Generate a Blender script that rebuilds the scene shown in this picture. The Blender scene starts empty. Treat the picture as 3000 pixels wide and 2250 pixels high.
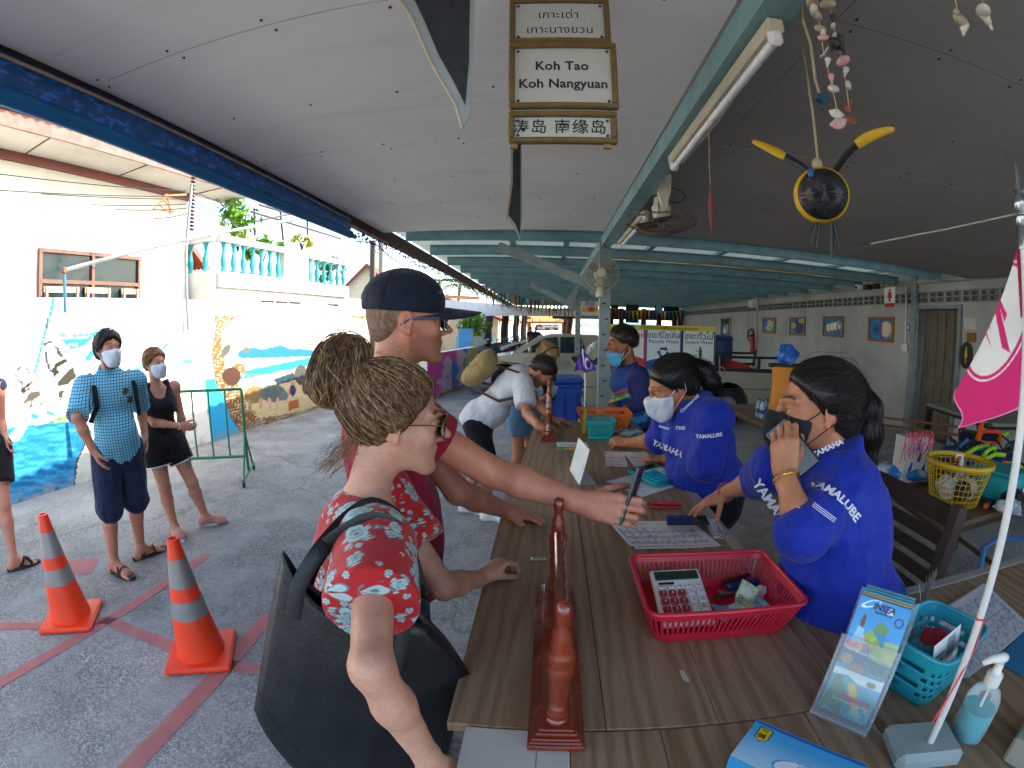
import bpy,bmesh,math,random
import numpy as np
from mathutils import Vector,Matrix
from mathutils.bvhtree import BVHTree
random.seed(7);RNG=np.random.default_rng(7)
SC=bpy.context.scene
COL=SC.collection
PI=math.pi
HC=1.66
FPX,KD=1386.0,0.05
def _rot(yaw,pitch,roll):
 cw,sw=math.cos(yaw),math.sin(yaw);cp,sp=math.cos(pitch),math.sin(pitch);cr,sr=math.cos(roll),math.sin(roll)
 base=np.array([[1,0,0],[0,0,-1],[0,1,0]],float)
 return np.array([[cw,-sw,0],[sw,cw,0],[0,0,1]])@np.array([[1,0,0],[0,cp,-sp],[0,sp,cp]])@base@np.array([[cr,-sr,0],[sr,cr,0],[0,0,1]])
RM=_rot(*[math.radians(a)for a in(4.35,-6.99,.24)])
CAMP=np.array([0,0,HC])
cam=bpy.data.cameras.new('Camera');cam_o=bpy.data.objects.new('Camera',cam);COL.objects.link(cam_o);SC.camera=cam_o
cam.type='PANO';cam.panorama_type='FISHEYE_LENS_POLYNOMIAL';cam.sensor_fit='HORIZONTAL'
cam.sensor_width=36;cam.sensor_height=27;cam.fisheye_fov=math.radians(175);cam.clip_start=.02;cam.clip_end=3000
_t=np.linspace(0,1.5,400);_mm=(_t+KD*_t**3)*FPX*36/3000
_c,*_=np.linalg.lstsq(np.stack([_mm,_mm**2,_mm**3,_mm**4],1),_t,rcond=None)
cam.fisheye_polynomial_k0=0
cam.fisheye_polynomial_k1,cam.fisheye_polynomial_k2,cam.fisheye_polynomial_k3,cam.fisheye_polynomial_k4=[-float(x)for x in _c]
cam_o.matrix_world=Matrix([[*RM[0],0],[*RM[1],0],[*RM[2],HC],[0,0,0,1]])
SUN_EL,SUN_AZ=math.radians(34),math.radians(28)
world=bpy.data.worlds.new('World');SC.world=world;world.use_nodes=True
wn=world.node_tree.nodes;wl=world.node_tree.links
sky=wn.new('ShaderNodeTexSky');sky.sky_type='NISHITA';sky.sun_disc=False
sky.sun_elevation=SUN_EL;sky.sun_rotation=PI/2-SUN_AZ;sky.dust_density=2.0;sky.air_density=.7;sky.ozone_density=.3
wl.new(sky.outputs[0],wn['Background'].inputs[0]);wn['Background'].inputs[1].default_value=0.15
sun=bpy.data.lights.new('Sun','SUN');sun.energy=2.4;sun.angle=math.radians(.5);sun.color=(1,.95,.87)
sun_o=bpy.data.objects.new('Sun',sun);COL.objects.link(sun_o)
_sd=Vector((math.cos(SUN_EL)*math.cos(SUN_AZ),math.cos(SUN_EL)*math.sin(SUN_AZ),math.sin(SUN_EL)))
sun_o.rotation_euler=_sd.to_track_quat('Z','Y').to_euler()
SC.view_settings.view_transform='Standard';SC.view_settings.look='None';SC.view_settings.exposure=2.6;SC.view_settings.gamma=1
SC.view_settings.use_curve_mapping=False
SC.view_settings.use_white_balance=True;SC.view_settings.white_balance_temperature=6950;SC.view_settings.white_balance_tint=6
SC.render.engine='CYCLES'
SC.cycles.use_denoising=True;SC.cycles.max_bounces=10;SC.cycles.diffuse_bounces=5;SC.cycles.glossy_bounces=4
SC.cycles.transmission_bounces=8;SC.cycles.transparent_max_bounces=12;SC.cycles.sample_clamp_indirect=6
SC.cycles.caustics_reflective=False;SC.cycles.caustics_refractive=False
def ray(px,py):
 x,y=px-1500.,py-1125.;r=math.hypot(x,y)/FPX;th=r
 for _ in range(20):th=r-KD*th**3
 s=math.sin(th)/max(r*FPX,1e-9)
 return RM@np.array([x*s,-y*s,-math.cos(th)])
def AZ(px,py,z=0.):v=ray(px,py);return CAMP+v*(z-HC)/v[2]
def AX(px,py,x):v=ray(px,py);return CAMP+v*x/v[0]
def AY(px,py,y):v=ray(px,py);return CAMP+v*y/v[1]
def AD(px,py,t):return CAMP+ray(px,py)*t
def APL(px,py,p0,n):v=ray(px,py);return CAMP+v*(np.dot(np.array(p0)-CAMP,n)/np.dot(v,n))
def project(P):
 V=(np.asarray(P,float)-CAMP)@RM;V=V/np.linalg.norm(V,axis=-1,keepdims=True)
 th=np.arccos(np.clip(-V[...,2],-1,1));r=FPX*(th+KD*th**3);s=np.maximum(np.hypot(V[...,0],V[...,1]),1e-9)
 return np.stack([1500+V[...,0]/s*r,1125-V[...,1]/s*r],-1)
def V3(*a):return np.array(a,float)
def unit(v):v=np.asarray(v,float);return v/max(np.linalg.norm(v),1e-12)
def lerp(a,b,t):return np.asarray(a,float)*(1-t)+np.asarray(b,float)*t
def s2l(c):
 if isinstance(c,str):
  c=[int(c[i:i+2],16)/255 for i in(0,2,4)]
 return tuple(x/12.92 if x<=.04045 else((x+.055)/1.055)**2.4 for x in c)
_mats={}
def newmat(name):
 m=bpy.data.materials.new(name);m.use_nodes=True
 nt=m.node_tree;b=nt.nodes['Principled BSDF']
 return m,nt,b
def N(nt,typ,**kw):
 n=nt.nodes.new(typ)
 for k,v in kw.items():
  if k.startswith('i_'):
   key=k[2:];n.inputs[int(key)if key.isdigit()else key].default_value=v
  else:setattr(n,k,v)
 return n
def coords(nt,kind='Object',scale=(1,1,1)):
 tc=N(nt,'ShaderNodeTexCoord');mp=N(nt,'ShaderNodeMapping');mp.inputs['Scale'].default_value=scale
 nt.links.new(tc.outputs[kind],mp.inputs[0]);return mp.outputs[0]
def ramp(nt,fac,stops):
 r=N(nt,'ShaderNodeValToRGB');e=r.color_ramp.elements
 while len(e)>len(stops):e.remove(e[-1])
 while len(e)<len(stops):e.new(.5)
 for el,(p,c)in zip(e,stops):
  el.position=p;el.color=(c,c,c,1)if isinstance(c,(int,float))else(*c[:3],1)
 nt.links.new(fac,r.inputs[0]);return r.outputs[0]
def mixc(nt,fac,a,b,mode='MIX'):
 m=N(nt,'ShaderNodeMix',data_type='RGBA',blend_type=mode)
 for sock,v in((m.inputs[0],fac),(m.inputs[6],a),(m.inputs[7],b)):
  if hasattr(v,'links')or isinstance(v,bpy.types.NodeSocket):nt.links.new(v,sock)
  elif isinstance(v,(int,float)):sock.default_value=v
  else:sock.default_value=(*v[:3],1)
 return m.outputs[2]
def noise(nt,vec,scale,detail=4,rough=.55,out=0):
 n=N(nt,'ShaderNodeTexNoise');n.inputs['Scale'].default_value=scale;n.inputs['Detail'].default_value=detail;n.inputs['Roughness'].default_value=rough
 nt.links.new(vec,n.inputs['Vector']);return n.outputs[out]
def bump(nt,b,h,strength=.3,dist=.01):
 n=N(nt,'ShaderNodeBump');n.inputs['Strength'].default_value=strength;n.inputs['Distance'].default_value=dist
 nt.links.new(h,n.inputs['Height']);nt.links.new(n.outputs[0],b.inputs['Normal'])
def M(name,col='808080',rough=.55,metal=0.,var=.12,scale=6.,bmp=0.,bscale=60.,spec=.5,lin=False,trans=0.,coat=0.,dirt=0.):
 """general painted / plastic / cloth material with uneven colour and fine relief"""
 if name in _mats:return _mats[name]
 m,nt,b=newmat(name);c=col if lin else s2l(col)
 vec=coords(nt)
 n1=noise(nt,vec,scale,5)
 f=ramp(nt,n1,[(.3,1-var),(.7,1+var*.6)])
 cc=mixc(nt,1,(*c,1),f,'MULTIPLY')
 if dirt:
  n2=noise(nt,vec,scale*.4,6,.7)
  cc=mixc(nt,ramp(nt,n2,[(.48,0.),(.72,dirt)]),cc,tuple(x*.35+.03 for x in c))
 nt.links.new(cc,b.inputs['Base Color'])
 n3=noise(nt,vec,scale*3,3)
 r=ramp(nt,n3,[(.3,max(rough-.08,.02)),(.7,min(rough+.1,1))]);nt.links.new(r,b.inputs['Roughness'])
 b.inputs['Metallic'].default_value=metal;b.inputs['Specular IOR Level'].default_value=spec
 if trans:b.inputs['Transmission Weight'].default_value=trans
 if coat:b.inputs['Coat Weight'].default_value=coat;b.inputs['Coat Roughness'].default_value=.1
 if bmp:bump(nt,b,noise(nt,vec,bscale,4),bmp,.004)
 _mats[name]=m;return m
def VC(name,rough=.6,bmp=0.,bscale=80.,spec=.4,var=.06,coat=0.):
 """colour from the 'Col' attribute (print, paint, skin tone)"""
 if name in _mats:return _mats[name]
 m,nt,b=newmat(name);a=N(nt,'ShaderNodeVertexColor');a.layer_name='Col'
 vec=coords(nt);f=ramp(nt,noise(nt,vec,14,4),[(.3,1-var),(.7,1+var*.5)])
 nt.links.new(mixc(nt,1,a.outputs[0],f,'MULTIPLY'),b.inputs['Base Color'])
 b.inputs['Roughness'].default_value=rough;b.inputs['Specular IOR Level'].default_value=spec
 if coat:b.inputs['Coat Weight'].default_value=coat
 if bmp:bump(nt,b,noise(nt,vec,bscale,4),bmp,.004)
 _mats[name]=m;return m
def rotm(axis,ang):
 return np.array(Matrix.Rotation(ang,3,axis))
def frame(fwd,up=(0,0,1)):
 """3x3 with columns right, forward, up (forward = fwd)"""
 f=unit(fwd);r=unit(np.cross(f,up));u=np.cross(r,f);return np.stack([r,f,u],1)
class MB:
 def __init__(s):s.v=[];s.f=[];s.n=0
 def add(s,V,F,R=None,T=None):
  V=np.asarray(V,float)
  if R is not None:V=V@np.asarray(R).T
  if T is not None:V=V+np.asarray(T)
  s.v.append(V);s.f+=[tuple(i+s.n for i in f)for f in F];s.n+=len(V);return s
 def box(s,c,size,R=None,bev=0.):
  x,y,z=[k/2 for k in size]
  if bev:
   b=min(bev,.45*min(size));pts=[];idx={}
   for sx in(-1,1):
    for sy in(-1,1):
     for sz in(-1,1):
      for ax in range(3):
       p=[sx*(x-b),sy*(y-b),sz*(z-b)];p[ax]=(sx*x,sy*y,sz*z)[ax]
       idx[sx,sy,sz,ax]=len(pts);pts.append(p)
   F=[]
   for ax in range(3):
    o=[a for a in range(3)if a!=ax]
    for sg in(-1,1):
     q=[]
     for a_,b_ in((-1,-1),(1,-1),(1,1),(-1,1)):
      k=[0,0,0];k[ax]=sg;k[o[0]]=a_;k[o[1]]=b_;q.append(idx[k[0],k[1],k[2],ax])
     F.append(q if(sg>0)==(ax!=1)else q[::-1])
   for ax in range(3):
    o=[a for a in range(3)if a!=ax]
    for a_ in(-1,1):
     for b_ in(-1,1):
      q=[]
      for e,w in((-1,o[0]),(1,o[0]),(1,o[1]),(-1,o[1])):
       k=[0,0,0];k[ax]=e;k[o[0]]=a_;k[o[1]]=b_;q.append(idx[k[0],k[1],k[2],w])
      F.append(q)
   for sx in(-1,1):
    for sy in(-1,1):
     for sz in(-1,1):F.append([idx[sx,sy,sz,a]for a in range(3)])
   return s.add(pts,F,R,c)
  P=[(-x,-y,-z),(x,-y,-z),(x,y,-z),(-x,y,-z),(-x,-y,z),(x,-y,z),(x,y,z),(-x,y,z)]
  F=[(3,2,1,0),(4,5,6,7),(0,1,5,4),(1,2,6,5),(2,3,7,6),(3,0,4,7)]
  return s.add(P,F,R,c)
 def bar(s,p,q,w,h,up=(0,0,1),bev=0.):
  p=np.asarray(p,float);q=np.asarray(q,float);d=q-p
  if abs(np.dot(unit(d),unit(up)))>.98:up=(0,1,0)if abs(unit(d)[1])<.9 else(1,0,0)
  return s.box((p+q)/2,(w,np.linalg.norm(d),h),frame(d,up),bev)
 def tube(s,pts,r,n=8,cap=True,up=(0,0,1),flat=1.):
  pts=np.asarray(pts,float);k=len(pts);r=np.broadcast_to(np.asarray(r,float),(k,))
  tg=np.gradient(pts,axis=0);tg/=np.maximum(np.linalg.norm(tg,axis=1,keepdims=True),1e-9)
  u=np.asarray(up,float)
  if abs(np.dot(u,tg[0]))>.95:u=np.array([1.,0,0])if abs(tg[0][0])<.9 else np.array([0,1.,0])
  V=[];a=np.linspace(0,2*PI,n,endpoint=False)
  for i in range(k):
   u=u-tg[i]*np.dot(u,tg[i]);u=unit(u);w=np.cross(tg[i],u)
   V.append(pts[i]+r[i]*(np.cos(a)[:,None]*w+flat*np.sin(a)[:,None]*u))
  F=[(i*n+j,i*n+(j+1)%n,(i+1)*n+(j+1)%n,(i+1)*n+j)for i in range(k-1)for j in range(n)]
  if cap:F+=[tuple(range(n))[::-1],tuple((k-1)*n+j for j in range(n))]
  return s.add(np.concatenate(V),F)
 def lathe(s,prof,c=(0,0,0),n=20,R=None,sx=1.,sy=1.,cap=True):
  prof=np.asarray(prof,float);a=np.linspace(0,2*PI,n,endpoint=False);V=[]
  for r,z in prof:V.append(np.stack([r*np.cos(a)*sx,r*np.sin(a)*sy,np.full(n,z)],1))
  k=len(prof)
  F=[(i*n+j,i*n+(j+1)%n,(i+1)*n+(j+1)%n,(i+1)*n+j)for i in range(k-1)for j in range(n)]
  if cap:F+=[tuple(range(n))[::-1],tuple((k-1)*n+j for j in range(n))]
  return s.add(np.concatenate(V),F,R,c)
 def prism(s,poly,vec,R=None,T=None):
  """polygon of 3D points extruded along vec"""
  P=np.asarray(poly,float);n=len(P);V=np.concatenate([P,P+np.asarray(vec,float)])
  F=[tuple(range(n))[::-1],tuple(range(n,2*n))]+[(i,(i+1)%n,n+(i+1)%n,n+i)for i in range(n)]
  return s.add(V,F,R,T)
 def grid(s,G,close_u=False,close_v=False):
  """G (a,b,3) sheet of quads"""
  a,b=G.shape[:2];F=[]
  for i in range(a-(0 if close_u else 1)):
   for j in range(b-(0 if close_v else 1)):
    i2,j2=(i+1)%a,(j+1)%b;F.append((i*b+j,i2*b+j,i2*b+j2,i*b+j2))
  return s.add(G.reshape(-1,3),F)
 def ball(s,c,r,n=10,R=None):
  r=np.broadcast_to(np.asarray(r,float),(3,));th=np.linspace(-PI/2+.12,PI/2-.12,n)
  a=np.linspace(0,2*PI,n*2,endpoint=False);V=np.concatenate([np.stack([np.cos(t)*np.cos(a),np.cos(t)*np.sin(a),np.full(len(a),math.sin(t))],1)for t in th])*r
  k,m=len(th),len(a)
  F=[(i*m+j,i*m+(j+1)%m,(i+1)*m+(j+1)%m,(i+1)*m+j)for i in range(k-1)for j in range(m)]
  F+=[tuple(range(m))[::-1],tuple((k-1)*m+j for j in range(m))]
  return s.add(V,F,R,c)
 def arr(s):return np.concatenate(s.v)
 def build(s,name,mat,parent=None,smooth=False,solid=0.,col=None):
  return link_mesh(name,np.concatenate(s.v),s.f,mat,parent,smooth,solid,col)
def wloc(o):
 p=np.zeros(3)
 while o is not None:p+=np.array(o.location);o=o.parent
 return p
def link_mesh(name,V,F,mat,parent=None,smooth=False,solid=0.,col=None):
 V=np.asarray(V,float)
 if parent is not None:V=V-wloc(parent)
 me=bpy.data.meshes.new(name);me.from_pydata(V.tolist()if not isinstance(F,np.ndarray)else V,[],F if not isinstance(F,np.ndarray)else F.tolist());me.update()
 if mat is not None:me.materials.append(mat)
 if smooth:
  me.polygons.foreach_set('use_smooth',np.ones(len(me.polygons),bool))
  if smooth!='all':me.set_sharp_from_angle(angle=math.radians(38))
 if col is not None:
  at=me.color_attributes.new('Col','FLOAT_COLOR','POINT');c4=np.ones((len(V),4),np.float32);c4[:,:3]=col;at.data.foreach_set('color',c4.ravel())
 o=bpy.data.objects.new(name,me);COL.objects.link(o)
 if parent is not None:o.parent=parent
 if solid:
  md=o.modifiers.new('Solidify','SOLIDIFY');md.thickness=solid;md.offset=0
 return o
def tag(o,label=None,cat=None,group=None,kind=None):
 if label:o['label']=label
 if cat:o['category']=cat
 if group:o['group']=group
 if kind:o['kind']=kind
 return o
def thing(name,label,cat,loc,group=None):
 o=bpy.data.objects.new(name,None);o.empty_display_size=.1;COL.objects.link(o);o.location=tuple(float(x)for x in loc)
 return tag(o,label,cat,group)
def copy_tree(o,parent=None):
 c=o.copy();COL.objects.link(c)
 if parent is not None:c.parent=parent
 for ch in list(o.children):copy_tree(ch,c)
 return c
def text_mesh(body,size=.1,bold=0.,align='CENTER',shear=0.,spacing=1.,wscale=1.):
 """outline of a line of text as (verts 2D, faces)"""
 cu=bpy.data.curves.new('txt','FONT');cu.body=body;cu.size=size;cu.align_x=align;cu.align_y='CENTER';cu.offset=bold*size;cu.shear=shear;cu.space_character=spacing;cu.resolution_u=3
 ob=bpy.data.objects.new('txt',cu);COL.objects.link(ob);dg=bpy.context.evaluated_depsgraph_get();dg.update()
 me=bpy.data.meshes.new_from_object(ob.evaluated_get(dg));V=np.array([v.co[:]for v in me.vertices]).reshape(-1,3);F=[tuple(p.vertices)for p in me.polygons]
 bpy.data.objects.remove(ob);bpy.data.curves.remove(cu);bpy.data.meshes.remove(me)
 if len(V):V[:,0]*=wscale
 return V[:,:2],F
def text_on(name,body,c,u,v,size,mat,parent,bold=0.,align='CENTER',shear=0.,off=.0015,bvh=None,spacing=1.,wscale=1.,curve=None):
 """flat lettering laid on a surface at c with axes u, v"""
 P,F=text_mesh(body,size,bold,align,shear,spacing,wscale)
 if not len(P):return None
 u,v=unit(u),unit(v);n=np.cross(u,v);c=np.asarray(c,float)
 W=c+P[:,:1]*u+P[:,1:]*v
 if bvh is not None:
  out=[]
  for w in W:
   h=bvh.ray_cast(Vector(w+n*.15),Vector(-n),.5)
   out.append(np.array(h[0])+n*off if h[0]is not None else w+n*off)
  W=np.array(out)
 else:W=W+n*off
 return link_mesh(name,W,F,mat,parent)
class Paint:
 def __init__(s,X,Y,bg):s.X,s.Y=X,Y;s.c=np.tile(np.array(s2l(bg),float),(X.size,1)).reshape(*X.shape,3)
 def mix(s,m,col):m=np.clip(m,0,1)[...,None];s.c=s.c*(1-m)+np.array(s2l(col))*m;return s
 def poly(s,pts,col,a=1.):
  x,y=s.X,s.Y;ins=np.zeros(x.shape,bool);n=len(pts)
  for i in range(n):
   (x1,y1),(x2,y2)=pts[i],pts[(i+1)%n]
   if y1==y2:continue
   ins^=((y1>y)!=(y2>y))&(x<(x2-x1)*(y-y1)/(y2-y1)+x1)
  return s.mix(ins*a,col)
 def ell(s,c,r,col,rot=0.,a=1.,ring=0.):
  dx,dy=s.X-c[0],s.Y-c[1];co,si=math.cos(rot),math.sin(rot)
  q=np.hypot((dx*co+dy*si)/r[0],(-dx*si+dy*co)/r[1])
  m=(q<1)if not ring else(np.abs(q-1)<ring)
  return s.mix(m*a,col)
 def line(s,pts,w,col,a=1.):
  d=np.full(s.X.shape,1e9)
  for(x1,y1),(x2,y2)in zip(pts[:-1],pts[1:]):
   L=(x2-x1)**2+(y2-y1)**2+1e-12;t=np.clip(((s.X-x1)*(x2-x1)+(s.Y-y1)*(y2-y1))/L,0,1)
   d=np.minimum(d,np.hypot(s.X-x1-t*(x2-x1),s.Y-y1-t*(y2-y1)))
  return s.mix((d<w/2)*a,col)
 def rect(s,x0,y0,x1,y1,col,a=1.):return s.mix(((s.X>x0)&(s.X<x1)&(s.Y>y0)&(s.Y<y1))*a,col)
def vnoise(x,y,seed=0):
 """smooth value noise in numpy, 0..1"""
 def h(i,j):v=np.sin(i*127.1+j*311.7+seed*74.7)*43758.5453;return v-np.floor(v)
 i,j=np.floor(x),np.floor(y);fx,fy=x-i,y-j;fx=fx*fx*(3-2*fx);fy=fy*fy*(3-2*fy)
 return(h(i,j)*(1-fx)+h(i+1,j)*fx)*(1-fy)+(h(i,j+1)*(1-fx)+h(i+1,j+1)*fx)*fy
def fbm(x,y,o=4,seed=0):
 s=0;a=.5;t=0
 for k in range(o):s=s+a*vnoise(x*2**k,y*2**k,seed+k);t+=a;a*=.5
 return s/t
def vnoise3(p,seed=0):
 def h(i,j,k):v=np.sin(i*127.1+j*311.7+k*74.7+seed*19.19)*43758.5453;return v-np.floor(v)
 i=np.floor(p);f=p-i;f=f*f*(3-2*f);r=0
 for a in(0,1):
  for b in(0,1):
   for c in(0,1):
    w=(f[...,0]if a else 1-f[...,0])*(f[...,1]if b else 1-f[...,1])*(f[...,2]if c else 1-f[...,2])
    r=r+w*h(i[...,0]+a,i[...,1]+b,i[...,2]+c)
 return r
def panel(name,bl,br,tl,nx,ny,fn,mat,parent=None,bend=None,thick=0.):
 """printed / painted flat piece; fn(Paint over u in 0..1, v in 0..1 up)"""
 bl,br,tl=[np.asarray(p,float)for p in(bl,br,tl)]
 U,W=np.meshgrid(np.linspace(0,1,nx),np.linspace(0,1,ny),indexing='ij')
 G=bl+U[...,None]*(br-bl)+W[...,None]*(tl-bl)
 nrm=unit(np.cross(br-bl,tl-bl))
 if bend is not None:G=G+nrm*bend(U,W)[...,None]
 col=fn(U,W)
 mb=MB();mb.grid(G);C=col.reshape(-1,3)
 if thick:
  mb.grid((G-nrm*thick)[:,::-1]);C=np.concatenate([C,col[:,::-1].reshape(-1,3)*.0+np.array(s2l('d8d8d8'))])
  def edge(a,b):
   pass
  V=mb.arr();n0=nx*ny
  I=np.arange(n0).reshape(nx,ny);J=(n0+np.arange(n0).reshape(nx,ny))[:,::-1]
  for a,b in((I[:,0],J[:,0]),(I[::-1,-1],J[::-1,-1]),(I[::-1,0]*0+I[0,:1],None)):
   if b is None:continue
   mb.f+=[(a[k],b[k],b[k+1],a[k+1])for k in range(len(a)-1)]
  for a,b in((I[0,::-1],J[0,::-1]),(I[-1],J[-1])):
   mb.f+=[(a[k],b[k],b[k+1],a[k+1])for k in range(len(a)-1)]
 return mb.build(name,mat,parent,col=C)
# ground, markings, sea
def asphalt():
 m,nt,b=newmat('worn_concrete_road');vec=coords(nt)
 big=noise(nt,vec,.55,7,.62);mid=noise(nt,vec,2.6,6,.6)
 vo=N(nt,'ShaderNodeTexVoronoi');vo.inputs['Scale'].default_value=95;nt.links.new(vec,vo.inputs['Vector'])
 base=ramp(nt,big,[(.32,(.15,.15,.147)),(.5,(.205,.205,.2)),(.68,(.31,.305,.295))])
 base=mixc(nt,ramp(nt,mid,[(.45,.0),(.68,.55)]),base,(.36,.35,.335))
 st=ramp(nt,vo.outputs['Distance'],[(.0,.35),(.45,1.05),(.8,1.25)])
 cellr=N(nt,'ShaderNodeSeparateColor');nt.links.new(vo.outputs['Color'],cellr.inputs[0])
 agg=mixc(nt,.75,(1,1,1),ramp(nt,cellr.outputs[0],[(0,.35),(.6,1.),(1,1.7)]),'MULTIPLY')
 base=mixc(nt,ramp(nt,mid,[(.35,1.),(.62,.25)]),base,mixc(nt,1,mixc(nt,1,base,agg,'MULTIPLY'),st,'MULTIPLY'))
 wv_=N(nt,'ShaderNodeVectorMath',operation='ADD');ns_=noise(nt,vec,1.7,4,.6,1);nt.links.new(vec,wv_.inputs[0]);nt.links.new(ns_,wv_.inputs[1])
 ck=N(nt,'ShaderNodeTexVoronoi',feature='DISTANCE_TO_EDGE');ck.inputs['Scale'].default_value=.3;nt.links.new(wv_.outputs[0],ck.inputs['Vector']);base=mixc(nt,ramp(nt,ck.outputs['Distance'],[(.001,.5),(.007,0.)]),base,(.05,.048,.045))
 base=mixc(nt,ramp(nt,noise(nt,vec,.9,5,.75),[(.6,0.),(.7,.6)]),base,(.085,.082,.078));base=mixc(nt,ramp(nt,noise(nt,vec,1.3,6,.8,0),[(.63,0.),(.7,.7)]),base,(.42,.41,.39))
 nt.links.new(base,b.inputs['Base Color']);b.inputs['Roughness'].default_value=.82
 fine=noise(nt,vec,160,3)
 add=N(nt,'ShaderNodeMath',operation='ADD');nt.links.new(st,add.inputs[0]);nt.links.new(fine,add.inputs[1])
 bump(nt,b,add.outputs[0],.55,.006);return m
g=MB();g.add([(-70,-25,0),(60,-25,0),(60,46,0),(-70,46,0)],[(0,1,2,3)])
tag(g.build('ground',asphalt()),kind='structure')
def sea_mat():
 m,nt,b=newmat('sea_water');vec=coords(nt,scale=(.12,.4,1));b.inputs['Base Color'].default_value=(.16,.25,.28,1);b.inputs['Roughness'].default_value=.22
 bump(nt,b,noise(nt,vec,3,6),.6,.2);return m
g=MB();g.add([(-900,45,-1),(900,45,-1),(900,2400,-1),(-900,2400,-1)],[(0,1,2,3)])
tag(g.build('water',sea_mat()),kind='structure')
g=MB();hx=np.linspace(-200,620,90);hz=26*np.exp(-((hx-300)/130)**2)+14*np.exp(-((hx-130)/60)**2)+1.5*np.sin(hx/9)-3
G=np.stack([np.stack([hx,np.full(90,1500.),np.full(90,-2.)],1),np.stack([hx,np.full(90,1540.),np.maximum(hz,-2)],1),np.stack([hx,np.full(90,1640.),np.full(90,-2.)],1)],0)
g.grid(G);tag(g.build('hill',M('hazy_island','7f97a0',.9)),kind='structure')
def paint_red():
 m,nt,b=newmat('worn_red_road_paint');vec=coords(nt)
 b.inputs['Base Color'].default_value=(.42,.085,.095,1);b.inputs['Roughness'].default_value=.75
 nt.links.new(mixc(nt,noise(nt,vec,9,5),(.42,.10,.10),(.6,.22,.21)),b.inputs['Base Color'])
 tr=N(nt,'ShaderNodeBsdfTransparent');mx=N(nt,'ShaderNodeMixShader')
 n1=noise(nt,vec,55,4,.7);n2=noise(nt,vec,5,4)
 s=N(nt,'ShaderNodeMath',operation='ADD');nt.links.new(n1,s.inputs[0]);nt.links.new(n2,s.inputs[1])
 nt.links.new(ramp(nt,s.outputs[0],[(.44,0.),(.56,.72)]),mx.inputs[0])
 hb=noise(nt,vec,120,3);bump(nt,b,hb,.4,.004)
 nt.links.new(tr.outputs[0],mx.inputs[1]);nt.links.new(b.outputs[0],mx.inputs[2]);nt.links.new(mx.outputs[0],nt.nodes['Material Output'].inputs[0]);return m
RED=paint_red()
def stripe(pts,w,name='painted_line'):
 P=np.array([AZ(*p,.004)for p in pts]);d=np.gradient(P,axis=0);d/=np.linalg.norm(d,axis=1,keepdims=True);s=np.stack([-d[:,1],d[:,0],d[:,2]*0],1)*w/2
 k=MB();k.grid(np.stack([P+s,P-s],1));tag(k.build(name,RED),kind='structure')
stripe([(-150,2085),(0,2000),(330,1810),(480,1712),(610,1622)],.085)
stripe([(318,1818),(470,1880),(640,1945),(780,1962)],.085)
stripe([(330,2300),(560,2060),(680,1930),(790,1800)],.1)
stripe([(-100,1835),(0,1833),(140,1832),(320,1815)],.08)
k=MB();k.add([AZ(*p,.004)for p in[(192,1642),(290,1634),(268,1680),(196,1684)]],[(0,1,2,3)]);tag(k.build('painted_patch',RED),kind='structure')
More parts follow.
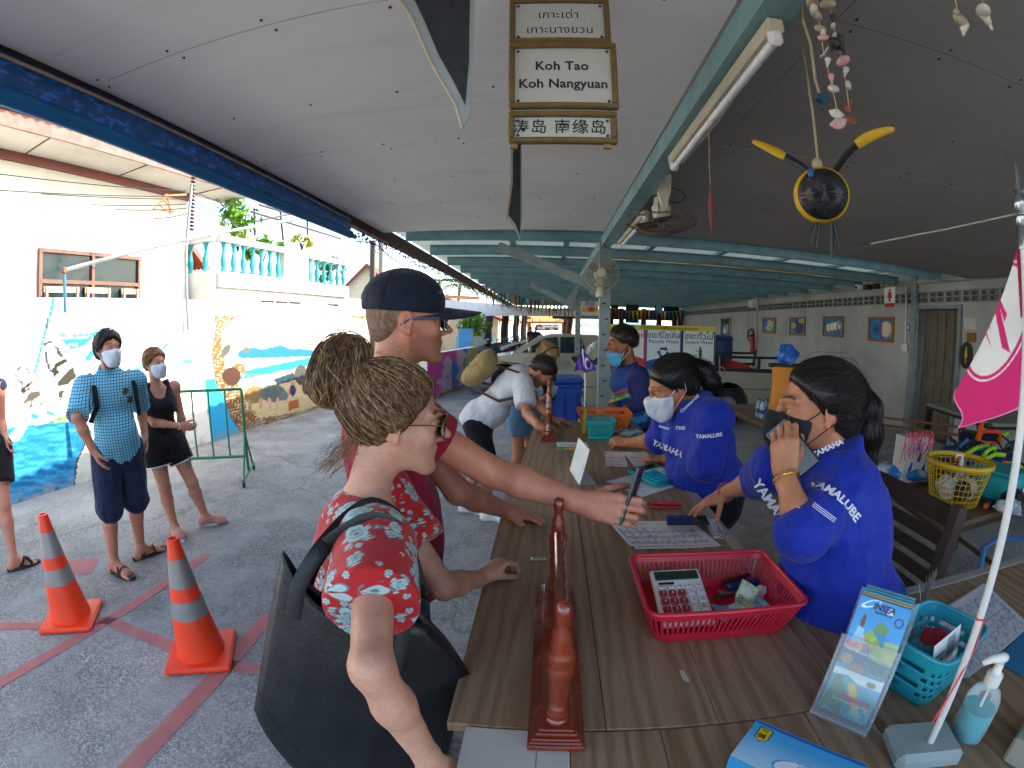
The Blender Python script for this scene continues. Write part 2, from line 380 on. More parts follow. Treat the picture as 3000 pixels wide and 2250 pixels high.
# mural wall along the street
WA=AZ(280,1400,0);WB=AZ(1000,1178,0);we=unit(WB-WA);wn_=unit(np.cross(we,(0,0,1)))
WH=2.13
def WP(s,z,off=0.):return WA+we*s+wn_*off+V3(0,0,z)
def APW(px,py,off=0.):return APL(px,py,WA+wn_*off,wn_)
def ws(px,py,off=0.):return float(np.dot(APW(px,py,off)-WA,we))
S0,S1=-5.0,ws(1088,1150)
def mural_colors(P):
 q=project(P.reshape(-1,3)).reshape(*P.shape[:2],2);X,Y=q[...,0],q[...,1]
 p=Paint(X,Y,'e9e6df')
 z4=lambda L:[(x/2.212,750+y/2.212)for x,y in L]
 c6=lambda L:[(x/4.424,850+y/4.424)for x,y in L]
 st=fbm(X/9,Y/70,3,3);p.mix(((st>.58)&(X<175)&(Y>872)&(Y<1110))*.55,'7c7f88')
 st2=fbm(X/5,Y/45,3,9);p.mix(((st2>.6)&(X<150)&(Y>950)&(Y<1190))*.5,'5f6b7c')
 st3=fbm(X/4.5,Y/60,3,5);up=np.clip((Y-872)/110,0,1)
 reg=(X>150)&(X<395-(Y-872)*.5)&(Y<988)
 p.mix(((st3>.66-.26*up**2)&reg)*.85,'1f93c4');p.mix(((fbm(X/4,Y/30,3,14)>.62)&reg)*.4,'8fa0aa')
 p.poly(c6([(740,560),(900,590),(1260,540),(1270,600),(800,640)]),'1ba3c6',.8)
 p.poly(c6([(790,650),(1250,590),(1500,560),(1420,800),(1250,900),(1100,930),(1050,760),(900,765)]),'129ccc')
 p.mix(((fbm(X/30,Y/4,3,4)>.55)&(X>200)&(X<330)&(Y>985)&(Y<1080))*.55,'dfeaf0')
 p.poly(c6([(860,800),(1060,740),(1180,640),(1560,280),(1820,130),(1640,470),(1250,640),(1120,860),(1000,960),(900,930)]),'e9e6df')
 p.mix(((fbm(X/4,Y/40,3,21)>.6)&(X>355)&(X<410)&(Y>890)&(Y<970))*.6,'6fb4cf')
 p.line(c6([(1840,130),(1800,250),(1730,370),(1650,450),(1640,520),(1660,600)]),7,'77746e')
 p.line(c6([(700,110),(600,480),(470,990),(440,1090)]),8.5,'0b7f9e')
 hair='2d323d'
 p.poly(c6([(560,760),(580,680),(650,650),(720,690),(780,780),(840,870),(800,885),(740,830),(700,740),(640,700),(610,780),(620,900),(690,1090),(640,1060),(590,950)]),hair)
 p.ell((660/4.424,850+775/4.424),(13,20),'e8ded2',-.3)
 p.poly(c6([(690,960),(850,880),(890,920),(740,1010),(780,1070),(680,1150)]),'24231c')
 p.poly(c6([(860,1060),(960,980),(990,1130),(880,1220),(760,1260),(720,1210)]),'33332a')
 p.poly(c6([(740,1330),(850,1270),(800,1410),(770,1410)]),'3a352e')
 p.poly(c6([(930,940),(1000,980),(1040,1090),(980,1100)]),'8d9299',.7)
 p.poly(c6([(205,1090),(235,990),(290,975),(360,1005),(400,1060),(375,1125),(345,1070),(300,1010),(245,1030),(220,1110),(300,1180),(310,1260),(270,1345),(275,1230),(220,1180)]),hair)
 p.ell((290/4.424,850+1090/4.424),(15,19),'e8ded2')
 p.poly(c6([(310,1250),(430,1160),(440,1190),(330,1285),(470,1210),(300,1350),(270,1340)]),'23231e')
 p.poly(c6([(410,1170),(440,1160),(435,1220),(415,1225)]),'8fb04a')
 p.poly(c6([(400,1310),(530,1310),(520,1370),(430,1430),(240,1500),(330,1410)]),'4a443e')
 p.poly(c6([(410,1430),(440,1520),(370,1530)]),'c43a22')
 wv=fbm(X/30,Y/7,4,2);bl=z4([(-800,1095),(45,1095),(200,1095),(480,1065),(600,1130),(560,1215),(505,1330),(480,1490),(40,1640),(-800,1760)])
 p.poly(bl,'0c6fa6');msk=Paint(X,Y,'000000').poly(bl,'ffffff').c[...,0]>.5
 p.mix(msk*np.clip((wv-.45)*3,0,.65),'3fa0cc');p.mix(msk*np.clip((.42-wv)*4,0,.5),'064a78')
 p.poly(z4([(-300,1010),(20,1005),(470,915),(900,830),(900,900),(480,1060),(200,1095),(40,1110),(-300,1130)]),'efede6')
 p.poly(z4([(300,1085),(490,1015),(900,860),(905,905),(480,1065)]),'d9c22a');p.line(z4([(320,1080),(480,1020),(905,870)]),7,'2aa05a')
 p.ell((225/2.212,750+1040/2.212),(14,8),'0f7fc0',.3);p.ell((325/2.212,750+1020/2.212),(14,7),'0f7fc0',.3)
 p.poly(z4([(140,1010),(195,985),(170,1120),(120,1190),(60,1215),(45,1190),(120,1100)]),'f2efe8')
 p.line(z4([(-100,1040),(20,1008),(470,920),(900,835),(1290,775)]),4.5,'5a3a26')
 p.line(z4([(880,740),(960,690),(1090,568)]),7,'18a890')
 p.line(z4([(560,1200),(500,1330),(480,1490)]),5,'2c2b28');p.poly(z4([(565,1215),(510,1335),(488,1490),(640,1430),(640,1200)]),'c9cbc6')
 p.poly(z4([(1325,800),(1390,790),(1460,900),(1520,1060),(1560,1140),(1540,1175),(1368,1218)]),'2aa2d4')
 outer=z4([(1390,370),(1500,352),(1700,322),(1950,330),(2212,345),(2420,380),(2420,960),(2150,990),(1800,1090),(1640,1130),(1560,1140),(1500,1050),(1440,880),(1400,830),(1370,640),(1395,480)])
 inner=z4([(1480,430),(1560,385),(1700,375),(1900,385),(2200,385),(2390,420),(2390,930),(2140,945),(1950,1005),(1800,1035),(1690,1050),(1600,1000),(1575,880),(1535,830),(1590,740),(1580,690),(1490,705),(1435,600),(1440,500)])
 p.poly(outer,'8f6236');bx,by=X/17,(Y+X*.25)/8.5
 row=np.floor(by);fx=(bx+.5*(row%2))%1;fy=by%1
 om=Paint(X,Y,'000000').poly(outer,'ffffff').c[...,0]>.5
 p.mix((om&((fx<.1)|(fy<.16)))*.8,'d8cdb8');p.mix(om*np.clip((fbm(X/6,Y/6,3,7)-.45)*2.5,0,.7),'5a3a1e')
 p.mix((om&(Y<925))*.45,'d9d3c6')
 p.poly(inner,'efeeea');im=Paint(X,Y,'000000').poly(inner,'ffffff').c[...,0]>.5
 def ip(pts,col,a=1.):
  mk=(Paint(X,Y,'000000').poly(z4(pts),'ffffff').c[...,0]>.5)&im;p.mix(mk*a,col);return mk
 ip([(1500,640),(1570,605),(1640,590),(1700,605),(1760,590),(1820,575),(1880,600),(1960,600),(2100,620),(2400,600),(2400,660),(1580,668)],'1c6fae')
 ip([(1500,668),(2400,640),(2400,670),(1560,735)],'d7e9ee');ip([(1500,690),(1600,740),(2020,655),(2400,640),(2400,690),(1600,790),(1540,810)],'1fa0c6')
 ip([(1520,815),(1700,770),(2050,700),(2400,690),(2400,1100),(1500,1100)],'d2bf92');p.mix(im*(Y>1095)*np.clip((fbm(X/8,Y/4,3,8)-.5)*2,0,.5),'b39a62')
 E=lambda x,y,a,b_,c_,r=0.:p.ell((x/2.212,750+y/2.212),(a/2.212,b_/2.212),c_,r)
 E(1650,900,68,55,'8a7048',-.3);p.line(z4([(1620,940),(1620,1000),(1650,1015)]),9,'9a8a68');p.line(z4([(1690,930),(1690,980)]),9,'c09a80')
 E(1770,890,85,58,'5f6f70',.05);E(1835,905,35,32,'66787a');p.line(z4([(1745,930),(1755,1000)]),9,'d0a898');p.line(z4([(1800,930),(1795,975)]),8,'d0a898')
 for k in range(7):p.line(z4([(1715+17*k,848+abs(k-3)*4),(1708+17*k,910)]),1.8,'39494a')
 ip([(1770,800),(1900,755),(1925,800),(1800,835)],'20404e');E(1950,770,42,66,'4a4a4c');E(1985,840,30,60,'55504c');E(2060,870,60,40,'6a6258')
 E(1897,870,20,38,'28387a');E(1897,825,12,14,'b98a68');E(1880,880,7,18,'c43030');ip([(1870,945),(1935,925),(1940,980),(1870,1005)],'b0623a')
 E(1500,640,40,90,'e4e2dd',.3);E(1465,610,24,46,'54524f',.6);E(1600,610,24,22,'605c58');E(1500,780,60,60,'4a2e22',.5)
 p.line(outer+outer[:1],2.2,'3a2c20',.8)
 p.poly(z4([(1172,655),(1248,652),(1246,705),(1174,708)]),'eef4f6');p.poly(z4([(1178,672),(1244,668),(1242,700),(1180,702)]),'4f9fc8')
 zz=P[...,2];p.mix(np.clip((.16-zz)/.16,0,1)*np.clip(fbm(X/12,Y/12,3,1)*1.6-.4,0,.8),'8b8d88')
 return p.c
ns,nz=560,130
S,Z=np.meshgrid(np.linspace(S0,S1,ns),np.linspace(0,WH,nz),indexing='ij')
G=WA+S[...,None]*we+Z[...,None]*V3(0,0,1)
mw=thing('mural_wall','long painted street wall with kayak waterfall mural and brick framed beach scene','wall',WP(0,0))
k=MB();k.grid(G);k.build('painted_face',VC('mural_paint',.75,.15,30,.25),mw,col=mural_colors(G).reshape(-1,3))
k=MB();k.box((WP(S0,WH/2)+WP(S1,WH/2))/2-wn_*.083,(.16,S1-S0,WH),frame(we));k.build('core',M('wall_render','d9d6cf',.85,bmp=.2),mw)
# white house behind the mural wall
WHT=M('white_house_paint','d2cfc7',.8,var=.1,scale=1.5,bmp=.15,dirt=.35)
BRN=M('red_brown_paint','7d4640',.65,var=.2,scale=3,dirt=.4)
OFF=-2.0
def HP(px,py,off=OFF):return APW(px,py,off)
hs=thing('white_house','white house with shuttered window and corrugated roof above the mural wall','house',WP(1,0,OFF))
sL,sR=-8.,ws(545,700,OFF);zE=4.62
k=MB();k.bar(WP(sL,zE/2,OFF-.12),WP(sR,zE/2,OFF-.12),.24,zE);k.build('wall',WHT,hs)
k=MB();k.bar(WP(sR-.12,zE/2,OFF-.24),WP(sR-.12,zE/2,OFF-5),.24,zE);k.build('wall',WHT,hs)
w0,w1=ws(116,735,OFF),ws(404,757,OFF);zt,zm,zb=2.99,2.53,2.0
fr=M('weathered_brown_window_wood','5c4034',.7,var=.25,scale=9);gl=M('dark_window_glass','16282c',.12,var=.3,scale=2,spec=.2)
win=MB()
for zz in(zt,zm):win.bar(WP(w0-.03,zz,OFF+.03),WP(w1+.03,zz,OFF+.03),.07,.06)
for s_ in(w0,(w0+w1)/2,w1):win.bar(WP(s_,zb,OFF+.033),WP(s_,zt,OFF+.033),.06,.06)
wo=win.build('window',fr,hs)
for a,b_ in((w0,(w0+w1)/2),((w0+w1)/2,w1)):
 k=MB();k.bar(WP(a+.04,(zt+zm)/2,OFF+.012),WP(b_-.04,(zt+zm)/2,OFF+.012),.012,zt-zm-.06);k.build('pane',gl,wo)
tan=M('pale_wooden_shutter','b79a7c',.6,var=.2,scale=8)
for i,(a,b_)in enumerate(((.03,.36),(.42,.68),(.80,.99))):
 a,b_=w0+(w1-w0)*a,w0+(w1-w0)*b_
 k=MB();k.bar(WP(a,zm-.12,OFF+.05),WP(b_,zm-.12,OFF+.05),.04,.09)
 for s_ in(a+.04,b_-.04):k.bar(WP(s_,zb,OFF+.052),WP(s_,zm-.075,OFF+.052),.08,.035)
 sh=k.build('shutter',tan,wo);k=MB();k.bar(WP(a+.08,(zb+zm-.16)/2,OFF+.045),WP(b_-.08,(zb+zm-.16)/2,OFF+.045),.01,zm-zb-.16);k.build('pane',gl,sh)
k=MB();k.bar(WP(w0,zb-.12+.36,OFF+.006),WP(w1,zb-.12+.36,OFF+.006),.006,.9);k.build('pane',gl,wo)
for i in range(9):
 c=WP(w0+(w1-w0)*(.5+.055*i),2.14,OFF+.16)
 k=MB();k.lathe([(.03,0),(.045,.1),(.05,.11)],c,10);tag(k.build('clay_pot',M('terracotta','a4582c',.8),None),'tiny terracotta pot lined up below the white house window','pot','clay pots below the house window')
zEave=4.36;offE=OFF+.95;es0,es1=-8.,ws(745,600,offE)
k=MB();k.bar(WP(es0,zEave+.02,(OFF+offE)/2),WP(es1,zEave+.02,(OFF+offE)/2),.95,.03);k.build('soffit',WHT,hs)
for i in range(7):
 s_=es0+(es1-es0)*(i+.5)/7;k=MB();k.bar(WP(s_,zEave-.002,OFF+.02),WP(s_,zEave-.002,offE-.06),.018,.012);k.build('soffit_joint',fr,hs)
k=MB();k.bar(WP(es0,zEave+.08,offE),WP(es1,zEave+.08,offE),.035,.2);k.build('fascia',BRN,hs)
k=MB();k.bar(WP(es0,zEave-.06,OFF+.03),WP(sR,zEave-.06,OFF+.03),.05,.15);k.build('wall_trim',BRN,hs)
ss=np.linspace(es0,es1,560);wave=.045*np.abs(((ss/.177)%1)*2-1)
rows=[]
for off_,dz in((offE+.1,.2),(OFF-1,.75),(OFF-4.5,1.9)):rows.append(np.stack([WP(s_,zEave+dz+w_,off_)for s_,w_ in zip(ss,wave)]))
k=MB();k.grid(np.stack(rows));k.build('roof',M('old_fibre_cement_sheet','9a9896',.85,var=.3,scale=4,dirt=.5),hs,solid=.014)
bc=thing('balcony','white stained balcony with turquoise turned balusters','balcony',WP(ws(660,800,-1.3),0,-1.3))
OB=-1.3;b0,b1=ws(648,800,OB),ws(1022,800,OB)
STN=M('stained_white_concrete','d6d3cb',.85,var=.12,scale=2.2,bmp=.3,dirt=.55)
zs,zr=float(HP(665,795,OB)[2]),float(HP(665,700,OB)[2])
zsR,zrR=float(HP(1022,858,OB)[2]),float(HP(1022,770,OB)[2])
k=MB();k.bar(WP(b0,zs-.16,OB-.6),WP(b1,zs-.16,OB-.6),1.2,.3);k.build('slab',STN,bc)
k=MB();k.bar(WP(b0-.03,zr,OB-.08),WP(b1+.03,zr,OB-.08),.22,.12);k.build('top_rail',STN,bc)
k=MB();k.bar(WP(b0-.1,zr,OB-.1),WP(b0-.1,zr+.02,OB-2.2),.2,.12);k.build('top_rail',STN,bc)
TEAL=M('turquoise_paint','159aa6',.6,var=.15,scale=6,dirt=.1)
prof=[(.075,0),(.075,.05),(.04,.07),(.05,.1),(.075,.2),(.07,.27),(.04,.4),(.032,.47),(.05,.5),(.035,.52),(.055,.56),(.07,.6),(.07,.64)]
hb=zr-.06-zs;prof=[(r*.85,z*hb/.64)for r,z in prof]
ps0,ps1=ws(835,760,OB),ws(905,770,OB)
k=MB();k.bar(WP(ps0,(zs+zr-.06)/2,OB-.09),WP(ps1,(zs+zr-.06)/2,OB-.09),.16,hb);k.build('panel',STN,bc)
def balusters(sa,sb,n):
 for i in range(n):
  k=MB();k.lathe(prof,WP(sa+(sb-sa)*(i+.5)/n,zs,OB-.09),12);k.build('baluster',TEAL,bc,smooth=True)
balusters(b0,ps0,7);balusters(ps1,b1,6)
for i in range(4):
 k=MB();k.lathe(prof,WP(b0-.1,zs,OB-.35-.45*i),12);k.build('baluster',TEAL,bc,smooth=True)
k=MB();k.bar(WP(b0,zs/2-.16,OB-.2),WP(b1+1.5,zs/2-.16,OB-.2),.2,zs-.31);k.build('wall',WHT,bc)
k=MB();k.bar(WP(b0-.1,zs/2,OB-.12),WP(b0-.1,zs/2,OB-1.6),.2,zs);k.build('wall',STN,bc)
for a,b_ in((775,812),(818,852),(857,890),(968,1000)):
 k=MB();k.bar(WP(ws(a,878,OB),2.24,OB-.1+.002),WP(ws(b_,878,OB),2.24,OB-.1+.002),.02,.12);k.build('vent_slot',M('dark_slot','1d1b1a',.8),bc)
lb=thing('louvred_block','pale weatherboarded shed beside the balcony end','shed',WP(b1+.4,0,OB-1))
for i in range(14):
 k=MB();k.bar(WP(b1-.1,.4+.3*i,OB-1.2),WP(b1+1.6,.4+.3*i,OB-1.2),.05,.29,bev=.01);k.build('board',M('pale_grey_board','c3c6c6',.7,var=.08),lb)
def gable(label,cat,c,e,w,h,rise,dep,wallm,roofm,ov=.4):
 o=thing('gable_house',label,cat,c);e=unit(e);n_=unit(np.cross((0,0,1),e));c=np.asarray(c,float)
 A_,B_,T_=c-e*w/2,c+e*w/2,c+V3(0,0,h+rise)
 k=MB();k.prism([A_,B_,B_+V3(0,0,h),T_,A_+V3(0,0,h)],n_*dep);k.build('wall',wallm,o)
 for sg,Q in((-1,A_),(1,B_)):
  lo=Q+V3(0,0,h)+e*sg*ov-V3(0,0,rise*ov/(w/2));nr=26
  us=np.linspace(0,1,nr*4);G_=[]
  for t in(0,1):
   base=lerp(lo,T_,t)-n_*.35;G_.append(np.stack([base+n_*(dep+.7)*u+V3(0,0,.06+.035*math.sin(u*nr*2*PI))for u in us]))
  k=MB();k.grid(np.stack(G_));k.build('roof',roofm,o,solid=.03)
  k=MB();k.bar(lo-n_*.37,T_-n_*.37,.05,.16);k.build('barge_board',BRN,o)
 return o
TILE=M('terracotta_roof_tile','a8482e',.8,var=.3,scale=5,bmp=.3);ORW=M('orange_house_wall','d08a54',.8,var=.15)
gable('orange gabled house behind the balcony plants','house',WP(b0+2.4,1.6,OB-5.5),we,3.4,2.4,1.5,4,ORW,TILE)
gable('narrow house with red striped roof beyond the mural wall','house',V3(float(AY(1078,900,30)[0]),30,0),(1,.1,0),3.4,4.2,1.6,3,M('cream_wall','d9c9a8',.8),TILE)
# pavilion: boarded ceiling, beam, metal roof, posts
ZC=2.65
def ceil_mat(name,c):
 m,nt,b=newmat(name);vec=coords(nt)
 cc=mixc(nt,ramp(nt,noise(nt,vec,1.3,6,.6),[(.35,0.),(.7,.35)]),c,tuple(x*.72 for x in c))
 st=coords(nt,scale=(1,14,1));cc=mixc(nt,ramp(nt,noise(nt,st,.9,4),[(.55,0.),(.75,.22)]),cc,tuple(x*.6 for x in c))
 nt.links.new(cc,b.inputs['Base Color']);b.inputs['Roughness'].default_value=.85;b.inputs['Specular IOR Level'].default_value=.15
 bump(nt,b,noise(nt,vec,40,3),.12,.004);return m
CB=ceil_mat('fibre_cement_ceiling_board',(.80,.795,.78));CBD=ceil_mat('painted_shade_ceiling_board',(.36,.34,.31))  # boards right of the beam: weaker daylight painted in as a darker colour
ce=bpy.data.objects.new('ceiling',None);COL.objects.link(ce);tag(ce,kind='structure')
def far_edge(x):return 4.74+(x+1.7)*.055 if x<.6 else 4.87+(x-.6)*.155
def board(x0,x1,y0,y1,clip=False):
 z=ZC+random.uniform(0,.003);g_=.0035
 ya,yb=(y1,y1)if not clip else(far_edge(x0),far_edge(x1))
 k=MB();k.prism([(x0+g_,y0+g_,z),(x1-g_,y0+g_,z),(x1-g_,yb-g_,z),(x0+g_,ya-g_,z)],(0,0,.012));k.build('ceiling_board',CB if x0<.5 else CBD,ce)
ys=[-1.2,0,1.2,2.4,3.6]
SCREW=M('rusty_screw_head','3a2a22',.7)
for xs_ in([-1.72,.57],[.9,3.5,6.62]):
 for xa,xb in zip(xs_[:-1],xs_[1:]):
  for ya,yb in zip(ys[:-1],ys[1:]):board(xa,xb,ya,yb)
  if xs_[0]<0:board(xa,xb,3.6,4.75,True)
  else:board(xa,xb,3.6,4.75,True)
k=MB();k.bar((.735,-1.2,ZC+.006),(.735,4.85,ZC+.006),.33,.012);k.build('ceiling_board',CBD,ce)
k=MB();k.box((2.45,1.85,ZC+.2),(8.6,6.1,.06));k.build('roof_deck',M('dark_roof_space','3c3a38',.9),ce)
k=MB()
for xs_ in((-1.72,.57),(.9,3.5),(3.5,6.62)):
 for y_ in ys[1:]:
  for yy in(y_-.035,y_+.035):
   for xx in np.arange(xs_[0]+.06,xs_[1],.4):
    k.lathe([(.0055,0),(.0055,.004)],(xx+random.uniform(-.02,.02),yy,ZC-.0035),6)
  for xx in np.arange(xs_[0]+.3,xs_[1],.4):k.lathe([(.005,0),(.005,.004)],(xx,y_+.6+random.uniform(-.03,.03),ZC-.0035),6)
so=k.build('screw_heads',SCREW,ce);so['kind']='stuff'
GALV=M('galvanised_blue_steel','7fa4a8',.5,.35,var=.22,scale=5,dirt=.25);GAL2=M('dull_galvanised_steel','8a9698',.55,.5,var=.25,scale=7,dirt=.35)
bm_=thing('roof_beam','long blue grey steel beam under the ceiling carrying lamps and a fan','beam',(.62,2,ZC))
k=MB();k.box((.615,4.4,ZC-.06),(.075,11.2,.118));k.build('web',GALV,bm_)
k=MB();k.box((.615,4.4,ZC-.1215),(.11,11.2,.006));k.build('flange',GALV,bm_)
rf=bpy.data.objects.new('metal_roof',None);COL.objects.link(rf);tag(rf,kind='structure')
sk=.14
yy=np.arange(4.4,25.5,.0475);zz=2.90+.028*(np.clip(np.abs(((yy/.19)%1)*2-1)*2.2-.6,0,1))
G=np.stack([np.stack([np.full(len(yy),x_),yy+sk*x_,zz+dz],1)for x_,dz in((-1.95,-.03),(2.4,0),(6.9,0))])
def sheet_mat():
 m,nt,b=newmat('aged_zinc_roof_sheet');vec=coords(nt)
 cc=ramp(nt,noise(nt,vec,1.8,6),[(.35,(.46,.52,.52)),(.65,(.66,.70,.69))]);nt.links.new(cc,b.inputs['Base Color'])
 b.inputs['Roughness'].default_value=.5;tl=N(nt,'ShaderNodeBsdfTranslucent');tl.inputs[0].default_value=(.62,.78,.8,1);mx=N(nt,'ShaderNodeMixShader');mx.inputs[0].default_value=.05;nt.links.new(b.outputs[0],mx.inputs[1]);nt.links.new(tl.outputs[0],mx.inputs[2]);nt.links.new(mx.outputs[0],nt.nodes['Material Output'].inputs[0]);return m
k=MB();k.grid(G);k.build('ribbed_sheet',sheet_mat(),rf)
for i in range(16):
 y_=5.6+1.16*i;k=MB()
 k.bar((-1.66,y_-1.66*sk,2.735),(6.6,y_+6.6*sk,2.735),.014,.13);k.bar((-1.66,y_-1.66*sk-.03,2.672),(6.6,y_+6.6*sk-.03,2.672),.07,.006);k.bar((-1.66,y_-1.66*sk-.03,2.803),(6.6,y_+6.6*sk-.03,2.803),.07,.006)
 k.build('purlin',GALV,rf)
for x_ in(-.5,.25,1.5,2.65,3.8,4.95,6.0):
 k=MB();k.bar((x_,4.9+sk*x_,2.845),(x_,24.5,2.845),.075,.05);k.build('rail',M('light_blue_zinc_channel','8fb6bc',.45,.3,var=.15),rf)
YEL=M('yellow_conduit','b98a1c',.5,var=.15)
for y_ in(6.7,15.):
 k=MB();k.tube([(.7,y_+.1,2.66),(3.5,y_+.5,2.655),(6.5,y_+.93,2.66)],.012,6);tag(k.build('conduit',YEL),'thin yellow conduit under the %s purlin'%('near' if y_<10 else 'far'),'conduit')
k=MB();k.tube([(6.55,5.6,2.66),(6.55,9,2.67),(6.55,24,2.68)],.014,6);tag(k.build('conduit',YEL),'yellow conduit running along the top of the grey wall','conduit')
WOODB=M('brown_eave_timber','5b3b2b',.75,var=.3,scale=6,dirt=.3)
ev=thing('eave_plate','brown timber eave plate with a torn shade net hanging along it','beam',(-1.75,5,2.55))
k=MB();k.bar((-1.78,-1.2,2.66),(-1.78,24,2.66),.07,.14);k.build('plate',WOODB,ev)
k=MB()
for i in range(5200):
 y_=random.uniform(4.05,21.5);z_=2.585-abs(random.gauss(0,.06))-.012;s_=random.uniform(.006,.02);a=random.uniform(0,PI)
 k.add([(-1.74+random.uniform(-.02,.02),y_+s_*math.cos(a),z_+s_*math.sin(a)),(-1.74,y_+s_*math.cos(a+2.1),z_+s_*math.sin(a+2.1)),(-1.74,y_+s_*math.cos(a+4.2),z_+s_*math.sin(a+4.2))],[(0,1,2)])
no=k.build('shade_net',M('brown_net','4a2f26',.9),ev);no['kind']='stuff'
k=MB();k.tube([(-1.72,4.0+.5*i,2.44+.06*math.sin(i*1.7))for i in range(30)],.006,5);tag(k.build('cable',M('black_cable','15161a',.5)),'black cable sagging along the brown eave','cable')
bl=thing('rolled_tarpaulin','rolled up blue printed tarpaulin blind hanging from the eave','blind',(-1.74,1.5,2.5))
def tarp_mat():
 m,nt,b=newmat('blue_printed_tarpaulin');vec=coords(nt,scale=(1,3.2,9))
 n1=noise(nt,vec,4,5,.7);cc=mixc(nt,ramp(nt,n1,[(.52,0.),(.58,1.)]),(.02,.10,.28),(.05,.2,.75));nt.links.new(cc,b.inputs['Base Color']);b.inputs['Roughness'].default_value=.4;return m
def tarp_plain():return M('blue_tarpaulin_roll','1068a4',.45,var=.2,scale=3)
yy=np.linspace(-1.2,3.88,60);prof_=[(-1.735,2.645),(-1.725,2.61),(-1.715,2.575),(-1.712,2.53),(-1.735,2.485)]
G=np.stack([np.stack([np.full(60,x_)+.006*np.sin(yy*5),yy,np.full(60,z_)],1)for x_,z_ in prof_])
k=MB();k.grid(G);k.build('sheet',tarp_mat(),bl,smooth=True,solid=.004)
k=MB();k.tube([(-1.745,y_,2.488+.004*math.sin(y_*2))for y_ in np.linspace(-1.2,3.95,24)],.036,14);k.build('roll',tarp_plain(),bl,smooth=True)
k=MB();k.tube([(-1.745,3.9,2.488),(-1.745,4.06,2.488)],.022,10);k.build('tube_end',M('grey_pipe','6e7a80',.5),bl)
k=MB();k.tube([(-1.70,y_,2.60+.008*math.sin(y_*.8))for y_ in np.linspace(-1.2,3.85,20)],.007,6);k.build('cord',M('beige_cord','a08d78',.8),bl)
def post(x_,y_,label,w=.12,h=2.62):
 o=thing('steel_post',label,'post',(x_,y_,0));k=MB();k.box((x_,y_+.05,h/2),(w,.008,h));k.box((x_-w/2+.004,y_,h/2),(.008,.1,h));k.box((x_+w/2-.004,y_,h/2),(.008,.1,h));k.build('channel',GAL2,o)
 for i in range(9):
  k=MB();k.box((x_+(.015 if i%2 else-.012),y_-.051,.9+.17*i),(.04,.004,.014));k.build('slot',M('dark_slot','1d1b1a',.8),o)
 k=MB();k.box((x_,y_-.046,h/2),(w-.017,.006,h));k.build('face_plate',GAL2,o)
 return o
post(.62,5.25,'slotted steel post behind the counter end with a wall fan on top')
P2=AY(1693,930,9.2);post(float(P2[0]),9.2,'thin steel post in front of the parked cars',.1)
def strut(p,q,label):
 o=thing('steel_strut',label,'strut',q);k=MB();k.bar(p,q,.07,.1);k.build('channel',GAL2,o)
 k=MB();k.box(lerp(p,q,.97),(.14,.02,.16));k.build('gusset',GAL2,o)
strut(AY(1460,722,5.22),(.56,5.22,2.08),'sloping steel strut running down to the post with the fan')
strut(AY(1554,833,9.15),AY(1680,898,9.15),'sloping steel strut meeting the thin post by the cars')
strut(AY(1700,828,9.1),AY(1672,880,9.1),'short raking brace at the top of the thin post')
# grey rendered wall on the right
XW=6.64
def render_mat():
 m,nt,b=newmat('grey_cement_render');vec=coords(nt)
 cc=ramp(nt,noise(nt,vec,1.1,7,.6),[(.33,(.33,.33,.31)),(.66,(.47,.465,.44))])
 cc=mixc(nt,ramp(nt,noise(nt,vec,5,6,.7),[(.58,0.),(.75,.35)]),cc,(.25,.245,.23))
 nt.links.new(cc,b.inputs['Base Color']);b.inputs['Roughness'].default_value=.9;bump(nt,b,noise(nt,vec,30,5),.3,.006);return m
CEM=render_mat()
gw=thing('grey_wall','grey cement rendered wall with a row of vent blocks and hung pictures','wall',(XW,9,0))
zb0,zb1,ztop=2.31,2.51,2.93
doors=[(6.02,7.12,2.27),(16.6,17.6,2.15)]
segs=[(-1.,6.02),(7.12,16.6),(17.6,25.)]
for a,b_ in segs:
 k=MB();k.box((XW+.1,(a+b_)/2,zb0/2),(.2,b_-a,zb0));k.build('wall_panel',CEM,gw)
for a,b_,h in doors:
 k=MB();k.box((XW+.1,(a+b_)/2,(h+zb0)/2),(.2,b_-a,zb0-h));k.build('lintel',CEM,gw)
k=MB();k.box((XW+.1,12,(zb1+ztop)/2),(.2,26,ztop-zb1));k.build('wall_top',CEM,gw)
k=MB();k.box((XW-.02,12,2.69),(.05,26,.1));k.build('steel_trim',GALV,gw)
k=MB();k.box((XW+.42,12,1.35),(.04,26,2.7));k.build('inner_wall',M('dark_inner_wall','4a463f',.9),gw)
BLK=M('vent_block_concrete','8d8d86',.9,var=.15,scale=8,bmp=.3)
vb=MB();bw,bh=.385,.19
for zc_ in(-.0875,0,.0875):vb.box((.06,0,zc_),(.12,bw,.02))
for yc_ in(-bw/2+.012,0,bw/2-.012):
 for zc_ in(-.04375,.04375):vb.box((.06,yc_,zc_),(.117,.024,.0675))
for yc_ in(-.09,.09):
 for zc_ in(-.04375,.04375):vb.box((.1,yc_,zc_+.02),(.03,.15,.022))
first=None
for i in range(50):
 y_=5.05+.4*i
 if first is None:first=vb.build('vent_block',BLK,gw);first.location=(XW-XW,y_-9,2.41);first.data.transform(Matrix.Translation((XW,9,0)));o=first
 else:o=first.copy();COL.objects.link(o);o.location=(0,y_-9,2.41)
k=MB();k.box((XW+.1,1.93,2.41),(.2,5.84,.2));k.build('wall_top',CEM,gw)
k=MB()
for y_ in np.arange(5.25,24.9,.4):k.box((XW+.06,y_,2.41),(.114,.012,.196))
k.build('mortar',CEM,gw)
def wallpos(px,py,off=.0):return AX(px,py,XW-off)
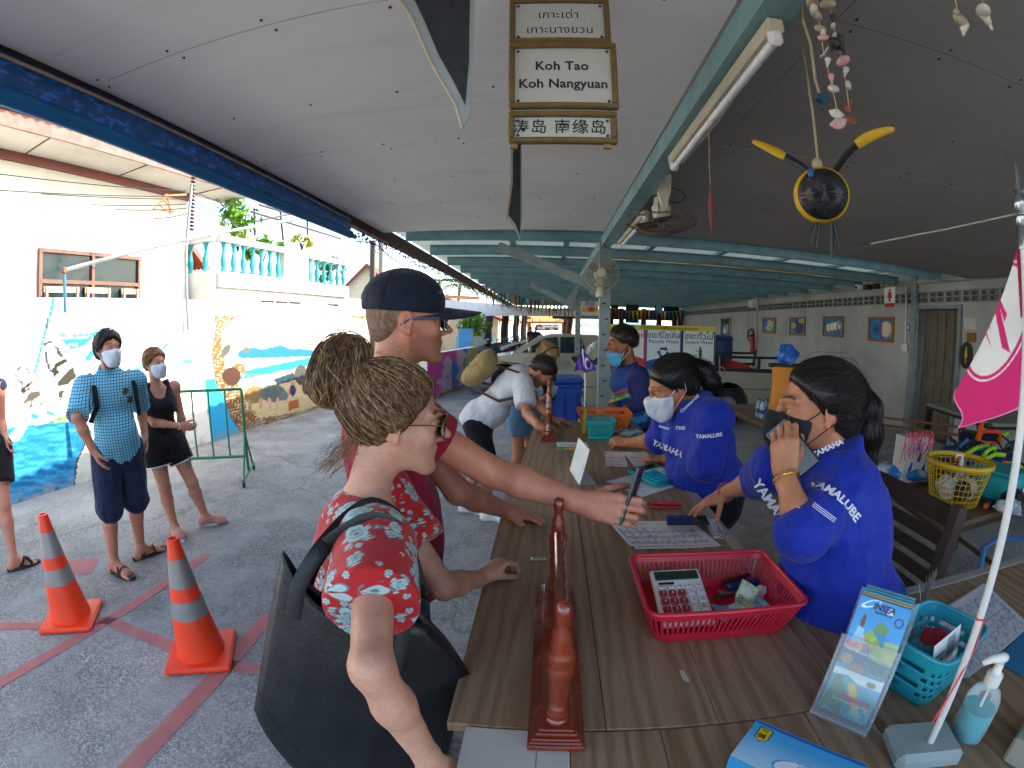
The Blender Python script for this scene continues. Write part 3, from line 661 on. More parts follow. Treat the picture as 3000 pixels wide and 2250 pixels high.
for px_,nm in((2684,'tall grey steel column beside the toilet door'),(2221,'thin steel column on the grey wall beside the small framed picture')):
 p_=wallpos(px_,900);o=thing('wall_column',nm,'column',(XW-.05,float(p_[1]),0));k=MB();w_=.14 if px_>2500 else .08
 k.box((XW-.04,float(p_[1]),ztop/2),(.08,w_,ztop),bev=.006);k.build('column',GAL2 if px_>2500 else CEM,o)
def door(a,b_,h,label,dk,planks):
 o=thing('door',label,'door',(XW,(a+b_)/2,0))
 k=MB();
 for y_ in(a+.03,b_-.03):k.box((XW-.01,y_,h/2),(.1,.06,h))
 k.box((XW-.012,(a+b_)/2,h-.03),(.1,b_-a-.12,.06));k.build('frame',GAL2,o)
 n_=planks;w_=(b_-a-.14)/n_
 for i in range(n_):
  k=MB();k.box((XW+.12+.01*(i%2),a+.07+w_*(i+.5),h/2-.03),(.02,w_-.008,h-.1),bev=.004);k.build('plank',dk,o)
 k=MB();k.box((XW+.1,(a+b_)/2,.95),(.02,b_-a-.16,.06));k.build('rail',dk,o)
 return o
door(*doors[0],'wide brown plank sliding door of the toilet in the grey wall',M('brown_painted_board','6b6152',.6,var=.2,scale=5,dirt=.3),9)
door(*doors[1],'dark barred door far along the grey wall behind the truck',M('dark_green_grey_board','3f4440',.6,var=.2),5)
k=MB();k.box((XW+.12,6.57,.02),(.26,1.0,.04));tag(k.build('threshold',M('dark_tile','2c2f30',.4)),'dark tiled threshold under the plank door','threshold')
def pic_fish(kind):
 def fn(U,W):
  p=Paint(U,W,'1f6fa8');n1=fbm(U*5,W*5,3,kind);p.mix((n1>.5)*.6,'2aa0a8');p.mix((n1>.62)*.6,'4a2a80' if kind==2 else '123f86')
  if kind==0:
   p.ell((.5,.5),(.3,.36),'d8d6a0');p.ell((.5,.5),(.22,.3),'6fae9a',.2);p.ell((.45,.55),(.1,.2),'e0c24a',.5);p.ell((.15,.7),(.2,.3),'1a5fb0',.4,.8);p.ell((.82,.8),(.1,.15),'d6604a')
  elif kind==1:
   p.ell((.6,.5),(.32,.5),'12206a',.2);p.ell((.2,.55),(.2,.2),'b8c84a',0,.9);p.ell((.62,.5),(.2,.3),'1a3fb0',.2,ring=.1);p.ell((.85,.9),(.3,.2),'c8c43a',.2,.8)
  elif kind==2:
   for i,c_ in enumerate((.25,.45,.62,.8)):p.ell((c_,.42+.05*i),(.13,.24),'f0ead8');p.ell((c_+.08,.42+.05*i),(.05,.22),'d8a84a',0,.8)
   p.ell((.88,.5),(.16,.24),'2a90c0',ring=.25)
  elif kind==3:
   for c_,col in((.3,'16207e'),(.72,'e8dfc6')):
    p.ell((c_,.5),(.24,.4),col)
    for r_ in(.3,.5,.7,.95):p.ell((c_,.5),(.24*r_,.4*r_),'2f9fc8' if c_<.5 else 'c89a3a',ring=.07)
   p.ell((.5,.5),(.05,.5),'5a3a9a',0,.8)
  else:
   p.rect(0,0,1,.3,'1c4f6a');p.poly([(.3,.2),(.7,.2),(.55,.8),(.45,.8)],'b8d0d8')
  return p.c
 return fn
FRM=M('orange_brown_frame_wood','9a5426',.45,var=.2,scale=12)
def picture(pxl,pyt,pxr,pyb,kind,label):
 A_=wallpos(pxl,pyt,.02);B_=wallpos(pxr,pyb,.02);y0,y1=float(B_[1]),float(A_[1]);z0,z1=float(B_[2]),float(A_[2])
 o=thing('framed_picture',label,'picture',(XW-.02,(y0+y1)/2,z0),'fish pictures on the grey wall')
 k=MB();t_=.045
 k.box((XW-.02,(y0+y1)/2,z1-t_/2),(.035,y1-y0,t_),bev=.006);k.box((XW-.02,(y0+y1)/2,z0+t_/2),(.035,y1-y0,t_),bev=.006)
 for y_ in(y0+t_/2,y1-t_/2):k.box((XW-.019,y_,(z0+z1)/2),(.035,t_,z1-z0-2*t_),bev=.006)
 k.build('frame',FRM,o)
 panel('canvas',(XW-.012,y1-t_,z0+t_),(XW-.012,y0+t_,z0+t_),(XW-.012,y1-t_,z1-t_),60,48,pic_fish(kind),VC('oil_paint',.45,.2,120),o)
picture(2235,930,2272,978,0,'framed painting of a pale turtle on blue, by the thin column')
picture(2314,929,2358,984,1,'framed painting of a dark blue fish with green')
picture(2412,926,2470,988,2,'framed painting of a white and gold clownfish on purple')
picture(2545,928,2617,1003,3,'largest framed painting with blue spiral and cream round fish')
picture(2111,949,2134,985,4,'small framed blue picture far along the wall, above the barrel')
def plate(px0,py0,px1,py1,name,label,cat,mat,th=.012,lab2=None,fn=None):
 A_=wallpos(px0,py0);B_=wallpos(px1,py1);y0,y1=sorted((float(A_[1]),float(B_[1])));z1,z0=float(A_[2]),float(B_[2])
 o=thing(name,label,cat,(XW,(y0+y1)/2,z0));k=MB();k.box((XW-th/2-.001,(y0+y1)/2,(z0+z1)/2),(th,y1-y0,z1-z0),bev=.003);k.build('plate',mat,o)
 if fn:panel('print',(XW-th-.002,y1,z0),(XW-th-.002,y0,z0),(XW-th-.002,y1,z1),40,60,fn,VC('sign_print',.5),o)
 return o
def man_fn(bg,fg,skirt=False):
 def fn(U,W):
  p=Paint(U,W,bg);p.ell((.5,.84),(.1,.07),fg);p.poly([(.34,.74),(.66,.74),(.7,.4),(.62,.4),(.6,.62),(.6,.1),(.52,.1),(.52,.4),(.48,.4),(.48,.1),(.4,.1),(.4,.62),(.38,.4),(.3,.4)],fg)
  if skirt:p.poly([(.4,.6),(.6,.6),(.72,.3),(.28,.3)],fg)
  return p.c
 return fn
plate(2656,948,2667,971,'toilet_sign','small blue toilet sign with a white figure by the steel column','sign',M('blue_sign','1c55a0',.5),fn=man_fn('1c55a0','f0f0f0'))
plate(2645,1008,2661,1030,'light_switch','white light switch box on the grey wall','switch',M('white_plastic','d9d8d0',.4),.04)
plate(2826,932,2858,965,'paper_notice','white paper notice beside the plank door','notice',M('paper','cfccc2',.8),.002)
plate(2836,974,2860,1003,'dry_plant_sign','round brown straw decoration beside the plank door','decoration',M('straw','8a6428',.9,bmp=.6),.03)
o=plate(2820,1012,2845,1070,'oval_sign','dark oval door sign with yellow figure','sign',M('dark_oval','2a221e',.6),.006)
A_=wallpos(2832,1041,.012);k=MB();a=np.linspace(0,2*PI,26,endpoint=False)
k.prism([(XW-.03,A_[1]+.14*math.cos(t),A_[2]+.21*math.sin(t))for t in a],(.022,0,0));k.build('board',M('dark_oval','2a221e',.6),o)
panel('print',(XW-.032,A_[1]+.07,A_[2]-.16),(XW-.032,A_[1]-.07,A_[2]-.16),(XW-.032,A_[1]+.07,A_[2]+.16),30,50,man_fn('2a221e','d8b020'),VC('sign_print',.5),o)
p_=wallpos(2199,982,.03);o=thing('oval_sign','dark oval sign with yellow figure far along the wall','sign',p_);k=MB();k.prism([(XW-.03,p_[1]+.3*math.cos(t),p_[2]+.23*math.sin(t))for t in a],(.022,0,0));k.build('board',M('dark_oval','2a221e',.6),o)
panel('print',(XW-.032,p_[1]+.14,p_[2]-.18),(XW-.032,p_[1]-.14,p_[2]-.18),(XW-.032,p_[1]+.14,p_[2]+.18),24,30,man_fn('2a221e','d8b020'),VC('sign_print',.5),o)
k=MB();k.tube([wallpos(2655,830,.03),wallpos(2654,900,.03),wallpos(2652,1010,.03)],.015,8);tag(k.build('conduit',M('white_plastic','d9d8d0',.4)),'white vertical conduit down to the light switch','conduit')
hb_=thing('hanging_sign','small hanging white sign with red woman figure in front of the vent blocks','sign',wallpos(2607,900,.5))
A_=AX(2591,843,6.0);B_=AX(2622,900,6.0)
panel('print',(6.0,A_[1],B_[2]),(6.0,B_[1],B_[2]),(6.0,A_[1],A_[2]),30,50,lambda U,W:Paint(U,W,'d8d4cc').rect(0,0,1,.24,'a32836').c*1+0*U[...,None]if False else(lambda p:(p.rect(0,0,1,.22,'a32836'),p.ell((.5,.86),(.1,.06),'a32836'),p.poly([(.36,.78),(.64,.78),(.72,.45),(.6,.45),(.58,.26),(.42,.26),(.4,.45),(.28,.45)],'a32836'),p.c)[-1])(Paint(U,W,'d8d4cc')),VC('sign_print',.5),hb_)
k=MB();
for y_ in(A_[1],B_[1]):k=MB();k.tube([(6.0,y_,A_[2]),(6.0,y_,2.7)],.004,5);k.build('wire',M('black_cable','15161a',.5),hb_)
for i,(px_,py_,wht)in enumerate(((2516,843,1),(2545,841,0),(2567,838,0))):
 p_=AX(px_,py_,6.35);o=thing('security_camera',('white box camera' if wht else('black camera with a loose cable' if i==1 else 'black bracket lamp'))+' under the roof edge above the pictures','camera',p_)
 k=MB();k.box(p_,(.13,.12,.1),bev=.012);k.build('housing',M('white_plastic','d9d8d0',.4)if wht else M('black_plastic','151515',.4),o)
 k=MB();k.bar(p_,p_+V3(.25,0,.08),.02,.02);k.build('bracket',GAL2,o);k=MB();k.lathe([(.03,0),(.03,.02)],p_+V3(-.08,0,0),10,rotm('Y',PI/2));k.build('lens',M('black_plastic','151515',.4),o)
p_=AX(2206,890,6.5);k=MB();k.box(p_,(.2,.3,.25),bev=.01);tag(k.build('junction_box',M('white_plastic','d9d8d0',.4)),'white junction box high on the thin wall column','box')
# ticket counter
T=.95
def laminate():
 m,nt,b=newmat('oak_laminate');vec=coords(nt,scale=(9,1.1,9))
 w=N(nt,'ShaderNodeTexWave',wave_type='BANDS',bands_direction='X');w.inputs['Scale'].default_value=.8;w.inputs['Distortion'].default_value=16;w.inputs['Detail'].default_value=3;w.inputs['Detail Scale'].default_value=.8
 nt.links.new(vec,w.inputs['Vector']);n1=noise(nt,coords(nt,scale=(60,2.2,60)),3,5,.65)
 cc=ramp(nt,w.outputs[0],[(.06,(.235,.142,.078)),(.4,(.285,.182,.106)),(.9,(.335,.228,.14))])
 cc=mixc(nt,ramp(nt,n1,[(.35,.45),(.62,0.)]),cc,(.13,.082,.05))
 big=noise(nt,coords(nt),2.2,5);cc=mixc(nt,ramp(nt,big,[(.4,0.),(.7,.3)]),cc,(.34,.26,.185))
 nt.links.new(cc,b.inputs['Base Color']);nt.links.new(ramp(nt,n1,[(.3,.42),(.7,.58)]),b.inputs['Roughness']);b.inputs['Specular IOR Level'].default_value=.2
 bump(nt,b,n1,.08,.002);return m
LAM=laminate();EDGE=M('grey_aluminium_edge','a5a19c',.5,.3,var=.15,scale=10,dirt=.2);WMEL=M('white_melamine','b9b9b4',.5,var=.05,dirt=.1);LEG=M('dark_steel_leg','3a3a3c',.5,.4)
def plankpoly(o,pts,name='plank',mat=LAM,th=.024,dz=0.):
 k=MB();k.prism([(x,y,T-th+dz)for x,y in pts],(0,0,th));return k.build(name,mat,o)
ct=thing('ticket_counter','wood laminate ticket counter with grey metal edging and dark legs','counter',(.25,1.35,0))
gp=.0009
xs_=[-.168,.125,.34,.622]
for a,b_ in zip(xs_[:-1],xs_[1:]):plankpoly(ct,[(a+gp,.648),(b_-gp,.648),(b_-gp,2.055),(a+gp,2.055)],dz=random.uniform(-.0006,.0006))
k=MB();k.box((.6455,1.53,T-.011),(.043,1.06,.028));k.build('edge_strip',EDGE,ct)
for y_ in(1.05,1.5,2.0):k=MB();k.lathe([(.005,0),(.004,.002)],(.645,y_,T+.0025),8);k.build('screw',LEG,ct)
plankpoly(ct,[(.6255,.648),(.664,.648),(.664,.995),(.6255,.995)])
def legs(o,pts,h=T-.07):
 for x_,y_ in pts:
  k=MB();k.box((x_,y_,h/2),(.04,.04,h));k.build('leg',LEG,o)
legs(ct,[(-.1,.72),(-.1,1.98),(.58,1.98),(.58,.8)])
k=MB();k.box((.23,1.35,T-.05),(.72,1.34,.04));k.build('underframe',LEG,ct)
c2=thing('ticket_counter','worn far laminate counter table carrying the orange basket','counter',(.3,2.8,0))
xf=[-.15,.135,.37,.62];xg=[-.08,.18,.4,.63]
for i in range(3):plankpoly(c2,[(xf[i]+gp,2.062),(xf[i+1]-gp,2.062),(xg[i+1]-gp,3.55),(xg[i]+gp,3.55)],dz=random.uniform(-.0006,.0006))
k=MB();k.box((.645,2.8,T-.011),(.043,1.48,.028));k.build('edge_strip',EDGE,c2)
legs(c2,[(-.03,2.2),(-.01,3.42),(.56,3.42),(.56,2.2)])
k=MB();k.box((.29,2.8,T-.05),(.68,1.36,.04));k.build('underframe',LEG,c2)
k=MB();k.box((-.13,2.72,T-.05),(.01,.16,.06));k.build('bracket',LEG,c2)
c3=thing('ticket_counter','laminate counter end panel with a bare white melamine patch','counter',(.25,.4,0))
for a,b_,mt in((-.132,.0,WMEL),(.0,.058,WMEL),(.058,.225,LAM),(.225,.52,LAM),(.52,.645,LAM)):plankpoly(c3,[(a+gp,.05),(b_-gp,.05),(b_-gp,.643),(a+gp,.643)],'plank' if mt is LAM else 'melamine_panel',mt,dz=-.002)
legs(c3,[(-.08,.12),(.58,.12)])
c4=thing('ticket_counter','laminate side desk with grey edging holding brochures and sanitizer','counter',(1.5,.7,0))
for a,b_ in((.667,1.25),(1.25,1.9),(1.9,2.55)):plankpoly(c4,[(a+gp,.05),(b_-gp,.05),(b_-gp,.965+.06*(b_-.667)),(a+gp,.965+.06*(a-.667))],dz=.001)
k=MB();k.bar((.666,.985,T-.011),(2.55,1.098,T-.011),.032,.03);k.build('edge_strip',EDGE,c4)
legs(c4,[(.8,.2),(2.4,.2),(2.4,.95),(1.5,.9)])
k=MB();k.add([AZ(x,y,T+.0016)for x,y in((1990,1962),(2004,1966),(2016,1985),(2022,1996),(2010,1998),(1998,1988))],[(0,1,2,3,4,5)]);k.build('sticker_residue',M('paper_residue','b8b2a4',.8),ct)
# turned wood sign stands
VARN=M('red_brown_varnished_wood','7a2d14',.22,var=.35,scale=7,spec=.6,coat=.4)
def turned(h):
 p=[(.03,0),(.034,.012),(.03,.03),(.024,.04),(.032,.055),(.034,.075),(.027,.09),(.03,.1),(.024,.11),(.028,.2),(.03,.3),(.034,.32),(.035,.37),(.03,.385),(.037,.41),(.036,.45),(.027,.48),(.03,.5),(.024,.53),(.026,.56),(.015,.6),(.02,.64),(.021,.68),(.018,.72),(.002,.735)]
 return[(r*.64,z*h/.735)for r,z in p]
def sign_stand(x_,y0,y1,label,h=.26,w=.1):
 o=thing('wooden_sign_stand',label,'sign stand',(x_,(y0+y1)/2,T));L=y1-y0
 k=MB()
 for i,(ww,zz,hh)in enumerate(((w,0,.012),(w*.93,.012,.006),(w*.86,.018,.006),(w*.72,.024,.008),(w*.62,.032,.006))):k.box((x_,(y0+y1)/2,T+zz+hh/2+.0005),(ww,L-(w-ww)*.9,hh),bev=.002)
 k.build('base',VARN,o)
 for y_ in(y0+.045,y1-.045):
  k=MB();k.lathe(turned(h),(x_,y_,T+.038),18);k.build('post',VARN,o,smooth='all')
 k=MB();k.box((x_,(y0+y1)/2,T+.16),(.018,L-.15,.12),bev=.004);k.build('board',VARN,o)
 for i in range(7):
  k=MB();k.box((x_+.012,y0+.1+(L-.2)*i/6,T+.16),(.008,.03,.1),bev=.003);k.build('letter',M('gold_letter','8a5a24',.4),o)
 return o
sign_stand(.033,.592,1.143,'red brown turned wood name stand at the near counter corner')
sign_stand(.012,2.85,3.37,'red brown turned wood name stand at the far counter end',.3)
# baskets
def basket(name,label,cx,cy,w0,d0,w1,d1,h,mat,n=26,z=T,slots=True,wall=.0025,rz=0.,rows=1,slot_h=(.28,.8)):
 """open plastic basket: flared slotted sides, solid floor and rolled rim"""
 o=thing(name,label,'basket',(cx,cy,z));R=rotm('Z',rz)
 def ring(t):
  ww,dd=w0+(w1-w0)*t,d0+(d1-d0)*t;r=.03;P=[]
  for sx,sy,a0 in((1,1,0),(-1,1,PI/2),(-1,-1,PI),(1,-1,1.5*PI)):
   for a in np.linspace(0,PI/2,5):P.append((sx*(ww/2-r)+r*math.cos(a0+a),sy*(dd/2-r)+r*math.sin(a0+a)))
  P=np.array(P);Q=np.concatenate([P,P[:1]]);L=np.concatenate([[0],np.cumsum(np.linalg.norm(np.diff(Q,axis=0),axis=1))]);tt=np.linspace(0,L[-1],n*8,endpoint=False)
  return np.stack([np.interp(tt,L,Q[:,0]),np.interp(tt,L,Q[:,1])],1)
 def at(t):p=ring(t);return np.concatenate([p,np.full((len(p),1),h*t)],1)@R.T+V3(cx,cy,z+.003)
 bands=[0,slot_h[0],slot_h[1],1.]if rows==1 else[0,.16,.48,.56,.84,1.]
 k=MB();m_=n*8
 lv=[at(t)for t in bands];V=np.concatenate(lv);F=[]
 for b_ in range(len(bands)-1):
  open_=slots and b_%2==1
  for j in range(m_):
   if open_ and(j%2==1):continue
   F.append((b_*m_+j,b_*m_+(j+1)%m_,(b_+1)*m_+(j+1)%m_,(b_+1)*m_+j))
 k.add(V,F);k.build('side',mat,o,solid=wall)
 k=MB();k.add(lv[0]+V3(0,0,.001),[tuple(range(m_))]);k.build('floor',mat,o,solid=wall)
 k=MB();rp=at(1.)[::2];rp=np.concatenate([rp,rp[:1]]);k.tube(rp,.006,8,cap=False);k.build('rim',mat,o,smooth=True)
 return o
REDP=M('pinkish_red_plastic','c81f35',.4,var=.08,scale=10,spec=.5)
basket('red_basket','low red plastic money basket holding a calculator and banknotes',.43,1.03,.335,.235,.395,.295,.095,REDP,24)
basket('orange_basket','orange slotted plastic basket behind the teal one',.40,3.28,.30,.22,.37,.28,.12,M('orange_plastic','d8661a',.42),22)
basket('teal_basket','small teal basket in front of the orange one',.345,3.0,.15,.12,.19,.16,.115,M('teal_plastic','0f9a9c',.42),14,rows=2)
k=MB();k.bar((.24,3.03,T+.02),(.245,3.0,T+.19),.02,.008);k.bar((.245,3.0,T+.11),(.246,2.996,T+.185),.014,.004);tag(k.build('cutter_knife',M('yellow_green_plastic','9a9a2a',.4)),'yellow cutter knife leaning between the two baskets','knife')
def calculator(name,label,O,ux,uy,w,h,body,key,keyalt,lcd='24382e',lettered=None):
 """O = lower left corner on its support, ux along width, uy along height"""
 ux,uy=unit(ux),unit(uy);uz=np.cross(ux,uy);o=thing(name,label,'calculator',O);R=np.stack([ux,uy,uz],1);O=np.asarray(O,float)
 Lc=lambda x,y,z_:O+ux*x+uy*y+uz*z_
 k=MB();k.box(Lc(w/2,h/2,.009),(w,h,.018),R,bev=.005);k.build('body',body,o)
 k=MB();k.box(Lc(w/2,h*.86,.0195),(w*.88,h*.17,.003),R,bev=.001);k.build('display',M('lcd_'+lcd,lcd,.15,spec=.7),o)
 k=MB();k.box(Lc(w*.26,h*.72,.019),(w*.3,h*.035,.002),R);k.build('solar_cell',M('solar_dark','241c1c',.2),o)
 keys=lettered
 for r_ in range(5):
  for c_ in range(5):
   if r_==4:x_,y_,kw,kh=w*(.14+.18*c_),h*.63,w*.13,h*.045
   else:x_,y_,kw,kh=w*(.14+.18*c_),h*(.1+.14*r_),w*.145,h*.11
   mt=key if(c_<3 and r_<4)else keyalt
   if r_==0 and c_==3:mt=M('amber_key','c8901c',.4)
   k=MB();k.box(Lc(x_,y_,.022),(kw,kh,.008),R,bev=.002);ko=k.build('key',mt,o)
   ch=keys[r_][c_]if keys else ''
   if ch:text_on('legend',ch,Lc(x_,y_,.026),ux,uy,h*.06 if r_<4 else h*.035,M('white_ink','e8e6e0',.6)if mt is key else M('red_ink','a0303a',.6),o,.01,off=.0006)
 return o
KEYS=[['0','00','.','','='],['1','2','3','-','MU'],['4','5','6','x','%'],['7','8','9','+','>'],['M+','M-','MR','GT','ON']]
CO=np.array([.285,.945,T+.012]);cux=unit(V3(1,.03,.0));cuy=unit(V3(-.05,1,.32));cuy=unit(cuy-cux*np.dot(cuy,cux))
calculator('red_calculator','white calculator with red keys lying in the red basket',CO,cux,cuy,.135,.185,M('white_plastic','d9d8d0',.4),M('dark_red_key','9a1826',.4),M('light_key','cfccc8',.4),lettered=KEYS)
bO=np.array([.496,2.003,T+.003]);bux=unit(V3(.66,2.115,0)-V3(.496,2.003,0));buy=V3(-bux[1],bux[0],.12);buy=unit(buy-bux*np.dot(buy,bux))
calculator('blue_calculator','large teal and white calculator lying on the blue printed sheet',bO,bux,buy,.19,.2,M('teal_plastic','0f9a9c',.42),M('teal_key','1ab0c0',.4),M('white_key','d8d8d8',.4),'1c2a30')
def note(pts,col,col2,label,txt=None):
 W=np.array(pts,float);n_=16
 def fn(U,Wv):
  p=Paint(U,Wv,col);q=fbm(U*9,Wv*6,3,3);p.mix((q>.52)*.6,col2);p.mix((q<.36)*.5,'dfe6d8');p.rect(.02,.05,.98,.1,col2,.6);p.ell((.7,.5),(.14,.3),'d6ddd0',0,.7);return p.c
 o=thing('banknote',label,'banknote',W[0]);panel('paper',W[0],W[1],W[2],30,18,fn,VC('banknote_print',.7),o,bend=lambda U,V_:.008*np.sin(U*7+V_*2))
 if txt:text_on('numeral',txt,lerp(lerp(W[0],W[1],.2),lerp(W[2],W[1]+W[2]-W[0],.2),.78),W[1]-W[0],W[2]-W[0],.02,M('dark_green_ink','2a5a48',.6),o,.02,off=.008)
note([(.44,.955,T+.018),(.565,.972,T+.022),(.425,1.012,T+.03)],'6fb0c4','2f7fa4','pale blue banknote lying flat in the red basket')
note([(.515,.955,T+.03),(.555,1.02,T+.06),(.475,.985,T+.052)],'c8cfa0','8aa07a','yellowish green banknote folded upright in the red basket','100')
note([(.535,.96,T+.016),(.59,.985,T+.02),(.51,1.01,T+.03)],'7fbccb','2f7a9a','folded blue banknote at the basket side')
k=MB();k.lathe([(.013,0),(.0135,.001),(.0125,.0025)],(.472,1.085,T+.008),16);tag(k.build('coin',M('bronze_coin','7a6238',.35,.8)),'bronze coin on the red basket floor','coin')
o=thing('stapler','blue stapler lying at the back of the red basket','stapler',(.54,1.1,T));k=MB();k.bar((.48,1.095,T+.014),(.595,1.11,T+.016),.022,.012,bev=.003);k.build('base',M('steel_grey','8a8a8e',.35,.7),o)
k=MB();k.bar((.5,1.097,T+.03),(.6,1.112,T+.036),.024,.018,bev=.005);k.build('arm',M('dark_blue_plastic','16305f',.35),o);k=MB();k.bar((.49,1.12,T+.03),(.58,1.135,T+.045),.012,.01,bev=.003);k.build('spring_arm',M('black_plastic','151515',.4),o)
k=MB();rg=np.random.default_rng(3);k.ball((.592,1.075,T+.026),(.014,.02,.014),6);pv=k.arr();k.v=[pv+rg.normal(0,.003,pv.shape)];tag(k.build('crumpled_tissue',M('paper','cfccc2',.8)),'crumpled white paper scrap beside the stapler','paper')
# papers, pens, phones on the counter
def sheet(name,label,pts,fn,dz=.0012,cat='paper',n=(60,44),grp=None,bend=.0015):
 W=[np.array([x,y,T+dz])for x,y in pts];o=thing(name,label,cat,W[0],grp);panel('paper',W[0],W[1],W[2],*n,fn,VC('paper_print',.75),o,bend=lambda U,V_:bend*(np.sin(U*5+1)+U*V_)+bend*1.2);return o
def form_fn(bg='d6d5d2',ink='6f7480',logo=True,cols=9,rows=16,tab=(.05,.95,.05,.72)):
 def fn(U,W):
  p=Paint(U,W,bg);x0,x1,y0,y1=tab
  gx=((U-x0)/(x1-x0)*cols)%1;gy=((W-y0)/(y1-y0)*rows)%1;ins=(U>x0)&(U<x1)&(W>y0)&(W<y1)
  p.mix((ins&((gx<.07)|(gy<.14)))*.7,ink);p.mix((ins&(vnoise(U*60,W*rows/(y1-y0)*1.0,3)>.62))*.45,'3a4a9a')
  if logo:
   p.ell((.1,.86),(.05,.06),'2a6fb0');p.ell((.12,.87),(.03,.03),bg)
   for i in range(3):p.rect(.2,.76+.06*i,.2+.3*(i+1)/3,.785+.06*i,ink,.6)
  return p.c
 return fn
def para(bg='d6d5d2',ink='5a6470'):
 def fn(U,W):
  p=Paint(U,W,bg);ln=(W*14)%1;p.mix(((ln<.35)&(U>.08)&(U<.62+.3*vnoise(np.floor(W*14),W*0,2))&(W<.8)&(vnoise(U*50,np.floor(W*14)*3.1,5)>.25))*.75,ink);p.ell((.5,.89),(.06,.06),'2f8fc0');return p.c
 return fn
sheet('booking_form','white passenger list form with grid between the two phones',[(.282,1.424),(.579,1.427),(.232,1.632)],form_fn())
sheet('booking_form','second passenger form half hidden under the top list',[(.30,1.40),(.597,1.41),(.252,1.608)],form_fn(),.0006)
sheet('paper_slip','small white receipt slip by the counter edge strip',[(.584,1.462),(.642,1.462),(.6,1.64)],form_fn(logo=False,cols=2,rows=8),.002,n=(20,30))
sheet('information_sheet','white sheet with blue printed lines under the teal calculator',[(.278,2.094),(.409,1.891),(.558,2.3)],para('d0d6d8','2a8ab0'),.001)
sheet('booking_form','pink edged form sheet in front of the writing clerk',[(.31,2.34),(.42,2.34),(.335,2.63)],form_fn('d2ccca','907078'),.001)
sheet('booking_form','plain form sheet under the clerk with white mask',[(.455,2.34),(.59,2.36),(.44,2.62)],form_fn('d6d5d2','807880',False),.001)
sheet('colour_flyer','white flyer with rainbow coloured strip',[(.065,2.65),(.25,2.66),(.06,2.84)],lambda U,W:(lambda p:(p.rect(0,0,1,.42,'3fae5a'),p.rect(.25,0,.55,.42,'d84a4a'),p.rect(.55,0,.8,.42,'3f8fd0'),p.ell((.45,.2),(.25,.16),'d0c83a',0,.7),p.rect(.1,.6,.8,.68,'8a9aa8'),p.c)[-1])(Paint(U,W,'d8dde0')),.001)
ac=thing('acrylic_sign_holder','clear slanted acrylic notice holder standing on the far counter','sign holder',(.15,2.15,T))
q=[V3(.121,2.275,T+.002),V3(.153,2.048,T+.002)];tl_=AY(1697,1283,2.31);tr_=q[1]+(tl_-q[0])
panel('notice',q[0],q[1],tl_,40,60,lambda U,W:(lambda p:(p.mix((((W*18)%1<.4)&(U>.1)&(U<.9)&(W>.3)&(W<.72)&(vnoise(U*40,np.floor(W*18),2)>.3))*.7,'55606a'),p.ell((.55,.87),(.14,.06),'2a90b8'),p.ell((.5,.8),(.1,.03),'2a90b8'),p.c)[-1])(Paint(U,W,'dcdcda')),VC('paper_print',.75),ac,thick=.003)
GLS,nt_,b__=newmat('clear_acrylic');b__.inputs['Roughness'].default_value=.06;b__.inputs['Base Color'].default_value=(.75,.82,.85,1);t__=N(nt_,'ShaderNodeBsdfTransparent');x__=N(nt_,'ShaderNodeMixShader');f__=N(nt_,'ShaderNodeFresnel');f__.inputs[0].default_value=1.5;nt_.links.new(ramp(nt_,f__.outputs[0],[(0,.09),(.6,.75)]),x__.inputs[0]);nt_.links.new(t__.outputs[0],x__.inputs[1]);nt_.links.new(b__.outputs[0],x__.inputs[2]);nt_.links.new(x__.outputs[0],nt_.nodes['Material Output'].inputs[0])
k=MB();k.prism([q[0],q[1],q[1]+V3(.075,.012,.0),q[0]+V3(.075,.012,0)],(0,0,.003));k.build('foot',GLS,ac)
nn=unit(np.cross(q[1]-q[0],tl_-q[0]));k=MB();k.prism([q[0]+nn*.003,q[1]+nn*.003,tr_+nn*.003,tl_+nn*.003],nn*.002);k.build('front_panel',GLS,ac)
def pen(a,b_,r,mat,label,tipm=None):
 o=thing('pen',label,'pen',a);a,b_=np.array(a),np.array(b_);k=MB();k.tube([a,lerp(a,b_,.1),lerp(a,b_,.12),lerp(a,b_,.97),b_],[r*.5,r*.8,r,r,r*.8],10);k.build('barrel',mat,o,smooth=True)
 k=MB();k.tube([a+(a-b_)*.06,a],[r*.15,r*.45],8);k.build('tip',tipm or M('steel_grey','8a8a8e',.35,.7),o)
pen((.405,1.765,T+.007),(.53,1.75,T+.007),.0055,M('red_clear_plastic','b5281f',.25),'thin red pen on the bare counter')
pen((.425,1.805,T+.009),(.555,1.79,T+.009),.008,M('red_marker','c01f3a',.35),'thick red marker beside the red pen',M('black_plastic','151515',.4))
k=MB();k.box((-.016,1.33,T+.003),(.045,.02,.004),rotm('Z',.1),bev=.001);o=k.build('foil_wrapper',M('silver_foil','b0b4b4',.25,.6));tag(o,'tiny shiny wrapper lying beside the wooden stand','wrapper')
k=MB();k.ball((.53,3.05,T+.025),(.11,.08,.03),12);pv=k.arr();k.v=[pv+.006*np.sin(pv[:,[1,0,0]]*90)]
kc=np.array([s2l(random.choice(['3a4a5a','8fa0a8','c03a3a','2a7ab0','5a8a4a','9aa4a8']))for _ in range(len(pv))]);tag(k.build('plastic_bag',VC('bag_print',.25,.3,60,coat=.3),None,smooth=True,col=kc),'clear plastic bag with coloured bits beside the orange basket','bag')
pf=thing('purple_table_flag','small purple pennant flag with round emblem on a white table pole','flag',(.28,3.5,T));bs=V3(.28,3.5,T)
k=MB();k.tube([bs,bs+V3(.0,0,.3),AY(1707,1022,3.5)],.006,8);k.build('pole',M('white_plastic','d9d8d0',.4),pf);tp=AY(1707,1022,3.5)
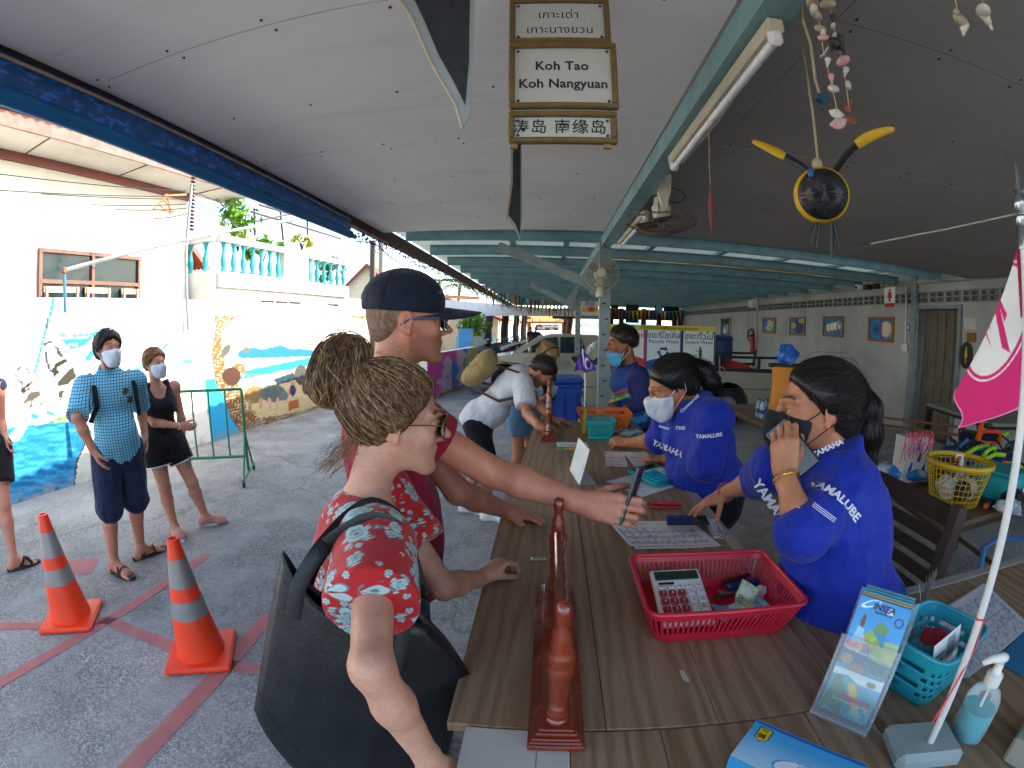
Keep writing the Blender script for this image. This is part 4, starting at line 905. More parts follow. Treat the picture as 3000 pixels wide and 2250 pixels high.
k=MB();k.lathe([(.004,0),(.009,.02),(.006,.04),(.001,.075)],tp,8);k.build('finial',M('black_plastic','151515',.4),pf);k=MB();k.lathe([(.05,0),(.05,.015),(.012,.03)],bs+V3(0,0,.001),14);k.build('foot',M('white_plastic','d9d8d0',.4),pf)
G=np.zeros((26,20,3));cols_=np.zeros((26,20,3))
pa,pb,pc_,pd=AY(1708,1025,3.49),AY(1708,1092,3.49),AY(1748,1085,3.44),AY(1738,1060,3.5)
for i in range(26):
 for j in range(20):
  u,v=i/25,j/19;G[i,j]=lerp(lerp(pa,pb,v),lerp(pd,pc_,v),u)+V3(0,.02*math.sin(u*9+v*3),0);cols_[i,j]=s2l('c8c0d8')if abs(math.hypot((u-.45)*1.1,v-.55)-.3)<.05 else s2l('4a2a86')
k=MB();k.grid(G);k.build('cloth',VC('flag_cloth',.8),pf,col=cols_.reshape(-1,3),smooth='all')
G2=np.zeros((12,20,3))
for i in range(12):
 for j in range(20):
  u,v=i/11,j/19;G2[i,j]=lerp(lerp(pa,pb+V3(0,0,.02),v),lerp(AY(1690,1060,3.52),AY(1681,1088,3.52),v),u)+V3(0,.015*math.sin(u*8+v*4),0)
k=MB();k.grid(G2);k.build('cloth',VC('flag_cloth',.8),pf,col=np.tile(s2l('532f92'),(240,1)),smooth='all')
# side desk: brochure holder, baskets, sanitizer, flag
br=thing('brochure_holder','clear acrylic holder full of blue island tour brochures','brochure holder',(.62,.6,T))
bl_,brr=V3(.545,.64,T+.012),V3(.635,.535,T+.012);bu=unit(brr-bl_);bn=unit(np.cross(bu,(0,0,1)))
if np.dot(bn,CAMP-bl_)<0:bn=-bn
up_=unit(V3(0,0,1)-bn*.42);bwid,bhei,bdep=.105,.235,.045
def cover(U,W):
 p=Paint(U,W,'2aa0d0');n1=fbm(U*6,W*10,4,2)
 p.rect(0,.5,1,1,'2f9fdc');p.mix((W>.5)*np.clip((W-.5)*2,0,1)*.6,'1a7fd0')
 p.poly([(.3,.62),(.5,.82),(.75,.72),(1,.62),(1,.5),(.3,.48)],'1f7fb8');p.poly([(.45,.8),(.55,.84),(.72,.79),(.7,.74),(.5,.74)],'5f8f3a')
 p.poly([(.3,.7),(.42,.76),(.7,.64),(1,.6),(1,.52),(.6,.52)],'8aa82a');p.mix(((n1>.52)&(W>.52)&(W<.7)&(U>.4))*.7,'b8c03a')
 p.poly([(0,.58),(.3,.7),(.4,.62),(.3,.53),(0,.5)],'d0b088');p.ell((.2,.8),(.045,.06),'5a3428');p.poly([(.14,.76),(.27,.74),(.3,.62),(.1,.62)],'8fc4dc')
 p.poly([(0,.42),(1,.42),(1,.5),(0,.56)],'12486f');p.mix(((fbm(U*14,W*14,3,5)>.5)&(W>.38)&(W<.5))*.8,'2a7a5a');p.ell((.15,.47),(.12,.045),'b08a58');p.ell((.4,.42),(.14,.04),'9a7048')
 p.rect(0,.3,1,.38,'d5dfe2');p.poly([(0,.38),(.5,.34),(1,.39),(1,.3),(0,.3)],'e2e8ea')
 p.poly([(0,.0),(0,.32),(.3,.34),(.55,.3),(1,.22),(1,0)],'1fa0a8');p.mix(((n1>.5)&(W<.32)&(U<.5))*.8,'4a7a2a');p.poly([(.35,.28),(.5,.3),(.8,.06),(.65,.05)],'e0b81c');p.ell((.62,.14),(.05,.025),'d8622a')
 p.mix(((fbm(U*20,W*20,3,6)>.6)&(W<.12))*.7,'8fd0c8');p.ell((.78,.33),(.09,.025),'7a6a3a')
 p.ell((.24,.955),(.18,.03),'e4eef4',.2);p.ell((.26,.96),(.15,.02),'2f9fdc',.2);p.ell((.64,.93),(.065,.032),'d8e4ee');p.ell((.85,.87),(.075,.034),'1c2f4a',ring=.2)
 return p.c
PB=lambda u,v,dpt:bl_+bu*(u*bwid)+up_*(v*bhei)-bn*dpt
panel('cover',PB(0,0,.002),PB(1,0,.002),PB(0,1,.002),90,170,cover,VC('glossy_brochure',.25,spec=.5),br)
pinkt=M('pink_title_ink','d83a5a',.5);wht=M('white_ink','e8e6e0',.6);nav=M('navy_ink','1a2a6a',.5)
text_on('title','INSEA',PB(.5,.945,.0018),bu,up_,.017,nav,br,.03,shear=.2,off=.0012);text_on('title','Speedboat',PB(.52,.905,.0018),bu,up_,.0085,nav,br,.01,off=.0012)
text_on('title','Koh Tao',PB(.3,.6,.0018),bu,up_,.016,pinkt,br,.03,off=.0012);text_on('title','Koh Nangyuan & Koh Phangan',PB(.52,.555,.0018),bu,up_,.0075,wht,br,.02,off=.0012)
text_on('title','Angthong',PB(.62,.17,.0018),bu,up_,.016,pinkt,br,.03,off=.0012);text_on('title','The National Marine Park',PB(.55,.13,.0018),bu,up_,.0075,wht,br,.02,off=.0012)
for i in range(9):
 k=MB();R_=np.stack([bu,up_,bn],1);k.box(PB(.5,.5+.012*(i%3),.0065+.0042*i),(bwid-.002,bhei,.0038),R_);k.build('brochure',M('brochure_edge_%d'%(i%3),('2f8fb8','c08a2a','3fa0c0')[i%3],.5),br)
k=MB();R_=np.stack([bu,up_,bn],1)
k.box(PB(.5,.3,-.006),(bwid+.02,bhei*.74,.0025),R_);k.build('front_wall',GLS,br)
k=MB();k.box(PB(.5,.45,bdep+.004),(bwid+.02,bhei*1.05,.0025),R_);k.build('back_wall',GLS,br)
for s_ in(-.06,1.06):
 k=MB();k.box(PB(s_,.28,bdep/2),(.0025,bhei*.66,bdep+.02),R_);k.build('side_wall',GLS,br)
k=MB();k.box(PB(.5,-.03,bdep/2),(bwid+.02,.003,bdep+.02),R_);k.build('floor',GLS,br)
tbm=M('turquoise_plastic','1496a8',.4,var=.06)
tb=thing('turquoise_basket','turquoise plastic basket with oval holes behind the brochures','basket',(.82,.66,T))
def tb_ring(t,n=96):
 w,d_=.17+.05*t,.12+.05*t;a=np.linspace(0,2*PI,n,endpoint=False);e_=.35
 return np.stack([np.sign(np.cos(a))*np.abs(np.cos(a))**e_*w/2,np.sign(np.sin(a))*np.abs(np.sin(a))**e_*d_/2],1)
lev=np.linspace(0,1,25);R_=rotm('Z',.35)[:2,:2]
Gt=np.stack([np.concatenate([tb_ring(t)@R_.T+np.array([.83,.66]),np.full((96,1),T+.002+.13*t)],1)for t in lev])
F=[]
for i in range(24):
 for j in range(96):
  row=(i-3)//4;ph=(j+(3 if row%2 else 0))%6
  if 3<=i<19 and(i-3)%4 in(1,2)and ph in(2,3,4):continue
  F.append((i*96+j,i*96+(j+1)%96,(i+1)*96+(j+1)%96,(i+1)*96+j))
k=MB();k.add(Gt.reshape(-1,3),F);k.build('side',tbm,tb,solid=.0025,smooth='all');k=MB();k.add(Gt[0],[tuple(range(96))]);k.build('floor',tbm,tb)
k=MB();k.tube(np.concatenate([Gt[-1],Gt[-1][:1]]),.005,8,cap=False);k.build('rim',tbm,tb,smooth=True)
o=thing('folded_leaflet','black and white leaflet sticking out of the turquoise basket','leaflet',(.82,.64,T));cA,cB=V3(.765,.575,T+.05),V3(.885,.62,T+.05)
panel('paper',cA,cB,cA+V3(-.01,.02,.1),40,30,lambda U,W:(lambda p:(p.rect(.5,.35,.8,.9,'8a9094'),p.rect(.1,.5,.4,.56,'707a80'),p.rect(.1,.65,.45,.7,'707a80'),p.rect(.55,.05,.75,.28,'b8a83a'),p.rect(.1,.1,.4,.3,'4a3a34'),p.c)[-1])(Paint(U,W,'cfd4d4')),VC('paper_print',.75),o)
k=MB();k.ball((.86,.69,T+.09),(.035,.03,.015),8);pv=k.arr();k.v=[pv+.004*np.sin(pv[:,[1,2,0]]*150)];tag(k.build('red_ribbon',M('red_cloth','a81f2a',.7)),'crumpled red ribbon inside the turquoise basket','ribbon')
lg=[(.93,.62),(1.285,.72),(.985,.86)]
for i in range(4):sheet('ledger_sheet',['top grid ruled ledger sheet on the side desk','second ledger sheet under the grid ruled one','third ledger sheet of the clipped pile','bottom ledger sheet of the clipped pile'][3-i],[(x+.004*i,y-.003*i)for x,y in lg],form_fn('c2c4c2','8a9494',False,22,26,(.03,.97,.03,.9)),.0012+.0022*i,grp='ledger papers',n=(70,50))
o=thing('curled_papers','curled sheaf of white paper standing up beside the ledger','paper',(1.0,.86,T))
for i in range(6):
 k=MB();s_=np.linspace(0,1,9);Gq=np.stack([np.stack([.975+.012*i+.035*s_**2*(i-2)*.3+e_*.03,.845+.01*i+s_*.02+e_*.035,T+.004+.1*s_],1)for e_ in(0,1)]);k.grid(Gq);k.build('sheet',M('paper','cfccc2',.8),o)
k=MB();k.tube([(.985,.83,T+.012),(.97,.84,T+.03),(.985,.86,T+.04),(1.0,.85,T+.012)],.002,6);k.build('bulldog_clip',M('steel_grey','8a8a8e',.35,.7),o)
k=MB();k.box((1.2,.6,T+.004),(.22,.16,.006),rotm('Z',.3),bev=.002);tag(k.build('blue_folder',M('blue_folder','1f6f96',.5)),'flat blue folder under the ledger papers','folder')
k=MB();k.box((1.12,.86,T+.003),(.16,.05,.004),rotm('Z',.25),bev=.001);tag(k.build('blue_folder',M('blue_folder','1f6f96',.5)),'blue folder corner peeking behind the ledger','folder')
sn=thing('sanitizer_bottle','clear pump bottle half full of turquoise hand sanitizer','bottle',(.815,.475,T));c_=V3(.815,.475,T+.001)
k=MB();k.lathe([(.028,0),(.034,.006),(.035,.02),(.035,.085),(.033,.1),(.026,.115),(.014,.124),(.013,.134)],c_,28,cap=True);k.build('bottle',GLS,sn,smooth='all')
GEL,nt_,b__=newmat('turquoise_gel');b__.inputs['Base Color'].default_value=(.03,.5,.58,1);b__.inputs['Transmission Weight'].default_value=.25;b__.inputs['Roughness'].default_value=.1;b__.inputs['IOR'].default_value=1.33
k=MB();k.lathe([(.026,.003),(.0325,.009),(.0335,.02),(.0335,.075)],c_,28);k.build('gel',GEL,sn,smooth=True)
pw=M('white_pump_plastic','dedcd6',.35)
k=MB();k.lathe([(.0155,.128),(.0165,.13),(.0165,.152),(.012,.154),(.009,.158),(.0085,.176)],c_,18);k.build('collar',pw,sn,smooth=True)
k=MB();k.tube([c_+V3(.012,0,.183),c_+V3(0,0,.186),c_+V3(-.025,.006,.186),c_+V3(-.042,.01,.178)],[.008,.011,.008,.005],10);k.build('nozzle',pw,sn,smooth='all')
k=MB();k.tube([c_+V3(0,0,.13),c_+V3(.004,0,.01)],.003,6);k.build('dip_tube',pw,sn)
fl=thing('pink_flag','pink and white speedboat company flag on a white table pole','flag',(.69,.46,T));bp=V3(.692,.462,T)
k=MB();k.box((.692,.475,T+.021),(.14,.1,.04),rotm('Z',-.25),bev=.012);k.build('base_block',M('grey_green_plastic','8b9a98',.55,var=.1,dirt=.2),fl)
ptop=AD(2991,628,1.0);hd=math.hypot(*ptop[:2]);ptop=CAMP+(ptop-CAMP)*(.83/hd);pw_=M('white_pole','c9cac8',.45)
pp=[lerp(bp+V3(0,0,.04),ptop,t)for t in np.linspace(0,1,8)]
k=MB();k.tube(pp,.0065,12);k.build('pole',pw_,fl,smooth=True)
k=MB();k.lathe([(.0085,-.05),(.0085,-.02),(.007,-.018),(.0095,-.012),(.0095,-.004),(.006,0),(.011,.012),(.011,.02),(.006,.03),(.0085,.034),(.006,.04),(.0015,.075)],ptop,14);k.build('finial',M('chrome_grey','8f9498',.2,.9),fl,smooth=True)
k=MB();tpt=lerp(bp,ptop,.33)
k.tube([tpt+V3(-.008,0,.003),tpt+V3(.002,-.009,.004),tpt+V3(.009,0,.002),tpt+V3(.004,.008,.0),tpt+V3(-.008,0,.003)],.0022,6);k.tube([tpt+V3(.008,-.004,0),tpt+V3(.012,-.006,-.05),tpt+V3(-.012,-.012,-.13),tpt+V3(-.03,-.016,-.19)],.0016,6);k.tube([tpt+V3(.009,-.002,0),tpt+V3(.014,-.004,-.04),tpt+V3(-.005,-.01,-.11),tpt+V3(-.026,-.016,-.18)],.0016,6)
k.build('red_cord',M('coral_cord','d0383a',.7),fl)
nu,nv=150,170
h1=min((lerp(bp,ptop,t)for t in np.linspace(.5,1,200)),key=lambda q:abs(project(q)[1]-668))
f1=AD(2806,1120,.98);f2=AD(2822,1258,.96);h2=AD(3010,1155,.93)
G=np.zeros((nu,nv,3))
U_,V_=np.meshgrid(np.linspace(0,1,nu),np.linspace(0,1,nv),indexing='ij')
G=lerp(1,0,0)*0+(h1*(1-U_[...,None])+f1*U_[...,None])*(1-V_[...,None])+(h2*(1-U_[...,None])+f2*U_[...,None])*V_[...,None]
G+=RM[:,2]*(.014*np.sin(V_*7+U_*2.5)*(1-.3*U_)+.018*np.sin(U_*4)*V_)[...,None]
Q=project(G);Xp,Yp=Q[...,0],Q[...,1];p=Paint(Xp,Yp,'c8246e')
cq,rq,ro=(2922,940),(78,168),.315
p.ell(cq,(rq[0]*1.17,rq[1]*1.1),'d7d9d8',ro);p.ell(cq,(rq[0]*1.12,rq[1]*1.065),'c8246e',ro);p.ell(cq,rq,'d7d9d8',ro)
zf=lambda L:[(2700+x*300/476,600+y*600/952)for x,y in L]
p.poly(zf([(330,440),(344,395),(413,690),(373,665)]),'c8246e');p.poly(zf([(344,395),(398,508),(386,546),(350,440)]),'c8246e');p.poly(zf([(302,508),(325,610),(316,560),(298,515)]),'c8246e');p.poly(zf([(290,555),(327,670),(315,645),(288,580)]),'c8246e')
p.mix((np.abs(V_-1)<.012)|(np.abs(U_-1)<.014),'d98aae');p.mix((Xp>2972+(Yp-640)*.06)*(Yp<930),'8a1840')
k=MB();k.grid(G);k.build('cloth',VC('flag_weave',.85,.1,200),fl,col=p.c.reshape(-1,3),smooth='all')
fm=G[30,40];fuv=unit(G[34,52]-G[30,40])
tq=[AD(2889,990,.955),AD(2915,1092,.95)];nf=-RM[:,2]*-1
uu=unit(tq[1]-tq[0]);vv=unit(np.cross(RM[:,2],uu))
gb=BVHTree.FromPolygons([tuple(v)for v in k.arr()],k.f)
text_on('lettering','edboat',lerp(tq[0],tq[1],.5),uu,vv,.028,M('flag_pink_ink','c8246e',.8),fl,.02,off=.003,bvh=gb)
mbx=thing('mask_box','blue and white cardboard box of fifty face masks','box',(.42,.5,T));A1=AZ(2220,2102,T);e1=unit(V3(.54,.44,T)-V3(.421,.64,T));e2=V3(-e1[1],e1[0],0)
if np.dot(e2,V3(-1,0,0))<0:e2=-e2
hbx=.085;c0=V3(.435,.66,T);Lx,Wx=.2,.1
ux_=unit(V3(.62,-.62,0));vx_=V3(-ux_[1],ux_[0],0)*-1
c0=AZ(2218,2108,T+hbx);c0[2]=T
k=MB();k.prism([c0,c0+ux_*Lx,c0+ux_*Lx+vx_*Wx,c0+vx_*Wx],(0,0,hbx));k.build('carton',M('blue_carton','2a86c0',.4,var=.05),mbx)
top0=c0+V3(0,0,hbx+.001)
def mask_top(U,W):
 p=Paint(U,W,'3fa4dc');p.mix(np.clip(W*1.2-.3,0,.9),'b8dcec');p.rect(0,0,1,.07,'1a5fb0');p.ell((.62,.75),(.3,.22),'d9eaf2');p.ell((.62,.75),(.3,.22),'2f8fc8',ring=.03);p.rect(.5,.5,.8,.95,'5fb4e0',.5)
 p.poly([(.06,.12),(.18,.12),(.18,.38),(.12,.46),(.06,.38)],'0f2a50');p.poly([(.068,.14),(.172,.14),(.172,.37),(.12,.44),(.068,.37)],'e0c81c');return p.c
panel('lid',top0+vx_*Wx,top0+vx_*Wx+ux_*Lx,top0,90,50,lambda U,W:mask_top(U,1-W),VC('glossy_brochure',.25,spec=.5),mbx)
tc_=top0+ux_*(.12*Lx)+vx_*(.26*Wx)
text_on('lettering','50',tc_-vx_*.006*-1,-ux_,vx_*-1 if False else-vx_*-1 if False else unit(np.cross((0,0,1),-ux_)),.014,M('black_ink','16161a',.5),mbx,.03,off=.001)
text_on('lettering','PCS',tc_-vx_*.008,-ux_,unit(np.cross((0,0,1),-ux_)),.007,M('black_ink','16161a',.5),mbx,.02,off=.001)
k=MB();k.box((.93,.36,T+.03),(.14,.12,.06),rotm('Z',.4),bev=.006);tag(k.build('grey_box',M('beige_grey_box','8d9088',.6,dirt=.3)),'beige grey box beside the sanitizer bottle','box')
# people: one smooth surface per body, grown from blended tapered limbs
def _smin(a,b,k):
 if k<=1e-6:return np.minimum(a,b)
 h=np.clip(.5+.5*(b-a)/k,0,1);return b*(1-h)+a*h-k*h*(1-h)
class RC:
 def __init__(s,a,b,ra,rb,k=.03,neg=False):s.a,s.b,s.ra,s.rb,s.k,s.neg=np.asarray(a,float),np.asarray(b,float),ra,rb,k,neg
 def box(s,m):r=max(s.ra,s.rb)+m;return np.minimum(s.a,s.b)-r,np.maximum(s.a,s.b)+r
 def d(s,P,inf=0.):
  ab=s.b-s.a;t=np.clip(((P-s.a.astype(np.float32))@ab.astype(np.float32))/max(ab@ab,1e-9),0,1)
  q=P-s.a.astype(np.float32)-t[...,None]*ab.astype(np.float32)
  return np.sqrt((q*q).sum(-1))-(s.ra+(s.rb-s.ra)*t)-inf
class EL:
 def __init__(s,c,r,R=None,k=.03,neg=False):s.c,s.r,s.R,s.k,s.neg=np.asarray(c,float),np.asarray(r,float),np.eye(3)if R is None else np.asarray(R),k,neg
 def box(s,m):r=max(s.r)+m;return s.c-r,s.c+r
 def d(s,P,inf=0.):
  q=(P-s.c.astype(np.float32))@s.R.astype(np.float32);r=(s.r+inf).astype(np.float32)
  k0=np.sqrt(((q/r)**2).sum(-1));k1=np.sqrt(((q/(r*r))**2).sum(-1));return k0*(k0-1)/np.maximum(k1,1e-6)
class GR:
 def __init__(s,prims,clips,k=.03):s.p,s.cl,s.k=prims,clips,k
 def box(s,m):a=np.array([p.box(m)for p in s.p]);return a[:,0].min(0),a[:,1].max(0)
 def d(s,P,inf=0.):
  D=None
  for p in s.p:q=p.d(P,inf);D=q if D is None else _smin(D,q,p.k)
  for(c,n_,k)in s.cl:
   n_=unit(n_);e=((P-np.asarray(c,np.float32))@n_.astype(np.float32));D=-_smin(-D,-e,k)
  return D
def sleeve(S_,E_,W_,t,r0,r1,k=.03,flare=0.):
 """sleeve or trouser leg from S past E; t 0..1 to the elbow, 1..2 to the wrist"""
 if t<=1:e=lerp(S_,E_,t);return GR([RC(S_,lerp(S_,E_,min(t+.12,1.2)),r0,r1+flare,.03)],[(e,E_-S_,.005)],k)
 e=lerp(E_,W_,t-1);return GR([RC(S_,E_,r0,(r0+r1)/2,.03),GR([RC(E_,lerp(E_,W_,min(t-.9,1)),(r0+r1)/2,r1+flare,.025)],[(e,W_-E_,.005)],.02)],[],k)
def field(prims,lo,hi,res,inf=0.,clips=(),kmin=0.):
 lo=np.asarray(lo,float);n=np.maximum(np.ceil((np.asarray(hi)-lo)/res).astype(int)+1,3)
 ax=[(lo[i]+res*np.arange(n[i])).astype(np.float32)for i in range(3)];F=np.full(n,.2,np.float32)
 for pr in prims:
  a,b=pr.box(inf+pr.k+2.5*res+.012);i0=np.clip(np.floor((a-lo)/res).astype(int),0,n);i1=np.clip(np.ceil((b-lo)/res).astype(int)+1,0,n)
  if np.any(i1-i0<1):continue
  sl=tuple(slice(x,y)for x,y in zip(i0,i1));g=np.stack(np.meshgrid(*[ax[i][sl[i]]for i in range(3)],indexing='ij'),-1);k=max(pr.k,kmin)
  if getattr(pr,'neg',False):F[sl]=-_smin(-F[sl],pr.d(g,-inf),k)
  else:F[sl]=_smin(F[sl],pr.d(g,inf),k)
 for(p,nr,k)in clips:
  nr=unit(nr);dd=(ax[0][:,None,None]-p[0])*nr[0]+(ax[1][None,:,None]-p[1])*nr[1]+(ax[2][None,None,:]-p[2])*nr[2]
  F=-_smin(-F,-dd.astype(np.float32),k)
 return F,lo
def nets(F,lo,res):
 """surface nets"""
 S=F<0;n=np.array(F.shape);act=np.zeros(n-1,bool);cnt=np.zeros(n-1,np.float32);acc=np.zeros((*(n-1),3),np.float32)
 sl=lambda o:tuple(slice(o[i],n[i]-1+o[i])for i in range(3));corners=[(i,j,k)for i in(0,1)for j in(0,1)for k in(0,1)]
 tot=sum(S[sl(c)].astype(np.int8)for c in corners);act=(tot>0)&(tot<8);idx=np.argwhere(act)
 if not len(idx):return np.zeros((0,3)),[]
 vals={c:F[idx[:,0]+c[0],idx[:,1]+c[1],idx[:,2]+c[2]]for c in corners};acc=np.zeros((len(idx),3));cn=np.zeros(len(idx))
 for c in corners:
  for a in range(3):
   if c[a]:continue
   e=list(c);e[a]=1;e=tuple(e);v0,v1=vals[c],vals[e];m=(v0<0)!=(v1<0);t=np.where(m,v0/np.where(m,v0-v1,1),0)
   p=np.tile(np.array(c,float),(len(idx),1));p[:,a]=t;acc+=p*m[:,None];cn+=m
 V=(idx+acc/cn[:,None])*res+lo;vid=np.full(n-1,-1,np.int64);vid[tuple(idx.T)]=np.arange(len(idx));Q=[]
 for a in range(3):
  b,c=(a+1)%3,(a+2)%3;s0=[slice(None)]*3;s1=[slice(None)]*3;s0[a]=slice(0,n[a]-1);s1[a]=slice(1,n[a])
  A,B=S[tuple(s0)],S[tuple(s1)];e=np.argwhere(A!=B);
  if not len(e):continue
  ok=(e[:,b]>0)&(e[:,c]>0)&(e[:,b]<n[b]-1)&(e[:,c]<n[c]-1);e=e[ok];ins=A[tuple(e.T)]
  def g(db,dc):q=e.copy();q[:,b]-=db;q[:,c]-=dc;return vid[tuple(q.T)]
  q=np.stack([g(1,1),g(0,1),g(0,0),g(1,0)],1);q=np.where(ins[:,None],q,q[:,::-1]);Q.append(q)
 Q=np.concatenate(Q);Q=Q[(Q>=0).all(1)];return V,Q
def vnorm(V,Q):
 fn=np.cross(V[Q[:,2]]-V[Q[:,0]],V[Q[:,3]]-V[Q[:,1]]);Nn=np.zeros_like(V)
 for i in range(4):np.add.at(Nn,Q[:,i],fn)
 return Nn/np.maximum(np.linalg.norm(Nn,axis=1,keepdims=True),1e-12)
def bounds(prims,m):
 a=np.array([p.box(m)[0]for p in prims if not getattr(p,'neg',False)]);b=np.array([p.box(m)[1]for p in prims if not getattr(p,'neg',False)]);return a.min(0),b.max(0)
def smooth_mesh(V,Q,it=1,lam=.5):
 E_=np.concatenate([Q[:,[0,1]],Q[:,[1,2]],Q[:,[2,3]],Q[:,[3,0]]])
 for _ in range(it):
  A=np.zeros_like(V);c=np.zeros(len(V));np.add.at(A,E_[:,0],V[E_[:,1]]);np.add.at(c,E_[:,0],1);np.add.at(A,E_[:,1],V[E_[:,0]]);np.add.at(c,E_[:,1],1)
  V=V*(1-lam)+lam*A/np.maximum(c,1)[:,None]
 return V
def garment(name,prims,inf,mat,parent,clips=(),res=.009,folds=.004,fscale=(14,14,7),seed=0,kmin=.03,colfn=None,smooth_it=1,drape=0.):
 lo,hi=bounds(prims,inf+3*res);F,lo=field(prims,lo,hi,res,inf,clips,kmin);V,Q=nets(F,lo,res)
 if smooth_it:V=smooth_mesh(V,Q,smooth_it)
 if folds:
  n_=vnorm(V,Q);f=vnoise3(V*np.array(fscale)+seed*3.1,seed)-.5;f2=vnoise3(V*np.array(fscale)*2.3+7,seed+2)-.5
  rid=np.abs(f)*-2+.5;V=V+n_*(folds*(rid*1.1+f2*.7))[:,None]
 col=colfn(V)if colfn else None
 o=link_mesh(name,V,Q,mat,parent,smooth='all',col=col);o['_v']=0;del o['_v']
 return o,V,Q
def reach(S,px,py,L,far=False):
 """point on the ray through a pixel at distance L from S (nearest approach if out of reach)"""
 v=ray(px,py);w=CAMP-np.asarray(S);b=np.dot(v,w);c=np.dot(w,w)-L*L;D=b*b-c
 if D<0:return CAMP+v*(-b)
 t=-b+(math.sqrt(D)if far else-math.sqrt(D));return CAMP+v*t
def skin_mat(name):
 if name in _mats:return _mats[name]
 m,nt,b=newmat(name);a=N(nt,'ShaderNodeVertexColor');a.layer_name='Col';vec=coords(nt)
 n1=noise(nt,vec,22,5);n2=noise(nt,vec,160,4,.65)
 cc=mixc(nt,1,a.outputs[0],ramp(nt,n1,[(.3,(.9,.8,.77)),(.7,(1.08,1.05,1.03))]),'MULTIPLY');cc=mixc(nt,1,cc,ramp(nt,n2,[(.35,.9),(.6,1.03)]),'MULTIPLY')
 nt.links.new(cc,b.inputs['Base Color']);b.inputs['Roughness'].default_value=.48;b.inputs['Specular IOR Level'].default_value=.42
 b.inputs['Subsurface Weight'].default_value=.12;b.inputs['Subsurface Radius'].default_value=(.012,.005,.003);b.inputs['Subsurface Scale'].default_value=1.
 bump(nt,b,n2,.18,.0012);_mats[name]=m;return m
SKIN=skin_mat('skin')
def head_prims(C,R,s=1.,female=False,jaw=1.,mouth=True,eyes=True):
 P=lambda x,y,z:np.asarray(C)+R@(V3(x,y,z)*s);L=[]
 e=lambda c,r,k=.02,neg=False,R2=None:L.append(EL(P(*c),V3(*r)*s,R if R2 is None else R@R2,k*s,neg))
 c_=lambda a,b,ra,rb,k=.015:L.append(RC(P(*a),P(*b),ra*s,rb*s,k*s))
 e((0,-.016,.034),(.073,.094,.077),.02);e((0,.018,-.03),(.057,.066,.08),.035)
 for sg in(-1,1):
  c_((sg*.052*jaw,.004,-.04),(sg*.022*jaw,.066,-.098),.017,.015,.03);e((sg*.037,.062,-.026),(.021,.02,.022),.025)
  c_((sg*.01,.0875,.02),(sg*.047,.068,.024),.0095,.007,.018)
 e((0,.079,-.1),(.019,.015,.015),.02)
 c_((0,.088,.014),(0,.1085,-.02),.0062,.0088,.012);e((0,.1135,-.0255),(.0095,.0105,.0085),.008)
 for sg in(-1,1):e((sg*.0125,.098,-.0315),(.0065,.009,.007),.006)
 if eyes:
  for sg in(-1,1):
   e((sg*.032,.096,.001),(.017,.012,.0125),.012,True);e((sg*.0315,.0735,.0),(.0125,.0125,.0125),.002)
   c_((sg*.018,.083,.004),(sg*.032,.0865,.0085),.0028,.0032,.004);c_((sg*.032,.0865,.0085),(sg*.045,.079,.004),.0032,.0028,.004)
   c_((sg*.02,.0825,-.004),(sg*.032,.0845,-.0085),.0024,.0026,.004);c_((sg*.032,.0845,-.0085),(sg*.044,.0785,-.004),.0026,.0024,.004)
 e((0,.058,-.057),(.034,.032,.036),.02)
 if mouth:
  c_((-.018,.0805,-.0585),(0,.0885,-.0565),.003,.0045,.008);c_((.018,.0805,-.0585),(0,.0885,-.0565),.003,.0045,.008)
  c_((-.014,.082,-.0662),(.014,.082,-.0662),.0042,.0042,.008);e((0,.087,-.067),(.011,.0045,.005),.006)
 for sg in(-1,1):
  R2=rotm('Z',sg*-.38)@rotm('X',-.16)
  e((sg*.0765,-.012,-.004),(.0075,.0185,.031),.006,False,R2);e((sg*.0855,-.006,-.0),(.0065,.0115,.019),.005,True,R2);e((sg*.079,-.003,-.03),(.0055,.008,.009),.005)
 return L
